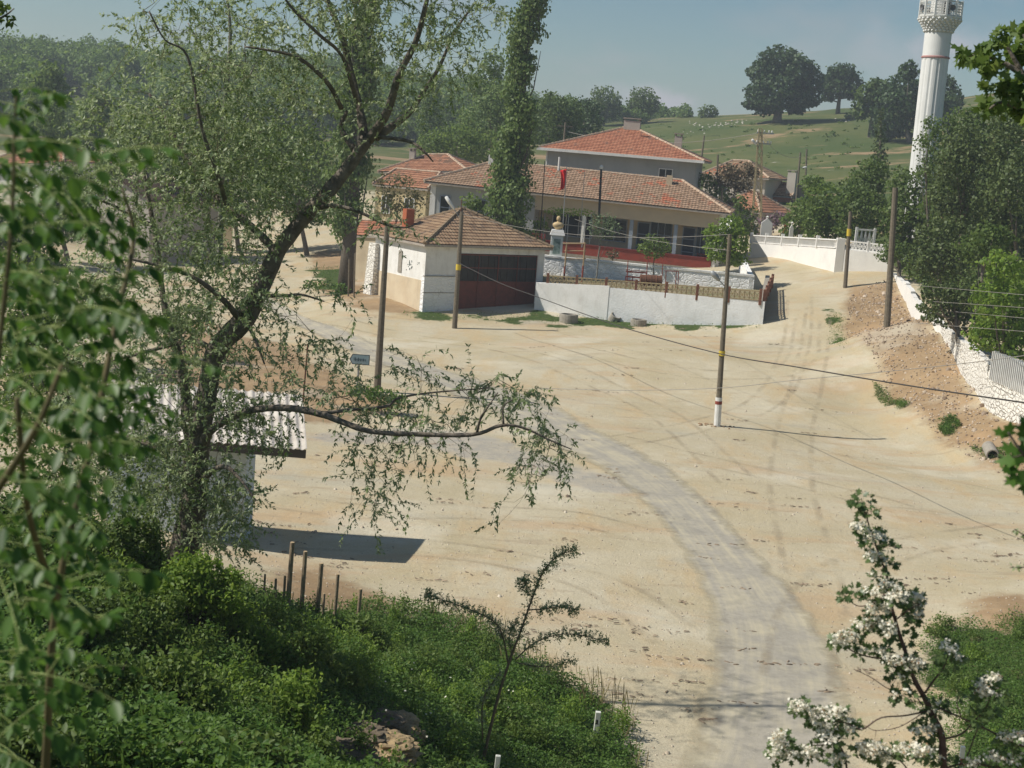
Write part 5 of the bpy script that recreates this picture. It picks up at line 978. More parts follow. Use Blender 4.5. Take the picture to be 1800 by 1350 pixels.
def trunk_mesh(e, base, ells, r0, m, bend=.15, forks=True, n=8):
    s = MB(); W_ = np.array([x[3]*x[5] for x in ells]); C_ = np.array([x[:3] for x in ells]); top = (C_*W_[:, None]).sum(0)/W_.sum(); H = top[2]-base[2]
    f = [0, .15, .35, .6, .85, 1.0]; P_ = [base-np.array([0, 0, .4])]+[base+(top-base)*t_+np.array([random.uniform(-1, 1)*bend*H*.1, random.uniform(-1, 1)*bend*H*.1, 0])*(t_ > 0) for t_ in f]
    s.tube(P_, [r0*1.35, r0*1.2, r0, r0*.85, r0*.7, r0*.5, r0*.3], n)
    if forks:
        for c in C_:
            t_ = random.uniform(.35, .8); a = base+(top-base)*t_; mid = (a+c)/2+np.array([0, 0, -.08*np.linalg.norm(c-a)]); s.tube([a, mid, c], [r0*.42, r0*.28, r0*.1], 6)
    return s.build('trunk', m, e, smooth=True)
DK = 1.0
def tree(name, label, base, Y, ells, dens, size, ml, mt=None, r0=.2, cat='tree', group=None, tpl=T_QUAD, shell=.5, forks=True, droop=0, yj=0.0, dep=.9, zground=True, nj=.75):
    b = at(base[0], base[1], Y); 
    if zground: b[2] = float(gz(b[0], b[1]))
    e = E(name, label, cat, b, group); el = px_ells(ells, Y, dep, yj); trunk_mesh(e, b, el, r0, mt or BARK, forks=forks)
    crown('crown', el, dens*(2.6 if Y < 200 else 1.5), size*1.12, ml, e, tpl, shell, droop=droop, nj=nj); return e
# oaks on the hill crest
tree('oak_tree', 'biggest dark oak standing alone on the crest of the green hill', (1365, 220), 261, [(1370, 108, 42, 24), (1345, 130, 30, 24), (1402, 125, 34, 28), (1428, 145, 20, 24), (1332, 165, 24, 22), (1368, 160, 45, 32), (1412, 168, 28, 22), (1322, 184, 17, 11), (1348, 190, 26, 13), (1398, 190, 20, 10), (1425, 180, 12, 10)], 7, .55, LF_OAK, BARKD, .75, yj=5)
tree('oak_tree', 'second oak on the crest with a clear trunk right of the biggest oak', (1473, 199), 276, [(1478, 130, 26, 18), (1458, 145, 18, 17), (1497, 145, 20, 20), (1478, 155, 34, 18), (1455, 170, 13, 9), (1500, 168, 14, 9)], 7, .55, LF_OAK, BARKD, .42, yj=4)
tree('oak_tree', 'lower oak with arching crown between the second oak and the minaret', (1532, 222), 235, [(1520, 170, 22, 20), (1545, 155, 25, 18), (1512, 195, 16, 16), (1550, 185, 30, 25)], 7, .5, LF_DARK, BARKD, .4, yj=4)
tree('oak_tree', 'tall oak whose crown passes behind the left edge of the minaret', (1600, 240), 225, [(1598, 125, 18, 17), (1590, 155, 35, 26), (1575, 190, 40, 35), (1610, 200, 30, 40), (1560, 225, 30, 25)], 7, .5, LF_OAK, BARKD, .45, yj=5)
tree('oak_tree', 'oak showing just right of the minaret against the sky', (1672, 240), 225, [(1660, 150, 20, 17), (1675, 178, 18, 26), (1650, 195, 25, 35)], 7, .5, LF_OAK, BARKD, .4, yj=4)
for x, y, rx, ry, Y, lab in ((1395, 232, 17, 9, 252, 'low dark shrub in the shade under the biggest oak'), (1462, 243, 16, 8, 240, 'round dark shrub beside the orange scar on the green hill'), (1245, 196, 17, 13, 300, 'lone bushy tree on the skyline left of the biggest oak'), (1205, 205, 14, 9, 305, 'small shrub on the skyline at the end of the wood'), (1500, 205, 14, 9, 262, 'shrub behind the pale stones on the crest')):
    b = at(x, y+ry, Y); e = E('hill_shrub', lab, 'shrub', b, 'shrubs on the green hill'); crown('foliage', px_ells([(x, y, rx, ry), (x-rx*.5, y+ry*.3, rx*.6, ry*.6), (x+rx*.5, y+ry*.2, rx*.6, ry*.7)], Y), 7, .5, LF_DARK, e)
# conifer
b = at(1545, 330, 140); e = E('conifer', 'narrow dark conifer pointing up left of the minaret', 'conifer', b); s = MB(); s.tube([b, at(1549, 195, 140)], [.25, .04], 6); s.build('trunk', BARKD, e)
crown('crown', px_ells([(1549-(k*.7), 195+k*13, 4+k*2.1, 9) for k in range(10)], 140), 14, .28, LF_PINE, e, droop=.6)
# poplars
def poplar(name, label, base, Y, prof, dens, size, m, r0):
    b = at(*base, Y); b[2] = float(gz(b[0], b[1])); e = E(name, label, 'poplar', b, 'tall narrow poplars'); el = []
    for (x0, y0, h0), (x1, y1, h1) in zip(prof[:-1], prof[1:]):
        n = max(1, int(abs(y0-y1)/16))
        for k in range(n):
            f = k/n; x = x0+(x1-x0)*f; y = y0+(y1-y0)*f; h = h0+(h1-h0)*f
            for _ in range(2): o = random.uniform(-.45, .45)*h; el.append((x+o, y+random.uniform(-8, 8), h*random.uniform(.5, .72), 22*random.uniform(.8, 1.3)))
    el = px_ells(el, Y, .9, 1.5); s = MB(); top = at(prof[-1][0], prof[-1][1], Y); s.tube([b-[0, 0, .5], b+(top-b)*.12, b+(top-b)*.3, b+(top-b)*.7, top], [r0*1.3, r0, r0*.8, r0*.4, .05], 9)
    for k in range(26): f = random.uniform(.12, .8); a = b+(top-b)*f; an = random.uniform(0, 6.28); l_ = random.uniform(1, 2.2); s.tube([a, a+[cos(an)*l_*.35, sin(an)*l_*.35, l_*.9], a+[cos(an)*l_*.5, sin(an)*l_*.5, l_*2.2]], [r0*.25, r0*.16, .02], 5)
    s.build('trunk', BARK, e, smooth=True); P_, N_ = clump_pts(el, dens*1.7, .2); n = len(P_); D_ = RNG.normal(size=(n, 3))*.6+[0, 0, 1.1]
    leaves('crown', P_, D_, N_+RNG.normal(size=(n, 3))*.6, size*(.6+.8*RNG.random(n)), T_QUAD, m, e); return e
poplar('poplar_tree', 'tall narrow poplar standing before the cafe, full height of the picture top', (893, 455), 103, [(895, 440, 42), (893, 380, 48), (897, 300, 44), (905, 220, 40), (915, 130, 36), (928, 50, 36), (938, -30, 30), (944, -90, 14)], 16, .23, LF_POP, .28)
poplar('poplar_tree', 'thick trunked poplar behind the big willow, left of the garage', (607, 512), 96, [(606, 405, 34), (610, 330, 44), (618, 250, 46), (628, 160, 44), (640, 60, 42), (650, -30, 40), (656, -100, 15)], 13, .23, LF_POP, .5)
# garden and street trees among the houses
tree('garden_tree', 'round bright tree hiding the right end of the stone wall', (1285, 478), 97.5, [(1258, 412, 24, 18), (1285, 400, 24, 22), (1296, 430, 24, 26), (1262, 438, 26, 22), (1290, 455, 26, 12)], 26, .17, LF_BRI, r0=.1)
tree('garden_tree', 'airy grey green tree with thin leaning trunk in front of the cafe windows', (1044, 498), 96, [(1060, 388, 24, 14), (1075, 402, 17, 13), (1045, 402, 13, 14), (1062, 412, 18, 10)], 15, .14, leafmat('grey_green', (.09, .13, .06), (.20, .26, .14), trans=.3), BARKL, .06)
tree('garden_tree', 'small bronze green tree before the red parapet of the cafe', (1150, 478), 97.6, [(1150, 425, 22, 13), (1135, 437, 16, 11), (1165, 436, 17, 13), (1150, 447, 20, 10)], 18, .14, LF_MID, r0=.05)
tree('garden_shrub', 'tiny reddish shrub behind the stone wall left of the bronze green tree', (1077, 460), 99.6, [(1077, 447, 14, 10)], 20, .13, LF_BROWN, r0=.04, cat='shrub')
tree('young_tree', 'sparse olive brown young tree rising behind the concrete pole', (688, 425), 99, [(705, 318, 32, 16), (680, 345, 32, 22), (728, 345, 30, 22), (705, 365, 45, 22), (670, 320, 18, 15)], 8, .15, leafmat('olive_leaves', (.10, .11, .035), (.17, .16, .06), trans=.3), r0=.06, shell=.1)
tree('leafy_tree', 'loose bright tree growing against the left wall of the cafe', (850, 455), 104, [(845, 395, 32, 30), (870, 420, 30, 25), (930, 425, 25, 25), (830, 360, 22, 22), (950, 395, 18, 14)], 13, .18, LF_MID, r0=.12, shell=.2)
v = E('pergola_vine', 'bright vine trailing over a wire pergola before the veranda', 'vine', at(1000, 395, 104)); crown('leaves', px_ells([(975, 372, 22, 7), (1000, 373, 25, 8), (1028, 374, 18, 7)], 104, 1.4), 26, .14, LF_BRI, v); s = MB()
for x in (958, 1000, 1040): s = MB(); s.beam(at(x, 376, 104), at(x-4, 430, 104), .07); s.build('pergola_post', METG, v)
tree('street_tree', 'dark tree behind the right corner of the cafe below the orange roof', (1312, 440), 118, [(1312, 385, 20, 24), (1300, 355, 14, 14), (1318, 405, 16, 14)], 12, .2, LF_DARK, r0=.1)
tree('lilac_bush', 'lilac tinted bush at the foot of the lattice pylon', (1352, 432), 119, [(1352, 392, 22, 16), (1372, 384, 18, 13), (1345, 410, 14, 14)], 13, .17, LF_LILAC, r0=.06, cat='bush')
tree('twiggy_bush', 'brown twiggy bush below the hip roof right of the grey house', (1290, 345), 136, [(1285, 305, 30, 20), (1318, 300, 22, 18), (1262, 325, 18, 14), (1300, 330, 30, 18)], 13, .2, LF_BROWN, r0=.06, cat='bush', shell=.1)
tree('green_bush', 'green bush against the right wall of the grey house', (1240, 350), 133, [(1240, 318, 18, 16), (1262, 345, 25, 18)], 9, .22, LF_MID, r0=.06, cat='bush')
for k, a in enumerate((((1400, 445), 113, [(1395, 392, 22, 22), (1410, 368, 25, 20), (1385, 410, 16, 14), (1425, 390, 25, 25)], LF_MID, 'leftmost tree behind the balustrade, next to the lilac bush'), ((1455, 450), 109, [(1450, 350, 40, 28), (1440, 385, 35, 25), (1470, 395, 40, 28), (1430, 325, 25, 20), (1440, 418, 30, 16)], LF_MID, 'broad tree in the middle behind the balustrade'),
                      ((1525, 455), 105, [(1520, 330, 42, 30), (1505, 365, 45, 35), (1545, 385, 35, 35), (1500, 405, 35, 22), (1535, 300, 30, 25)], LF_DARK, 'dark broad tree behind the corner pier of the balustrade wall'), ((1600, 470), 100.5, [(1590, 330, 32, 35), (1580, 380, 36, 36), (1610, 410, 36, 35), (1575, 430, 28, 18), (1630, 370, 30, 40)], LF_DARK, 'dark tree covering the lower minaret, right of the thick grey pole'))):
    tree('broadleaf_tree', a[4], a[0], a[1], a[2], 14, .21, a[3], BARKD, .17, group='trees behind the balustrade wall', yj=2)
tree('airy_tree', 'thin leafed tree top dotting the lower white shaft of the minaret', (1640, 440), 92, [(1632, 215, 14, 14), (1622, 250, 18, 20), (1645, 235, 15, 25), (1630, 285, 22, 18), (1618, 305, 22, 18)], 9, .15, LF_DARK, BARKD, .09, shell=.1, nj=1)
for a in (((1690, 520), 84, [(1700, 250, 40, 35), (1680, 290, 45, 35), (1720, 310, 45, 50), (1665, 340, 38, 40), (1700, 380, 55, 45)], LF_PINE, 'tallest pine behind the bank wall, right of the minaret', 'pine_tree'), ((1650, 520), 80, [(1640, 420, 36, 40), (1625, 455, 30, 30), (1665, 460, 45, 35), (1680, 420, 40, 40)], LF_PINE, 'pine leaning over the upper end of the bank wall', 'pine_tree'),
          ((1690, 620), 70, [(1660, 520, 40, 24), (1640, 510, 28, 16), (1700, 520, 45, 30), (1660, 555, 42, 20), (1632, 540, 24, 12), (1710, 570, 30, 25)], LF_PINE, 'low pine boughs drooping over the middle of the bank wall', 'pine_tree'), ((1800, 560), 78, [(1770, 250, 45, 50), (1790, 320, 50, 55), (1750, 350, 40, 45), (1780, 400, 50, 40)], LF_PINE, 'dense dark pine at the right edge under the overhanging branch', 'pine_tree'),
          ((1770, 640), 61, [(1765, 470, 40, 32), (1790, 520, 45, 50), (1745, 530, 38, 40), (1765, 580, 50, 40), (1730, 590, 34, 30), (1795, 600, 40, 35)], LF_BRI, 'bright green broadleaf tree at the right edge over the bank wall', 'broadleaf_tree'), ((1730, 480), 74, [(1720, 440, 40, 30), (1745, 420, 40, 30)], LF_DARK, 'dark crown between the pines and the bright tree', 'broadleaf_tree'),
          ((1580, 505), 94.5, [(1575, 440, 25, 16), (1560, 452, 20, 12), (1598, 455, 20, 20)], LF_DARK, 'small dark tree hanging over the right end of the front wall', 'broadleaf_tree')):
    tree(a[5], a[4], a[0], a[1], a[2], 20 if a[3] is LF_PINE else 24, .16, a[3], BARKD, .16, group='trees behind the bank wall', yj=2.5, droop=.5 if a[3] is LF_PINE else 0)
# broad trees in the village behind the willow and left of the poplar
MT = [((870, 330), 160, [(868, 112, 22, 22), (855, 150, 40, 30), (880, 180, 38, 40), (850, 215, 50, 40)], LF_POP, 'bushy tree top showing left of the tall poplar on the skyline'), ((800, 330), 150, [(800, 250, 50, 30), (840, 262, 45, 30), (760, 262, 35, 25)], LF_MID, 'low bright tree above the roof ridge of the cafe left end'),
      ((760, 300), 190, [(758, 170, 18, 35), (755, 210, 22, 40)], LF_DARK, 'narrow dark tree on the slope left of the poplar'), ((980, 300), 170, [(970, 190, 32, 30), (1000, 205, 28, 32), (960, 225, 35, 35), (990, 240, 30, 28)], LF_DARK, 'dark tree between the tall poplar and the red hip roof'), ((1025, 280), 185, [(1030, 195, 28, 22), (1035, 220, 28, 22), (1010, 235, 22, 15)], LF_OAK, 'dark tree above the left slope of the red hip roof'),
      ((540, 440), 120, [(520, 260, 60, 50), (560, 310, 50, 50), (490, 330, 60, 45), (540, 370, 45, 30), (470, 280, 45, 45)], LF_MID, 'large village tree behind the leaning willow trunk'), ((420, 440), 126, [(400, 260, 60, 60), (440, 330, 60, 50), (360, 310, 55, 50), (390, 370, 50, 30)], LF_MID, 'large village tree behind the middle of the willow'),
      ((280, 440), 116, [(250, 240, 60, 50), (300, 280, 50, 40), (210, 290, 45, 35)], LF_DARK, 'tree behind the pale barn gable'), ((120, 440), 104, [(90, 340, 55, 45), (140, 390, 45, 40), (60, 400, 60, 45), (130, 330, 50, 40)], LF_DARK, 'dark tree left of the pale barn'), ((30, 480), 92, [(20, 440, 60, 50), (80, 480, 55, 40), (-30, 400, 50, 60)], LF_DARK, 'dark bush tree at the left edge below the orange roofed cottage')]
for a in MT: tree('village_tree', a[4], a[0], a[1], a[2], 9, .27, a[3], BARKD, .2, group='trees among the village houses', yj=5)
for k, a in enumerate((((170, 590), 62, [(150, 520, 60, 40), (210, 560, 50, 40), (100, 570, 60, 40)], 'dark shrubby thicket behind the shed at the left'), ((60, 640), 52, [(40, 560, 60, 70), (90, 640, 70, 50), (20, 660, 60, 60)], 'dark shrubby thicket at the left edge of the orange earth'), ((330, 600), 66, [(330, 560, 40, 30), (290, 580, 40, 25)], 'low shrub beside the orange earth behind the willow'))):
    tree('thicket_shrub', a[3], a[0], a[1], a[2], 22, .15, LF_DARK, BARKD, .07, cat='shrub', group='shrubs left of the square', yj=3)
tree('tall_tree', 'wide dark tree mass filling the right edge behind the pines', (1760, 480), 96, [(1690, 225, 40, 32), (1745, 225, 50, 45), (1800, 250, 55, 60), (1720, 300, 60, 55), (1790, 350, 60, 60), (1655, 300, 38, 48), (1660, 370, 45, 50), (1730, 400, 60, 50), (1640, 240, 22, 30, .5), (1810, 440, 50, 50)], 12, .2, LF_DARK, BARKD, .2, yj=3)
tree('dense_shrub', 'dense dark shrub on top of the upper bank wall under the pines', (1640, 520), 84, [(1620, 470, 32, 26), (1650, 490, 38, 28), (1690, 500, 45, 32), (1735, 520, 45, 40)], 20, .15, LF_DARK, BARKD, .08, cat='shrub')
tree('leafy_shrub', 'leafy shrub between the close ash bush and the shed roof', (150, 960), 27, [(60, 600, 90, 90), (150, 690, 95, 70), (50, 740, 90, 90), (210, 800, 85, 60), (100, 850, 110, 70), (250, 880, 55, 45), (120, 560, 60, 50), (20, 480, 60, 60)], 70, .075, LF_MID, BARKD, .05, cat='shrub', tpl=T_OVAL, shell=.15, yj=1.5)
# low green clump at the foot of the tall concrete pole and small weeds
tree('low_bush', 'low dark green bush at the foot of the direction sign', (672, 706), 57, [(640, 690, 32, 14), (675, 698, 34, 16), (700, 706, 20, 14)], 60, .09, LF_HERB, BARKD, .03, cat='bush', forks=False)
tree('low_bush', 'small bright bush by the trunk of the thick poplar', (606, 520), 95, [(600, 508, 14, 12), (610, 522, 18, 10), (552, 500, 20, 10)], 24, .14, LF_HERB, BARKD, .03, cat='bush', forks=False)
s = MB(); [s.tube([at(x, 532, 93.5), at(x+2, 455, 93.5)], .06, 6) for x in (612,)]; o = s.build('leaning_stick', POLEW, None, loc=at(612, 532, 93.5)); tag(o, 'thin upright stick beside the thick poplar trunk', 'stick', 'sticks by the poplar')
s = MB(); [s.tube([at(x, 530, 93), at(x+2, 445, 93)], .06, 6) for x in (622,)]; o = s.build('leaning_stick', POLEW, None, loc=at(622, 530, 93)); tag(o, 'second thin upright stick, nearer the garage', 'stick', 'sticks by the poplar')
# ---------- hillside: individual copies and the wood
def proto(kind):
    e = E('hillside_tree', 'x', 'tree', (0, 0, 0)); r = {0: [(0, 0, 4.2, 3, 3, 2.6), (1.4, .3, 3.4, 2, 2, 1.8), (-1.5, 0, 3.2, 2, 2, 1.7)], 1: [(0, 0, 5.5, 2.3, 2.3, 2.6), (.6, .3, 3.2, 2.2, 2.2, 2), (-.5, 0, 7, 1.4, 1.4, 1.4)], 2: [(0, 0, 2.2, 2.8, 2.4, 1.8), (2, .5, 1.8, 1.7, 1.7, 1.3), (-1.6, 0, 1.7, 1.8, 1.8, 1.4)]}[kind]
    s = MB(); s.tube([(0, 0, -1), (0, 0, 1.5), (.2, 0, 4)], [.25, .2, .08], 6); s.build('trunk', BARKD, e); crown('crown', r, 13, .42, [LF_DARK, LF_MID, LF_FAR][kind], e); return e
PR = [proto(k) for k in range(3)]; usedp = [False]*3
GRP = {0: ('trees on the wooded slope left of the willow fork', 'round topped tree on the wooded slope seen through the willow'), 1: ('trees on the slope beside the poplar', 'round topped tree on the slope beside the tall poplar'), 2: ('bushes at the foot of the wood', 'bush at the foot of the wood above the red hip roof')}
cnt = 0
for (x0, x1, y0, y1, n, g) in ((-20, 540, 165, 300, 46, 0), (660, 900, 190, 285, 20, 1), (960, 1130, 210, 268, 12, 2)):
    for _ in range(n):
        px_, py_ = random.uniform(x0, x1), random.uniform(y0, y1); q = G(px_, py_, 140)
        if q[1] > 400 or (g == 0 and 55 < px_ < 175 and py_ < 200): continue
        k = random.choice((0, 1, 2)) if g < 2 else random.choice((0, 2))
        if usedp[k]:
            c = PR[k].copy(); COL.objects.link(c)
            for ch in list(PR[k].children): d_ = ch.copy(); COL.objects.link(d_); d_.parent = c
        else: c = PR[k]; usedp[k] = True
        c.location = tuple(q-[0, 0, .2]); sc_ = random.uniform(.7, 1.25); c.scale = (sc_, sc_, sc_*random.uniform(.85, 1.15)); c.rotation_euler = (0, 0, random.uniform(0, 6.28)); c['group'] = GRP[g][0]; kd = ('spreading', 'tall', 'bushy')[k]; c['label'] = {0: kd+' tree '+('high' if py_ < 225 else 'low')+' on the slope '+('above the orange cottage' if px_ < 150 else 'left of the slender pale trunk' if px_ < 390 else 'between pale trunk and willow fork'), 1: kd+' tree on the slope left of the tall poplar'+(' near the wood' if py_ < 235 else ' near the roofs'), 2: kd+' bush above the red hip roof'+(' nearest the poplar' if px_ < 1040 else ' nearest the open hill')}[g]; cnt += 1
# tufts and low scrub strewn over the open hill
et = []
for _ in range(130):
    q = G(random.uniform(1130, 1560), random.uniform(212, 300), 150)
    if q[1] < 420: r_ = random.uniform(.15, .6)**1.3; et.append((q[0], q[1], q[2]+r_*.2, r_*1.4, r_, r_*.45))
P_, N_ = clump_pts(et, 9, .4); n = len(P_); o = leaves('hill_scrub', P_, RNG.normal(size=(n, 3)), N_+RNG.normal(size=(n, 3))*.5, .38*(.6+.7*RNG.random(n)), T_QUAD, LF_MID, None, off=np.zeros(3)); tag(o, kind='stuff')
# the far wood along the ridge, one mass
el = []
def wood(n, xr, Yr, h0, h1, test=None):
    k = 0
    while k < n:
        Yk = random.uniform(*Yr); px_ = random.uniform(*xr); X_ = at(px_, 400, Yk)[0]; z_ = float(gz(X_, Yk)); k += 1
        if test and not test(px_, Yk): continue
        h = random.uniform(h0, h1)*(1-.62*max(0, min(1, (px_-620)/420))); r_ = random.uniform(.30, .46)*h
        el.append((X_, Yk, z_+h*.62, r_, r_, h*.42)); el.append((X_+r_*.5, Yk-r_*.3, z_+h*.42, r_*.8, r_*.8, h*.34))
wood(520, (-250, 1195), (300, 400), 7, 11.5, lambda p, Y: not (p > 1120 and Y < 330)); wood(230, (180, 1090), (255, 300), 6, 10, lambda p, Y: not (p > 950)); wood(60, (960, 1180), (335, 400), 6, 9)
wood(60, (-200, 60), (240, 300), 7, 11)
P_, N_ = clump_pts(el, 3.6, .6); n = len(P_); o = leaves('far_wood', P_, RNG.normal(size=(n, 3)), N_+RNG.normal(size=(n, 3))*.5+[0, 0, .3], 0.68*(.6+.7*RNG.random(n)), T_QUAD, LF_FAR, None, off=np.zeros(3)); tag(o, kind='stuff')

# ---------- attached twig growth for the near trees
def grow(skel, pts, step=.35, jit=.05):
    """skel: list of nodes (array k,3); pts: attractors. returns segments p0,p1,parent structure"""
    nodes = [np.array(p_) for p_ in skel]; par = [-1]*len(nodes); A = np.array(nodes); ns0 = len(nodes)
    d0 = np.array([np.min(((A-q)**2).sum(1)) for q in pts]); order = np.argsort(d0); buf = np.zeros((len(nodes)+len(pts)*14+10, 3)); buf[:len(nodes)] = A; c = len(nodes); tips = []
    for i in order:
        q = pts[i]; dd = ((buf[:c]-q)**2).sum(1); j = int(np.argmin(dd)); D_ = sqrt(dd[j]); k = max(1, min(12, int(D_/step)+1)); prev = j; a = buf[j].copy(); sag = RNG.normal(size=3)*jit*D_
        for t_ in range(1, k+1):
            f = t_/k; buf[c] = a+(q-a)*f+sag*sin(pi*f); par.append(prev); prev = c; c += 1
        tips.append(c-1)
    return buf[:c], np.array(par), ns0, tips
def pipe(nodes, par, ns0, r_tip, rmax, ex=2.4):
    r = np.full(len(nodes), 0.0); acc = np.zeros(len(nodes))
    for i in range(len(nodes)-1, ns0-1, -1):
        if acc[i] == 0: acc[i] = r_tip**ex
        r[i] = min(acc[i]**(1/ex), rmax)
        if par[i] >= 0: acc[par[i]] += acc[i]
    return r
T_SEG = None
def segs(name, P0, P1, R0, R1, m, parent):
    P0 = np.array(P0); P1 = np.array(P1); d = unit(P1-P0); ref = np.where(np.abs(d[:, 2:3]) < .8, np.array([[0, 0, 1.0]]), np.array([[1.0, 0, 0]])); a = unit(np.cross(d, ref)); b = np.cross(d, a); vs = []
    for P_, R_2 in ((P0, R0), (P1, R1)):
        for k in range(4): an = pi/2*k; vs.append(P_+np.array(R_2)[:, None]*(a*cos(an)+b*sin(an)))
    v = np.stack(vs, 1)-base_of(parent); me = np_mesh(name, v.reshape(-1, 3), [(0, 1, 5, 4), (1, 2, 6, 5), (2, 3, 7, 6), (3, 0, 4, 7)], len(P0), 8); return link(name, me, parent, m)
def limbs_px(L_, Y, dY=0):
    out = []
    for k, l in enumerate(L_):
        dy = 0; pts = []
        for i, q in enumerate(l): Yk = Y+(q[3] if len(q) > 3 else 0); pts.append((at(q[0], q[1], Yk), q[2]/pxm(Yk)))
        out.append(pts)
    return out
def skel_nodes(limbs, step=.15):
    N_ = []
    for l in limbs:
        for (a, _), (b, _) in zip(l[:-1], l[1:]): n = max(1, int(np.linalg.norm(b-a)/step)); N_ += [a+(b-a)*k/n for k in range(n)]
        N_.append(l[-1][0])
    return N_
def limb_mesh(limbs, name, m, parent, n=10, knob=.05):
    s = MB()
    for l in limbs:
        P_ = catmull([a for a, _ in l], 5); R_2 = np.interp(np.linspace(0, len(l)-1, len(P_)), range(len(l)), [r for _, r in l])*(1+RNG.normal(size=len(P_))*knob); s.tube(P_, R_2, n)
    return s.build(name, m, parent, smooth=True)
# ---------- the big willow
YW = 20.0
WL = [[(305, 1040, 36), (330, 940, 34), (343, 860, 31), (345, 800, 29), (362, 700, 24), (382, 615, 25), (430, 560, 27), (468, 485, 21), (490, 440, 19), (530, 388, 18), (580, 333, 16), (620, 283, 15), (646, 242, 15)],
      [(642, 250, 12), (632, 190, 9, .2), (615, 120, 8, .4), (600, 60, 7, .5), (574, -5, 6, .6), (562, -60, 4, .7), (540, -200, 4, .8), (520, -360, 2, .9)], [(648, 246, 12), (680, 198, 10, -.2), (702, 130, 8, -.4), (730, 75, 7, -.5), (748, 10, 5, -.6), (760, -50, 4, -.7), (765, -180, 3.5, -.8), (740, -330, 2, -.9)],
      [(660, 242, 10), (718, 200, 7, .3), (745, 160, 5, .5), (772, 118, 4, .6), (800, 55, 3, .8), (835, 5, 2, .9)], [(628, 180, 6), (602, 100, 4, -.5), (560, 60, 4, -.8), (510, 10, 3, -1), (480, -40, 2, -1)], [(600, 190, 6), (575, 145, 5, -.4), (525, 102, 4, -.7), (470, 88, 3, -.8), (430, 82, 2, -.8)],
      [(622, 262, 8), (600, 225, 6, .5), (610, 195, 4, .6)], [(662, 240, 5), (718, 248, 4, -.3), (745, 266, 3, -.4), (762, 285, 1.5, -.4)], [(560, 365, 6), (590, 362, 5, -.3), (630, 372, 4, -.5), (684, 397, 3, -.6), (720, 400, 1.5, -.7)],
      [(488, 446, 11), (455, 410, 9, .3), (405, 368, 8, .6), (365, 330, 7, .8), (320, 268, 6, 1), (285, 195, 5, 1.2), (262, 165, 3, 1.2)], [(400, 366, 6), (380, 300, 5, -.6), (355, 225, 4, -.9), (330, 100, 3, -1), (290, 70, 2, -1.1), (262, 20, 2, -1.2)],
      [(425, 565, 9), (395, 530, 7, -.5), (345, 490, 5, -.8), (290, 470, 4, -1), (230, 455, 3, -1.1)], [(272, 395, 4, 1), (240, 385, 4, .8), (200, 362, 3, .6), (155, 345, 2, .5)], [(345, 800, 18), (330, 742, 15, .2), (326, 690, 13, .3), (312, 620, 10, .5), (290, 540, 8, .6), (270, 400, 6, 1), (250, 290, 4, 1.2)],
      [(350, 792, 13), (372, 755, 10, -.3), (430, 724, 9, -.5), (500, 717, 8, -.7), (560, 727, 8, -.8), (600, 741, 7, -.9), (650, 758, 6.5, -1), (720, 763, 6, -1), (830, 764, 5, -1.1), (880, 748, 4, -1.2), (920, 752, 3, -1.2), (970, 775, 2, -1.2), (1005, 790, 1.2, -1.2)],
      [(565, 727, 5, -.8), (620, 720, 4, -.6), (680, 714, 3.5, -.5), (700, 700, 3, -.5), (760, 690, 2, -.5), (860, 682, 1.5, -.5)], [(838, 762, 3.5, -1.1), (845, 735, 3, -1.2), (858, 715, 2, -1.3), (875, 690, 1.5, -1.3)], [(885, 747, 3, -1.2), (885, 715, 2, -1.2), (905, 700, 1.2, -1.2)],
      [(380, 620, 7), (340, 600, 6, .4), (250, 620, 4, .6), (180, 640, 3, .7)], [(345, 860, 10), (290, 800, 7, .5), (230, 770, 5, .8), (150, 760, 3, 1)], [(345, 850, 9), (390, 820, 6, -.6), (420, 840, 4, -.8), (450, 880, 2, -.9)], [(455, 520, 5), (500, 520, 4, -.2), (530, 518, 3, -.3), (570, 530, 1.5, -.4)], [(430, 560, 5), (450, 600, 4, -.3), (465, 640, 2, -.4)]]
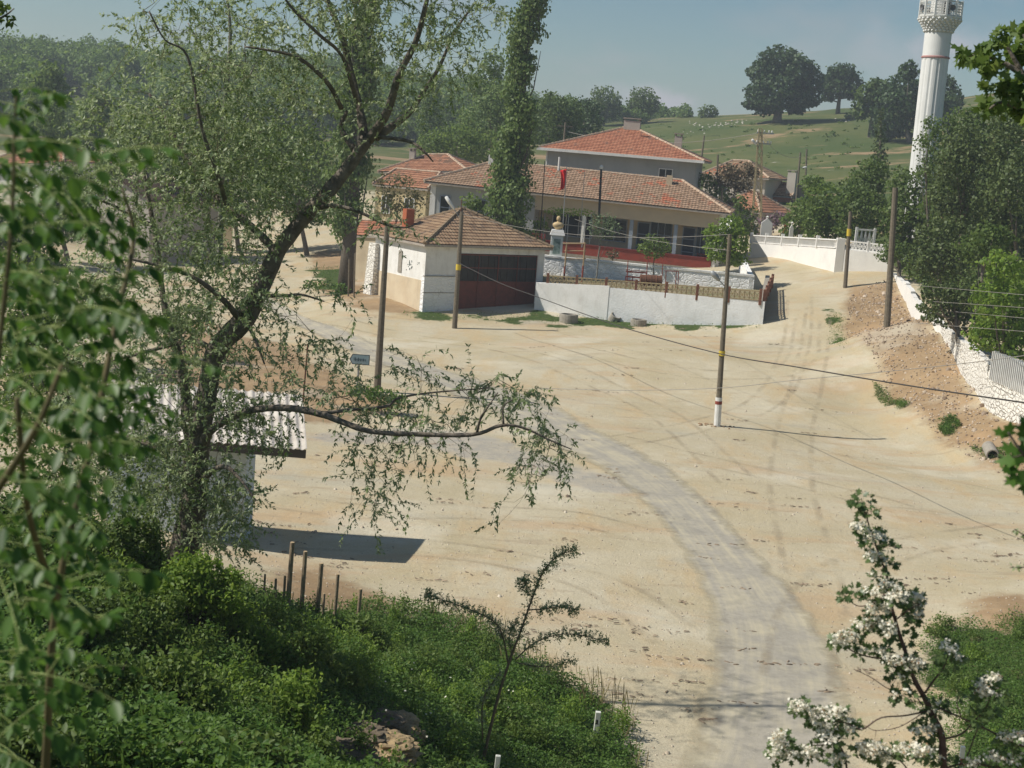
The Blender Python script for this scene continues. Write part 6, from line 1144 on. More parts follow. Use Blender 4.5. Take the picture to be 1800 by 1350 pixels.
WZ = [(330, 40, 90, 55, 40), (420, 70, 100, 70, 90), (270, 60, 45, 55, 28), (420, 150, 120, 50, 80), (520, 60, 70, 60, 55), (600, 20, 70, 50, 60), (560, 150, 60, 60, 45), (700, 50, 80, 70, 75), (790, 40, 50, 50, 40), (780, 110, 45, 45, 24), (720, 150, 70, 60, 38), (850, 20, 45, 25, 14), (820, 120, 30, 30, 8),
      (250, 190, 110, 70, 90), (350, 230, 110, 70, 120), (460, 220, 90, 70, 90), (170, 260, 70, 60, 50), (280, 310, 130, 60, 130), (420, 320, 100, 60, 110), (520, 330, 50, 60, 50), (180, 370, 80, 60, 60), (330, 400, 120, 50, 90), (450, 420, 60, 50, 40), (250, 470, 110, 50, 90), (380, 490, 80, 50, 80), (430, 540, 60, 40, 50), (310, 560, 80, 50, 75), (170, 540, 90, 70, 70),
      (220, 640, 110, 50, 90), (360, 640, 70, 50, 60), (430, 620, 45, 40, 24), (150, 730, 110, 60, 80), (270, 730, 80, 50, 70), (400, 720, 60, 35, 75), (460, 745, 60, 35, 40), (380, 825, 45, 40, 45), (300, 760, 50, 40, 40), (230, 820, 120, 60, 130), (350, 860, 90, 50, 100), (390, 920, 55, 45, 100), (300, 930, 90, 45, 90), (440, 960, 25, 20, 8), (440, 850, 30, 30, 10), (150, 880, 90, 60, 70), (640, 215, 50, 60, 10),
      (560, 610, 45, 40, 20), (500, 690, 50, 30, 24), (620, 700, 60, 30, 30), (690, 730, 60, 30, 34), (640, 800, 30, 40, 16), (645, 880, 35, 50, 20), (720, 800, 50, 35, 17), (700, 860, 35, 40, 8), (780, 720, 50, 35, 22), (730, 650, 60, 35, 16), (860, 680, 60, 30, 32), (930, 720, 55, 35, 32), (970, 790, 40, 35, 24), (925, 830, 35, 40, 16), (820, 800, 30, 20, 6), (1000, 800, 15, 25, 6), (590, 640, 40, 40, 12), (500, 640, 40, 25, 8), (470, 780, 35, 15, 8), (620, 540, 20, 20, 3), (520, 560, 40, 40, 12), (560, 510, 45, 25, 10), (760, 780, 70, 15, 8), (690, 400, 45, 40, 14), (640, 370, 50, 25, 14), (880, 890, 6, 30, 3),
      (620, -90, 260, 70, 130), (600, -230, 260, 90, 150), (560, -380, 220, 90, 110), (350, -120, 160, 80, 60)]
def willow(name, label, limbsdef, zones, Y, base, ml, mt, nleaf=26, ll=.068, strand=(.28, .6), r_tip=.0017, droopf=1.0, spread=1.3):
    limbs = [[(p_, r_*.76) for p_, r_ in l] for l in limbs_px(limbsdef, Y)]; b = limbs[0][0][0].copy(); e = E(name, label, 'tree', b); tr = limb_mesh(limbs, 'trunk', mt, e)
    pts = []
    for cx, cy, rx, ry, n in zones:
        for _ in range(n): a = random.uniform(0, 6.28); r_ = sqrt(random.random()); pts.append(at(cx+cos(a)*r_*rx, cy+sin(a)*r_*ry, Y+random.gauss(0, .5)*spread))
    pts = np.array(pts); sk = skel_nodes(limbs); nodes, par, ns0, tips = grow(sk, pts, .22, .10); r = pipe(nodes, par, ns0, r_tip, .022); idx = np.arange(ns0, len(nodes)); pi_ = par[idx]; R0 = np.where(pi_ >= ns0, r[np.maximum(pi_, 0)], r[idx]*1.1)
    S0 = [nodes[pi_]]; S1 = [nodes[idx]]; RA = [R0]; RB = [r[idx]]; LP = []; LD = []; LN = []
    for t_ in tips:
        p_ = nodes[t_]; d = p_-nodes[par[t_]]; d = unit(d+RNG.normal(size=3)*.25); ln = RNG.uniform(*strand); k = 6; cur = p_.copy(); st = ln/k
        for j in range(k):
            dfk = droopf*(.62 if (p_[0] > -3.2 and p_[2] < 9.5) else .32); d = unit(d+np.array([0, 0, -.34*dfk])+RNG.normal(size=3)*.08); nx_ = cur+d*st; S0.append(cur[None]); S1.append(nx_[None]); RA.append([r_tip*(1-j/k*.6)]); RB.append([r_tip*(1-(j+1)/k*.6)])
            for _ in range(max(1, int(round(nleaf/k+RNG.normal()*.4)))): f = RNG.random(); q = cur+(nx_-cur)*f; LP.append(q); o_ = RNG.normal(size=3); LD.append(unit(d*.5+o_*.55+np.array([0, 0, -.5*dfk]))); LN.append(RNG.normal(size=3)+[0, 0, .8])
            cur = nx_
    segs('twigs', np.concatenate(S0), np.concatenate(S1), np.concatenate(RA), np.concatenate(RB), mat('olive_twig', (.17, .15, .08), .8, (.12, .10, .06), 9), tr)
    n = len(LP); leaves('crown', LP, LD, LN, ll*(.6+.7*RNG.random(n)), T_LANCE_W, ml, e); return e
T_LANCE_W = (np.array([(0, 0, 0), (.19, .4, .03), (0, 1, -.06), (-.19, .4, .03)]), [(0, 1, 2, 3)])
willow('willow_tree', 'large leaning willow with forked dark trunk and long low branch over the square', WL, WZ, YW, None, LF_WIL, BARKD)
# paler slender tree behind the willow
willow('slender_tree', 'slender pale barked tree standing behind the left half of the willow', [[(385, 480, 7), (390, 330, 6), (393, 225, 6), (400, 133, 5), (405, 60, 4), (398, -20, 3)], [(395, 205, 3), (430, 150, 2.5), (455, 100, 1.5)], [(398, 150, 3), (360, 90, 2), (330, 40, 1.5)], [(393, 240, 3), (350, 200, 2), (320, 170, 1.5)]],
       [(400, 60, 60, 60, 40), (380, 150, 80, 50, 50), (420, 220, 60, 50, 40), (350, 230, 60, 40, 40), (390, 300, 60, 40, 40)], 27, None, LF_WIL, BARKL, nleaf=18, ll=.075)
# ---------- bushes of the foreground bank
BU = [(60, 960, 95, 80, 19, LF_DARK, 'dark bush at the left edge under the willow'), (190, 985, 90, 70, 18.5, LF_DARK, 'dark bush left of the willow foot'), (330, 1030, 85, 55, 18.2, LF_BRI, 'bright bush right below the willow trunk and shed wall'), (255, 1110, 95, 80, 16.8, LF_MID, 'bush in the middle of the bank below the bright one'), (410, 1120, 80, 70, 18, LF_BRI, 'bright bush at the foot of the wooden stakes'),
      (100, 1110, 110, 90, 15.5, LF_DARK, 'dark bush at the left edge at the height of the stakes'), (510, 1160, 70, 55, 20.5, LF_MID, 'bush just below the tall stakes'), (480, 1255, 85, 75, 17.2, LF_BRI, 'bright bush left of the rock outcrop'), (330, 1240, 110, 85, 15.3, LF_MID, 'broad bush at the lower middle left'), (140, 1260, 130, 95, 13.8, LF_DARK, 'broad dark bush near the lower left corner'), (30, 1340, 120, 70, 13, LF_DARK, 'dark bush in the lower left corner'),
      (420, 1345, 120, 55, 15.2, LF_DARK, 'dark bush at the bottom edge left of the rocks'), (250, 1350, 110, 55, 13.6, LF_MID, 'bush at the bottom edge, left centre'), (590, 1190, 55, 40, 21.5, LF_MID, 'low bush above the rock outcrop'), (640, 1120, 38, 36, 27, LF_MID, 'small leafy bush below the rightmost stake'), (575, 1110, 50, 30, 27.5, LF_MID, 'small leafy bush between the stakes')]
for x, y, rx, ry, Y, ml, lab in BU:
    if y > 1040 and Y < 22: Y = max(7.0, G(x, min(y+ry*.6, 1400))[1]+.4)
    rx *= 1.25; ry *= 1.2
    k = pxm(Y); sub = [(x, y, rx*.6, ry*.8)]+[(x+random.uniform(-.75, .75)*rx, y+random.uniform(-.7, .6)*ry, rx*random.uniform(.16, .42), ry*random.uniform(.18, .48)) for _ in range(15)]
    b = at(x, y+ry*.8, Y); b[2] = min(b[2], float(gz(b[0], b[1]))); e = E('bank_bush', lab, 'bush', b, 'bushes on the foreground bank'); el2 = px_ells(sub, Y, 1.0, .5); s = MB()
    for q in el2[:8]: c_ = np.array(q[:3]); s.tube([b+[random.uniform(-.15, .15), random.uniform(-.15, .15), -.1], (b+c_)/2+[random.uniform(-.1, .1), 0, .1], c_+[0, 0, q[5]*.7]], [.022, .015, .006], 5)
    s.build('stems', BARK, e); crown('foliage', el2, 560 if Y < 24 else 320, .066 if Y < 24 else .08, ml, e, T_OVAL, .25, nj=.8)
# ---------- herbs and grass on the banks
ROCKP = [G(*q)[:2] for q in ((572, 1352), (600, 1320), (640, 1262), (700, 1240), (740, 1262), (735, 1300), (715, 1352))]
def herbs(name, poly, bounds, n, hmax, ml, lab=None, sm=.045, blades=.25, rag=.7):
    X = RNG.uniform(bounds[0], bounds[1], n); Y = RNG.uniform(bounds[2], bounds[3], n); Xw = X+(vnoise(X, Y, .7, 31)-.5)*rag+(RNG.random(n)-.5)*rag*.6; Yw = Y+(vnoise(X, Y, .6, 32)-.5)*rag*1.4+(RNG.random(n)-.5)*rag*.8; ok = inpoly(Xw, Yw, poly) & ~inpoly(Xw, Yw, ROCKP) & (vnoise(X, Y, .8, 33)+vnoise(X, Y, .25, 34)*.5 > .33); X, Y = X[ok], Y[ok]; m_ = len(X)
    hh = hmax*(.25+.9*vnoise(X, Y, 1.1, 35)*vnoise(X, Y, .4, 36)*1.4); isb = RNG.random(m_) < blades; z_ = gz(X, Y); P_ = np.stack([X, Y, z_+np.where(isb, 0, hh*RNG.random(m_)**.6)], 1); D_ = RNG.normal(size=(m_, 3)); D_[isb] = D_[isb]*.28+[0, 0, 1]; D_[~isb, 2] = np.abs(D_[~isb, 2])*.5
    N_ = RNG.normal(size=(m_, 3))*.7+[0, 0, 1.0]; S = np.where(isb, hh*RNG.uniform(.5, 1.0, m_), sm*RNG.uniform(.6, 1.6, m_))
    o = leaves(name, P_[~isb], D_[~isb], N_[~isb], S[~isb], T_OVAL, ml, None, off=np.zeros(3)); tag(o, kind='stuff')
    T_BL = (np.array([(-.018, 0, 0), (.018, 0, 0), (.012, .6, .02), (0, 1, .1), (-.012, .6, .02)]), [(0, 1, 2, 3, 4)])
    o = leaves(name+'_blades', P_[isb], D_[isb], RNG.normal(size=(isb.sum(), 3)), S[isb], T_BL, ml, None, off=np.zeros(3)); tag(o, kind='stuff')
pl = grass_polys[0]; herbs('bank_herbs', pl, (-7.5, 3.2, 9, 34.5), 330000, .62, LF_HERB, sm=.05, blades=.05); herbs('verge_grass', grass_polys[1], (8.0, 15, 23, 36), 100000, .24, LF_HERB, blades=.3, rag=1.5)
for nm, ml_, cnt_, sd in (('tall_weeds', LF_MID, 150, 1), ('bright_weeds', LF_BRI, 90, 2), ('dark_weeds', LF_DARK, 90, 3)):
    ew = []
    while len(ew) < cnt_:
        x_, y_ = RNG.uniform(-6.5, 3.2), RNG.uniform(15, 33.5)
        if not inpoly(np.array([x_]), np.array([y_]), pl)[0] or inpoly(np.array([x_]), np.array([y_]), ROCKP)[0] or x_ > 1.2 and RNG.random() < .5: continue
        r_ = RNG.uniform(.10, .34); h_ = RNG.uniform(.15, .48)*(1 if nm != 'dark_weeds' else .6); ew.append((x_, y_, float(gz(x_, y_))+h_*.75, r_, r_, h_))
    qa = np.array(grass_polys[1])
    for _ in range(cnt_//4):
        x_, y_ = RNG.uniform(9, 14), RNG.uniform(25, 35)
        if inpoly(np.array([x_]), np.array([y_]), grass_polys[1])[0]: r_ = RNG.uniform(.1, .3); ew.append((x_, y_, float(gz(x_, y_))+.15, r_, r_, RNG.uniform(.12, .35)))
    P_, N_ = clump_pts(ew, 430, .2); n = len(P_); D_ = RNG.normal(size=(n, 3))+[0, 0, .5]; o = leaves(nm, P_, D_, N_+RNG.normal(size=(n, 3))*.7+[0, 0, .3], .06*(.5+.8*RNG.random(n)), T_OVAL, ml_, None, off=np.zeros(3)); tag(o, kind='stuff')
LF_DRY = leafmat('dry_grass', (.16, .15, .06), (.30, .25, .12), trans=.2)
for q in grass_polys[2:]: qa = np.array(q); herbs('weeds', q, (qa[:, 0].min(), qa[:, 0].max(), qa[:, 1].min(), qa[:, 1].max()), 5000, .30, LF_HERB, sm=.07, blades=.5)
# sparse dry stalks along the bank edge and white daisies
X = RNG.uniform(-7, 3, 4000); Y = RNG.uniform(24, 35, 4000); ed = inpoly(X, Y, grass_polys[0]) & ~inpoly(X, Y+1.3, grass_polys[0]) | (inpoly(X-.5, Y-.4, grass_polys[0]) & ~inpoly(X, Y, grass_polys[0])); X, Y = X[ed], Y[ed]; m_ = len(X)
o = leaves('dry_stalks', np.stack([X, Y, gz(X, Y)], 1), RNG.normal(size=(m_, 3))*.18+[0, 0, 1], RNG.normal(size=(m_, 3)), RNG.uniform(.2, .55, m_), (np.array([(-.014, 0, 0), (.014, 0, 0), (.02, .8, .02), (0, 1, .05), (-.02, .8, .02)]), [(0, 1, 2, 3, 4)]), LF_DRY, None, off=np.zeros(3)); tag(o, kind='stuff')
FLW = leafmat('white_petals', (.76, .72, .58), (.86, .83, .72), trans=.25); T_FLOWER = (np.array([(.5*cos(2*pi*k/10)*(1 if k % 2 == 0 else .62), .5*sin(2*pi*k/10)*(1 if k % 2 == 0 else .62), .08 if k % 2 == 0 else 0) for k in range(10)]), [tuple(range(10))])
n = 22; fx = [G(random.uniform(560, 1000), random.uniform(1200, 1345)) for _ in range(n)]; fx = np.array(fx); o = leaves('daisies', fx+[0, 0, .42], RNG.normal(size=(n, 3)), np.tile([0, -.5, 1.0], (n, 1)), RNG.uniform(.03, .06, n), T_FLOWER, FLW, None, off=np.zeros(3)); tag(o, kind='stuff')
# ---------- rock outcrop
def rock(name, label, px_, py_, Y, sx, sy, sz, m, seed, group=None):
    random.seed(seed); rg = np.random.default_rng(seed); c = G(px_, py_)+[0, 0, sz*.3]; nu_, nv = 40, 24; vs = []
    ph = rg.random((6, 3))*6.28; fr = rg.normal(size=(6, 3))*3.2
    for i in range(nv+1):
        th = pi*i/nv
        for j in range(nu_):
            p_ = 2*pi*j/nu_; d = np.array([sin(th)*cos(p_), sin(th)*sin(p_), cos(th)]); r_ = 1+sum(.10*abs(sin(d @ fr[k]*2.1+ph[k, 0]))*(1 if k % 2 else -1) for k in range(6))+.05*sin(d[2]*19+d[0]*4); r_ = round(r_*9)/9*.55+r_*.45; vs.append(c+d*r_*np.array([sx, sy, sz]))
    fs = [(i*nu_+j, i*nu_+(j+1) % nu_, (i+1)*nu_+(j+1) % nu_, (i+1)*nu_+j) for i in range(nv) for j in range(nu_)]; s = MB(); s.add(vs, fs); o = s.build(name, m, None, loc=c-[0, 0, sz*.7]); tag(o, label, 'rock', group); return o
RK = mat('sandy_rock', (.42, .31, .17), .95, (.26, .19, .11), 2.2, 1.0, 9, detail=8, pos=(.4, .62)); RKD = mat('dark_soil_rock', (.13, .10, .07), .95, (.2, .16, .11), 3, 1.0, 10)  # RKD is a darker brown rock colour
RL_ = [(668, 1322, .50, .42, .20, RK, 'largest ochre rock of the outcrop at the bottom edge'), (700, 1276, .30, .3, .13, RK, 'upper ledge of pale rock at the top of the ochre outcrop'), (718, 1300, .26, .26, .14, RK, 'ochre rock at the right side of the outcrop'), (640, 1345, .34, .3, .14, RK, 'ochre rock at the lower left foot of the outcrop'), (692, 1345, .3, .3, .14, RK, 'ochre rock cut by the bottom edge below the outcrop'),
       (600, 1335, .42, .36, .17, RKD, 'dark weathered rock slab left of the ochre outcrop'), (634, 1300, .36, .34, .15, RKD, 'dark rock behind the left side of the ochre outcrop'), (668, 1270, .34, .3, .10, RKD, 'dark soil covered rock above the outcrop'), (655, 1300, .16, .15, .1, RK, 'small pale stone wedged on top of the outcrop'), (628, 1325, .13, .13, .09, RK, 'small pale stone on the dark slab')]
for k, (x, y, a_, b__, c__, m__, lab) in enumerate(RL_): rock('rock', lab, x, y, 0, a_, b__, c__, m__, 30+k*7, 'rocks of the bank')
random.seed(77)
# ---------- thorny sapling at the grass edge
SPL = [[(846, 1350, 5), (862, 1280, 4.5), (880, 1210, 4), (900, 1150, 3.5), (915, 1110, 3), (940, 1040, 2.4), (958, 1000, 2), (985, 975, 1.4), (1012, 968, .8)], [(893, 1165, 2.5), (884, 1120, 2), (868, 1092, 2), (835, 1075, 1.6), (800, 1062, 1.3), (765, 1050, .8), (750, 1045, .6)], [(930, 1072, 1.6), (960, 1070, 1.2), (990, 1066, 1), (1016, 1072, .6)], [(905, 1160, 2), (940, 1130, 1.6), (985, 1115, 1.2), (1030, 1118, 1), (1068, 1130, .6)], [(908, 1165, 1.6), (960, 1172, 1.2), (1008, 1160, .6)], [(900, 1150, 1.6), (895, 1115, 1.2), (910, 1095, .6)], [(848, 1300, 2), (850, 1230, 2), (880, 1180, 1.5)], [(935, 1050, 1), (922, 1030, .8), (920, 1018, .5)]]
def sprig(name, label, cat, limbsdef, Y, tipsz, nl, ls, tpl, ml, mt, along=1, flower=None, group=None, dense=60):
    limbs = [[(p_, r_*.75) for p_, r_ in l] for l in limbs_px(limbsdef, Y)]; e = E(name, label, cat, limbs[0][0][0], group); tr = limb_mesh(limbs, 'stem', mt, e, 6, .03); LP, LD, LN = [], [], []; S0, S1 = [], []
    for li, l in enumerate(limbs):
        P_ = catmull([a for a, _ in l], 8); t0 = .45 if li == 0 else .15; n = len(P_)
        for i in range(int(n*t0), n-1):
            d = P_[i+1]-P_[i]
            for _ in range(along):
                q = P_[i]+d*RNG.random(); sd = unit(np.cross(unit(d), RNG.normal(size=3))+unit(d)*.5); L_ = RNG.uniform(.5, 1.0)*tipsz; S0.append(q); S1.append(q+sd*L_)
                for k in range(nl): LP.append(q+sd*L_*((k+1)/nl)); o_ = np.cross(sd, RNG.normal(size=3)); LD.append(unit(unit(o_)+sd*.4)); LN.append(RNG.normal(size=3)*.5+[0, 0, 1])
    segs('twigs', S0, S1, [.0016]*len(S0), [.0008]*len(S0), mt, tr); leaves('foliage', LP, LD, LN, ls*(.7+.6*RNG.random(len(LP))), tpl, ml, e); return e
sprig('thorny_sapling', 'thin thorny sapling with feathery branches rising from the grass edge', 'sapling', SPL, 20.5, .15, 7, .036, T_OVAL, LF_WIL, mat('sapling_bark', (.20, .16, .10), .9, (.14, .11, .07), 9), along=5)
# ---------- hawthorn in blossom at the right
YH = 6.0
HL = [[(1700, 1560, 14), (1672, 1420, 11), (1659, 1350, 9.5), (1655, 1294, 9), (1641, 1261, 8), (1626, 1228, 7), (1607, 1194, 6), (1593, 1150, 5), (1578, 1105, 4.5), (1565, 1057, 4), (1559, 1013, 3), (1544, 972, 2.5), (1530, 931, 2), (1518, 893, 1.5), (1514, 876, 1)], [(1593, 1155, 3), (1560, 1157, 2.5), (1530, 1155, 2), (1498, 1144, 2), (1472, 1124, 1.2)], [(1566, 1060, 2.5), (1545, 1040, 2, .1), (1530, 1075, 1.5, .1)], [(1560, 1045, 2), (1530, 1062, 1.6), (1505, 1064, 1.3), (1478, 1042, .8)], [(1574, 1090, 2), (1600, 1070, 1.6, -.1), (1618, 1062, 1)],
      [(1626, 1218, 3), (1642, 1195, 2.5), (1658, 1175, 2), (1668, 1150, 1.3), (1680, 1130, .8)], [(1622, 1240, 2), (1600, 1215, 1.6, .1), (1565, 1212, 1.3, .1), (1530, 1190, 1.1, .1), (1500, 1176, .8, .1)], [(1630, 1250, 2.4), (1590, 1258, 2), (1548, 1262, 1.8), (1515, 1282, 2.2), (1490, 1272, 2), (1450, 1262, 1.6), (1420, 1250, 1.2), (1395, 1235, .8)], [(1620, 1255, 1.5, .1), (1580, 1278, 1.2, .1), (1540, 1284, .9, .1), (1520, 1275, .7, .1)], [(1490, 1380, 3), (1486, 1335, 2.5), (1472, 1308, 2), (1440, 1310, 1.6), (1400, 1312, 1.4), (1365, 1325, 1)], [(1655, 1300, 3), (1690, 1290, 2.4), (1715, 1265, 2), (1735, 1240, 1.6), (1748, 1205, 1)],
      [(1652, 1245, 2.4), (1690, 1262, 2.2), (1730, 1280, 2.6), (1775, 1302, 2.4), (1830, 1325, 2.2)], [(1662, 1350, 3), (1700, 1342, 2), (1760, 1350, 1.6)], [(1690, 1262, 1.6), (1682, 1235, 1.3), (1688, 1222, .8)], [(1600, 1375, 3), (1590, 1345, 2), (1560, 1325, 1.6), (1530, 1320, 1)], [(1700, 1330, 2), (1715, 1290, 1.5), (1720, 1275, 1)], [(1568, 1215, 1), (1562, 1190, .8, .1)], [(1495, 1274, 1.6), (1478, 1250, 1.2), (1470, 1235, .9)]]
HC = [(1516, 880, 17, 10, 0), (1505, 893, 10, 8, 0), (1532, 903, 12, 9, 0), (1512, 930, 13, 10, 1), (1535, 945, 22, 13, .4), (1562, 962, 12, 8, .1), (1535, 978, 14, 8, 1), (1560, 990, 13, 10, .2), (1545, 1012, 14, 10, .1), (1563, 1030, 16, 9, .6), (1540, 1045, 24, 11, .5), (1505, 1038, 10, 8, .1), (1484, 1045, 9, 7, .1), (1580, 1050, 20, 14, .8), (1605, 1060, 20, 16, 1), (1610, 1080, 14, 12, .3), (1545, 1075, 22, 14, .8), (1535, 1100, 24, 14, .9), (1512, 1100, 10, 9, .9), (1560, 1110, 14, 12, .7), (1605, 1098, 8, 7, 0), (1485, 1125, 24, 13, .9), (1468, 1130, 8, 9, .8), (1515, 1145, 12, 11, .2), (1550, 1145, 18, 10, .4), (1590, 1125, 14, 12, 0),
      (1575, 1165, 20, 12, .8), (1600, 1170, 22, 14, .8), (1580, 1190, 20, 12, .1), (1670, 1140, 14, 12, .8), (1685, 1158, 8, 7, 1), (1665, 1170, 14, 12, 0), (1590, 1225, 22, 14, .1), (1645, 1245, 22, 16, .1), (1625, 1285, 22, 18, .3), (1405, 1245, 18, 12, .9), (1435, 1258, 26, 14, .8), (1470, 1252, 18, 12, .8), (1450, 1280, 26, 14, .7), (1495, 1280, 16, 14, .6), (1460, 1300, 22, 12, .3), (1372, 1305, 16, 18, .9), (1362, 1330, 10, 12, 1), (1390, 1325, 18, 12, .5), (1420, 1325, 22, 12, .8), (1470, 1335, 18, 12, .5), (1530, 1320, 28, 14, .9), (1560, 1335, 22, 12, .7), (1590, 1320, 18, 12, .9), (1620, 1325, 20, 14, .9), (1650, 1330, 16, 12, .2), (1725, 1205, 12, 10, 1), (1748, 1195, 12, 9, .9), (1735, 1222, 20, 12, .8), (1765, 1225, 8, 8, .1), (1720, 1260, 18, 13, 0), (1740, 1250, 14, 8, 0), (1770, 1300, 18, 10, .7), (1795, 1300, 14, 12, .8), (1750, 1335, 22, 12, .4), (1700, 1345, 20, 10, .4), (1785, 1335, 16, 12, .3), (1688, 1226, 4, 4, 0)]
def hawthorn():
    limbs = [[(p_, r_*.72) for p_, r_ in l] for l in limbs_px(HL, YH)]; b = limbs[0][0][0].copy(); gzb = float(gz(b[0], b[1])); limbs[0].insert(0, (np.array([b[0]+.05, b[1], min(gzb, b[2])-.2]), .045)); e = E('hawthorn', 'hawthorn sprays with clustered white blossom at the lower right', 'shrub', [b[0], b[1], gzb]); tr = limb_mesh(limbs, 'stem', mat('hawthorn_bark', (.085, .05, .04), .9, (.13, .09, .075), 30), e, 7, .03)
    sk = skel_nodes(limbs, .02); pts = []; LP, LD, LN, FP, FN = [], [], [], [], []
    for cx, cy, rx, ry, fl in HC:
        Yk = YH+random.gauss(0, .04); n = int(rx*ry/7)+6
        for _ in range(max(2, n//6)): pts.append(at(cx+random.uniform(-.6, .6)*rx, cy+random.uniform(-.6, .6)*ry, Yk+random.gauss(0, .03)))
        for _ in range(n): a = random.uniform(0, 6.28); r_ = sqrt(random.random())*1.05; LP.append(at(cx+cos(a)*rx*r_, cy+sin(a)*ry*r_, Yk+random.gauss(0, .035))); LD.append(np.array([cos(a)*.8, random.gauss(0, .6), -sin(a)*.6+.1])+RNG.normal(size=3)*.35); LN.append(RNG.normal(size=3)*.6+[0, -.4, .9])
        nu_ = int(fl*rx*ry/13)
        for _ in range(nu_):
            a = random.uniform(0, 6.28); r_ = sqrt(random.random()); c_ = at(cx+cos(a)*rx*r_*.9, cy-ry*.35+sin(a)*ry*r_*.8, Yk+random.gauss(-.055, .025))
            for _ in range(10): o_ = RNG.normal(size=3)*np.array([.011, .011, .006]); FP.append(c_+o_); FN.append(np.array([0, -.3, 1])+o_*40+RNG.normal(size=3)*.25)
    nodes, par, ns0, tips = grow(sk, np.array(pts), .03, .08); r = pipe(nodes, par, ns0, .0008, .003); idx = np.arange(ns0, len(nodes)); pi_ = par[idx]; segs('twigs', nodes[pi_], nodes[idx], np.where(pi_ >= ns0, r[np.maximum(pi_, 0)], r[idx]), r[idx], MATS['hawthorn_bark'], tr)
    # bare thorny twigs
    A_, B_ = [], []
    for l in (6, 8, 16, 11):
        P_ = catmull([a for a, _ in limbs[l]], 5)
        for i in range(2, len(P_)-1, 2): A_.append(P_[i]); B_.append(P_[i]+RNG.normal(size=3)*np.array([.02, .01, .03]))
    segs('thorns', A_, B_, [.0014]*len(A_), [.0004]*len(A_), MATS['hawthorn_bark'], tr)
    leaves('foliage', LP, LD, LN, .034*(.65+.6*RNG.random(len(LP))), T_LOBE, LF_HAW, e); leaves('blossom', FP, RNG.normal(size=(len(FP), 3)), FN, .0150*(.8+.4*RNG.random(len(FP))), T_FLOWER, FLW, e)
    nb = len(FP)//14; ii_ = RNG.choice(len(FP), nb); leaves('faded_blossom', np.array(FP)[ii_]+[0, -.004, .002], RNG.normal(size=(nb, 3)), np.array(FN)[ii_], .012, T_FLOWER, leafmat('faded_petals', (.32, .17, .08), (.45, .3, .16), trans=.2), e)
hawthorn()
# ---------- overhanging leaves at the right edge
e = E('overhanging_branch', 'leafy maple branch reaching in from the right edge under the sky', 'tree branch', at(1900, 260, 9.5)); lim = limbs_px([[(2000, 330, 16), (1900, 220, 12), (1830, 160, 8), (1780, 120, 5), (1735, 100, 3), (1690, 98, 2)], [(1860, 180, 7), (1800, 190, 4), (1760, 180, 3), (1735, 195, 2)], [(1800, 135, 5), (1775, 90, 3), (1760, 62, 2)], [(1840, 165, 5), (1810, 90, 4), (1800, 60, 3)]], 9.5); limb_mesh(lim, 'stem', BARKD, e, 7)
crown('foliage', px_ells([(1693, 102, 18, 13), (1716, 105, 20, 14), (1740, 120, 22, 16), (1745, 85, 20, 18), (1766, 62, 14, 14), (1785, 95, 28, 28), (1765, 155, 25, 20), (1800, 160, 30, 30), (1738, 150, 8, 14), (1790, 195, 30, 16), (1730, 182, 14, 14), (1750, 196, 20, 10), (1820, 70, 40, 40), (1850, 200, 60, 60), (1870, 120, 50, 60)], 9.5, .8, .4), 520, .078, LF_MID, e, T_LOBE, .1, nj=.7)
e = E('oak_sprig', 'close sprig of lobed oak leaves at the right edge above the hawthorn', 'tree branch', at(1860, 850, 3.6)); lim = limbs_px([[(1900, 900, 5), (1850, 850, 4), (1800, 800, 3), (1772, 760, 2)], [(1850, 850, 3), (1800, 838, 2), (1765, 846, 1.4)], [(1800, 800, 2), (1770, 805, 1.4), (1748, 800, 1)]], 3.6); limb_mesh(lim, 'stem', BARK, e, 6, .02)
LP, LD, LN, LS = [], [], [], []
for (x, y, dx, dy, s_) in ((1770, 770, .0, 1, .046), (1772, 768, -.9, .35, .040), (1790, 790, -1, .05, .050), (1795, 800, .3, 1, .05), (1785, 808, -1, -.25, .048), (1800, 790, .6, .8, .05), (1790, 825, -1, -.1, .042), (1795, 838, -1, -.5, .045), (1788, 832, -1, .3, .04), (1802, 815, -.6, .5, .05), (1805, 840, 0, -1, .045), (1790, 775, .7, .7, .04), (1800, 770, -.3, 1, .045), (1806, 755, -.5, .8, .04), (1800, 812, -.9, -.1, .05), (1803, 825, -.4, -.8, .045)):
    LP.append(at(x, y, 3.6+random.uniform(-.05, .05))); LD.append((dx, random.uniform(-.3, .3), dy)); LN.append((random.uniform(-.4, .4), -.7, .7)); LS.append(s_)
leaves('foliage', LP, LD, LN, np.array(LS)*1.15, T_LOBE, LF_FORE, e)
e = E('small_twig', 'tiny leafy twig tips entering at the right edge beside the hawthorn top', 'tree branch', at(1850, 980, 5)); lim = limbs_px([[(1860, 960, 3), (1810, 945, 1.5), (1783, 930, .8)], [(1860, 985, 3), (1810, 996, 1.5), (1775, 998, .8)]], 5); limb_mesh(lim, 'stem', BARK, e, 5, .02); crown('foliage', px_ells([(1788, 933, 10, 5), (1800, 944, 10, 7), (1785, 998, 12, 3), (1805, 996, 10, 5)], 5, 1), 4200, .016, LF_WIL, e, T_OVAL, .0)
e = E('top_left_branch', 'small leafy branch end in the top left corner against the sky', 'tree branch', at(-60, 60, 12)); lim = limbs_px([[(-120, 110, 6), (-50, 60, 4), (5, 30, 2), (25, 15, 1)]], 12); limb_mesh(lim, 'stem', BARKD, e, 5); crown('foliage', px_ells([(5, 15, 18, 12), (15, 38, 14, 10), (-10, 40, 20, 16), (-20, 10, 20, 20)], 12, .9), 420, .06, LF_MID, e, T_OVAL, .1)
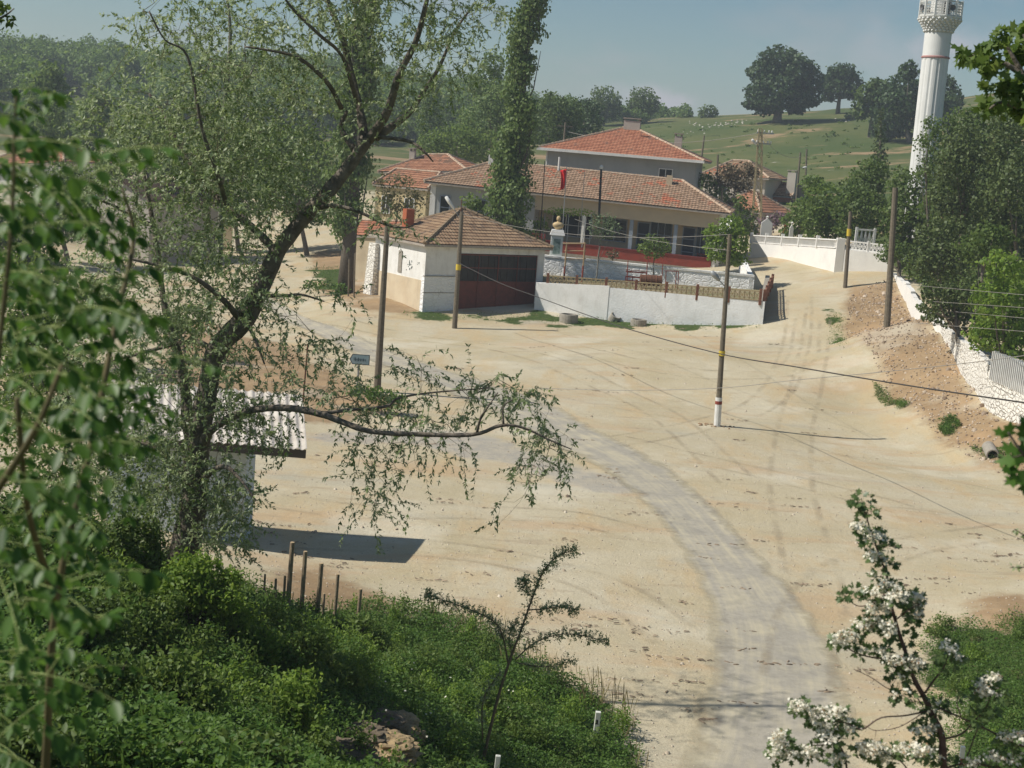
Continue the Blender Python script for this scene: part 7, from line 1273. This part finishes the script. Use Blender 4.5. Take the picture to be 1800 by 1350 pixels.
# ---------- close out-of-focus compound leaves of the ash bush at the left
e = E('ash_bush', 'close blurred ash bush with long compound leaves filling the left edge', 'bush', at(-150, 1350, 2.2)-[0, 0, .6]); tipl = []
AL = [[(60, 1650, 9, .6), (80, 1350, 8, .5), (100, 1050, 7, .4), (165, 760, 6, .5), (205, 560, 5, .6), (235, 420, 4, .7), (215, 330, 2, .7)], [(-80, 1600, 9), (-60, 1200, 8), (-30, 900, 7), (0, 600, 5), (20, 400, 4), (25, 250, 3), (28, 170, 2)], [(100, 1060, 8, .4), (50, 900, 6, .2), (30, 700, 5, .1)], [(-30, 900, 8), (60, 760, 6, -.1), (110, 640, 4, -.1)]]
lim = limbs_px(AL, 2.3); limb_mesh(lim, 'stem', mat('young_stem', (.10, .085, .04), .8, (.16, .13, .06), 12), e, 8, .02)
LP, LD, LN, LS, S0, S1 = [], [], [], [], [], []
zones = [(15, 190, .7), (20, 260, .9), (40, 330, 1), (90, 300, .8), (30, 420, 1), (70, 470, 1), (130, 420, .8), (180, 330, .7), (40, 540, 1), (150, 520, .7), (60, 620, 1), (120, 640, 1), (180, 700, .9), (200, 560, .7), (30, 720, 1), (90, 760, 1), (150, 800, .9), (20, 850, 1), (80, 900, 1), (40, 980, 1), (130, 900, .9), (30, 1080, 1), (100, 1050, 1), (20, 1180, 1), (80, 1200, 1), (30, 1280, 1), (120, 1180, .8), (60, 1330, 1), (200, 1000, .4), (220, 640, .6)]
for zx, zy, pr in zones:
    for _ in range(9 if zy < 700 else 9):
        if random.random() > pr*.95: continue
        Yk = random.uniform(2.0, 3.6); a = at(zx-70+random.gauss(0, 30), zy+random.gauss(0, 30), Yk); dr = unit(np.array([1, random.gauss(0, .7), random.gauss(.12, .55)])); L_ = random.uniform(.09, .16); nl = random.choice((3, 4, 4)); pts = []; cur = a.copy(); d = dr.copy()
        for k in range(nl+1):
            nx_ = cur+d*L_/nl; S0.append(cur); S1.append(nx_); d = unit(d+np.array([0, 0, -.13])); side = unit(np.cross(d, [0, 0, 1.0]))
            if k > 0:
                for sg in (1, -1): LP.append(nx_); LD.append(unit(side*sg*.7+d*.45+RNG.normal(size=3)*.25+np.array([0, 0, -.5-.3*random.random()]))); LN.append(np.array([0, 0, 1.0])+side*sg*.4+RNG.normal(size=3)*.2); LS.append(random.uniform(.026, .044))
            cur = nx_
        LP.append(cur); LD.append(d+[0, 0, -.2]); LN.append((0, 0, 1)); LS.append(.038)
segs('leaf_stalks', S0, S1, [.0011]*len(S0), [.0008]*len(S0), mat('pale_stalk', (.30, .36, .12), .6), e); leaves('foliage', LP, LD, LN, np.array(LS), T_OVAL, LF_FORE, e)
# ------------------------------------------------------------------ haze over the whole place
s = MB(); s.box(-1500, 1500, -250, 1500, float(ZZ[(np.abs(YY) < 1600) & (np.abs(XX) < 1600)].min())-3, 70)
hm = bpy.data.materials.new('air'); hm.use_nodes = True; hn = hm.node_tree; hn.nodes.clear(); ho = hn.nodes.new('ShaderNodeOutputMaterial'); hv = hn.nodes.new('ShaderNodeVolumePrincipled')
hv.inputs['Color'].default_value = (.84, .92, 1, 1); hv.inputs['Density'].default_value = .0006; hv.inputs['Anisotropy'].default_value = 0.1; hn.links.new(hv.outputs[0], ho.inputs['Volume'])
o = s.build('haze', hm); tag(o, kind='stuff')
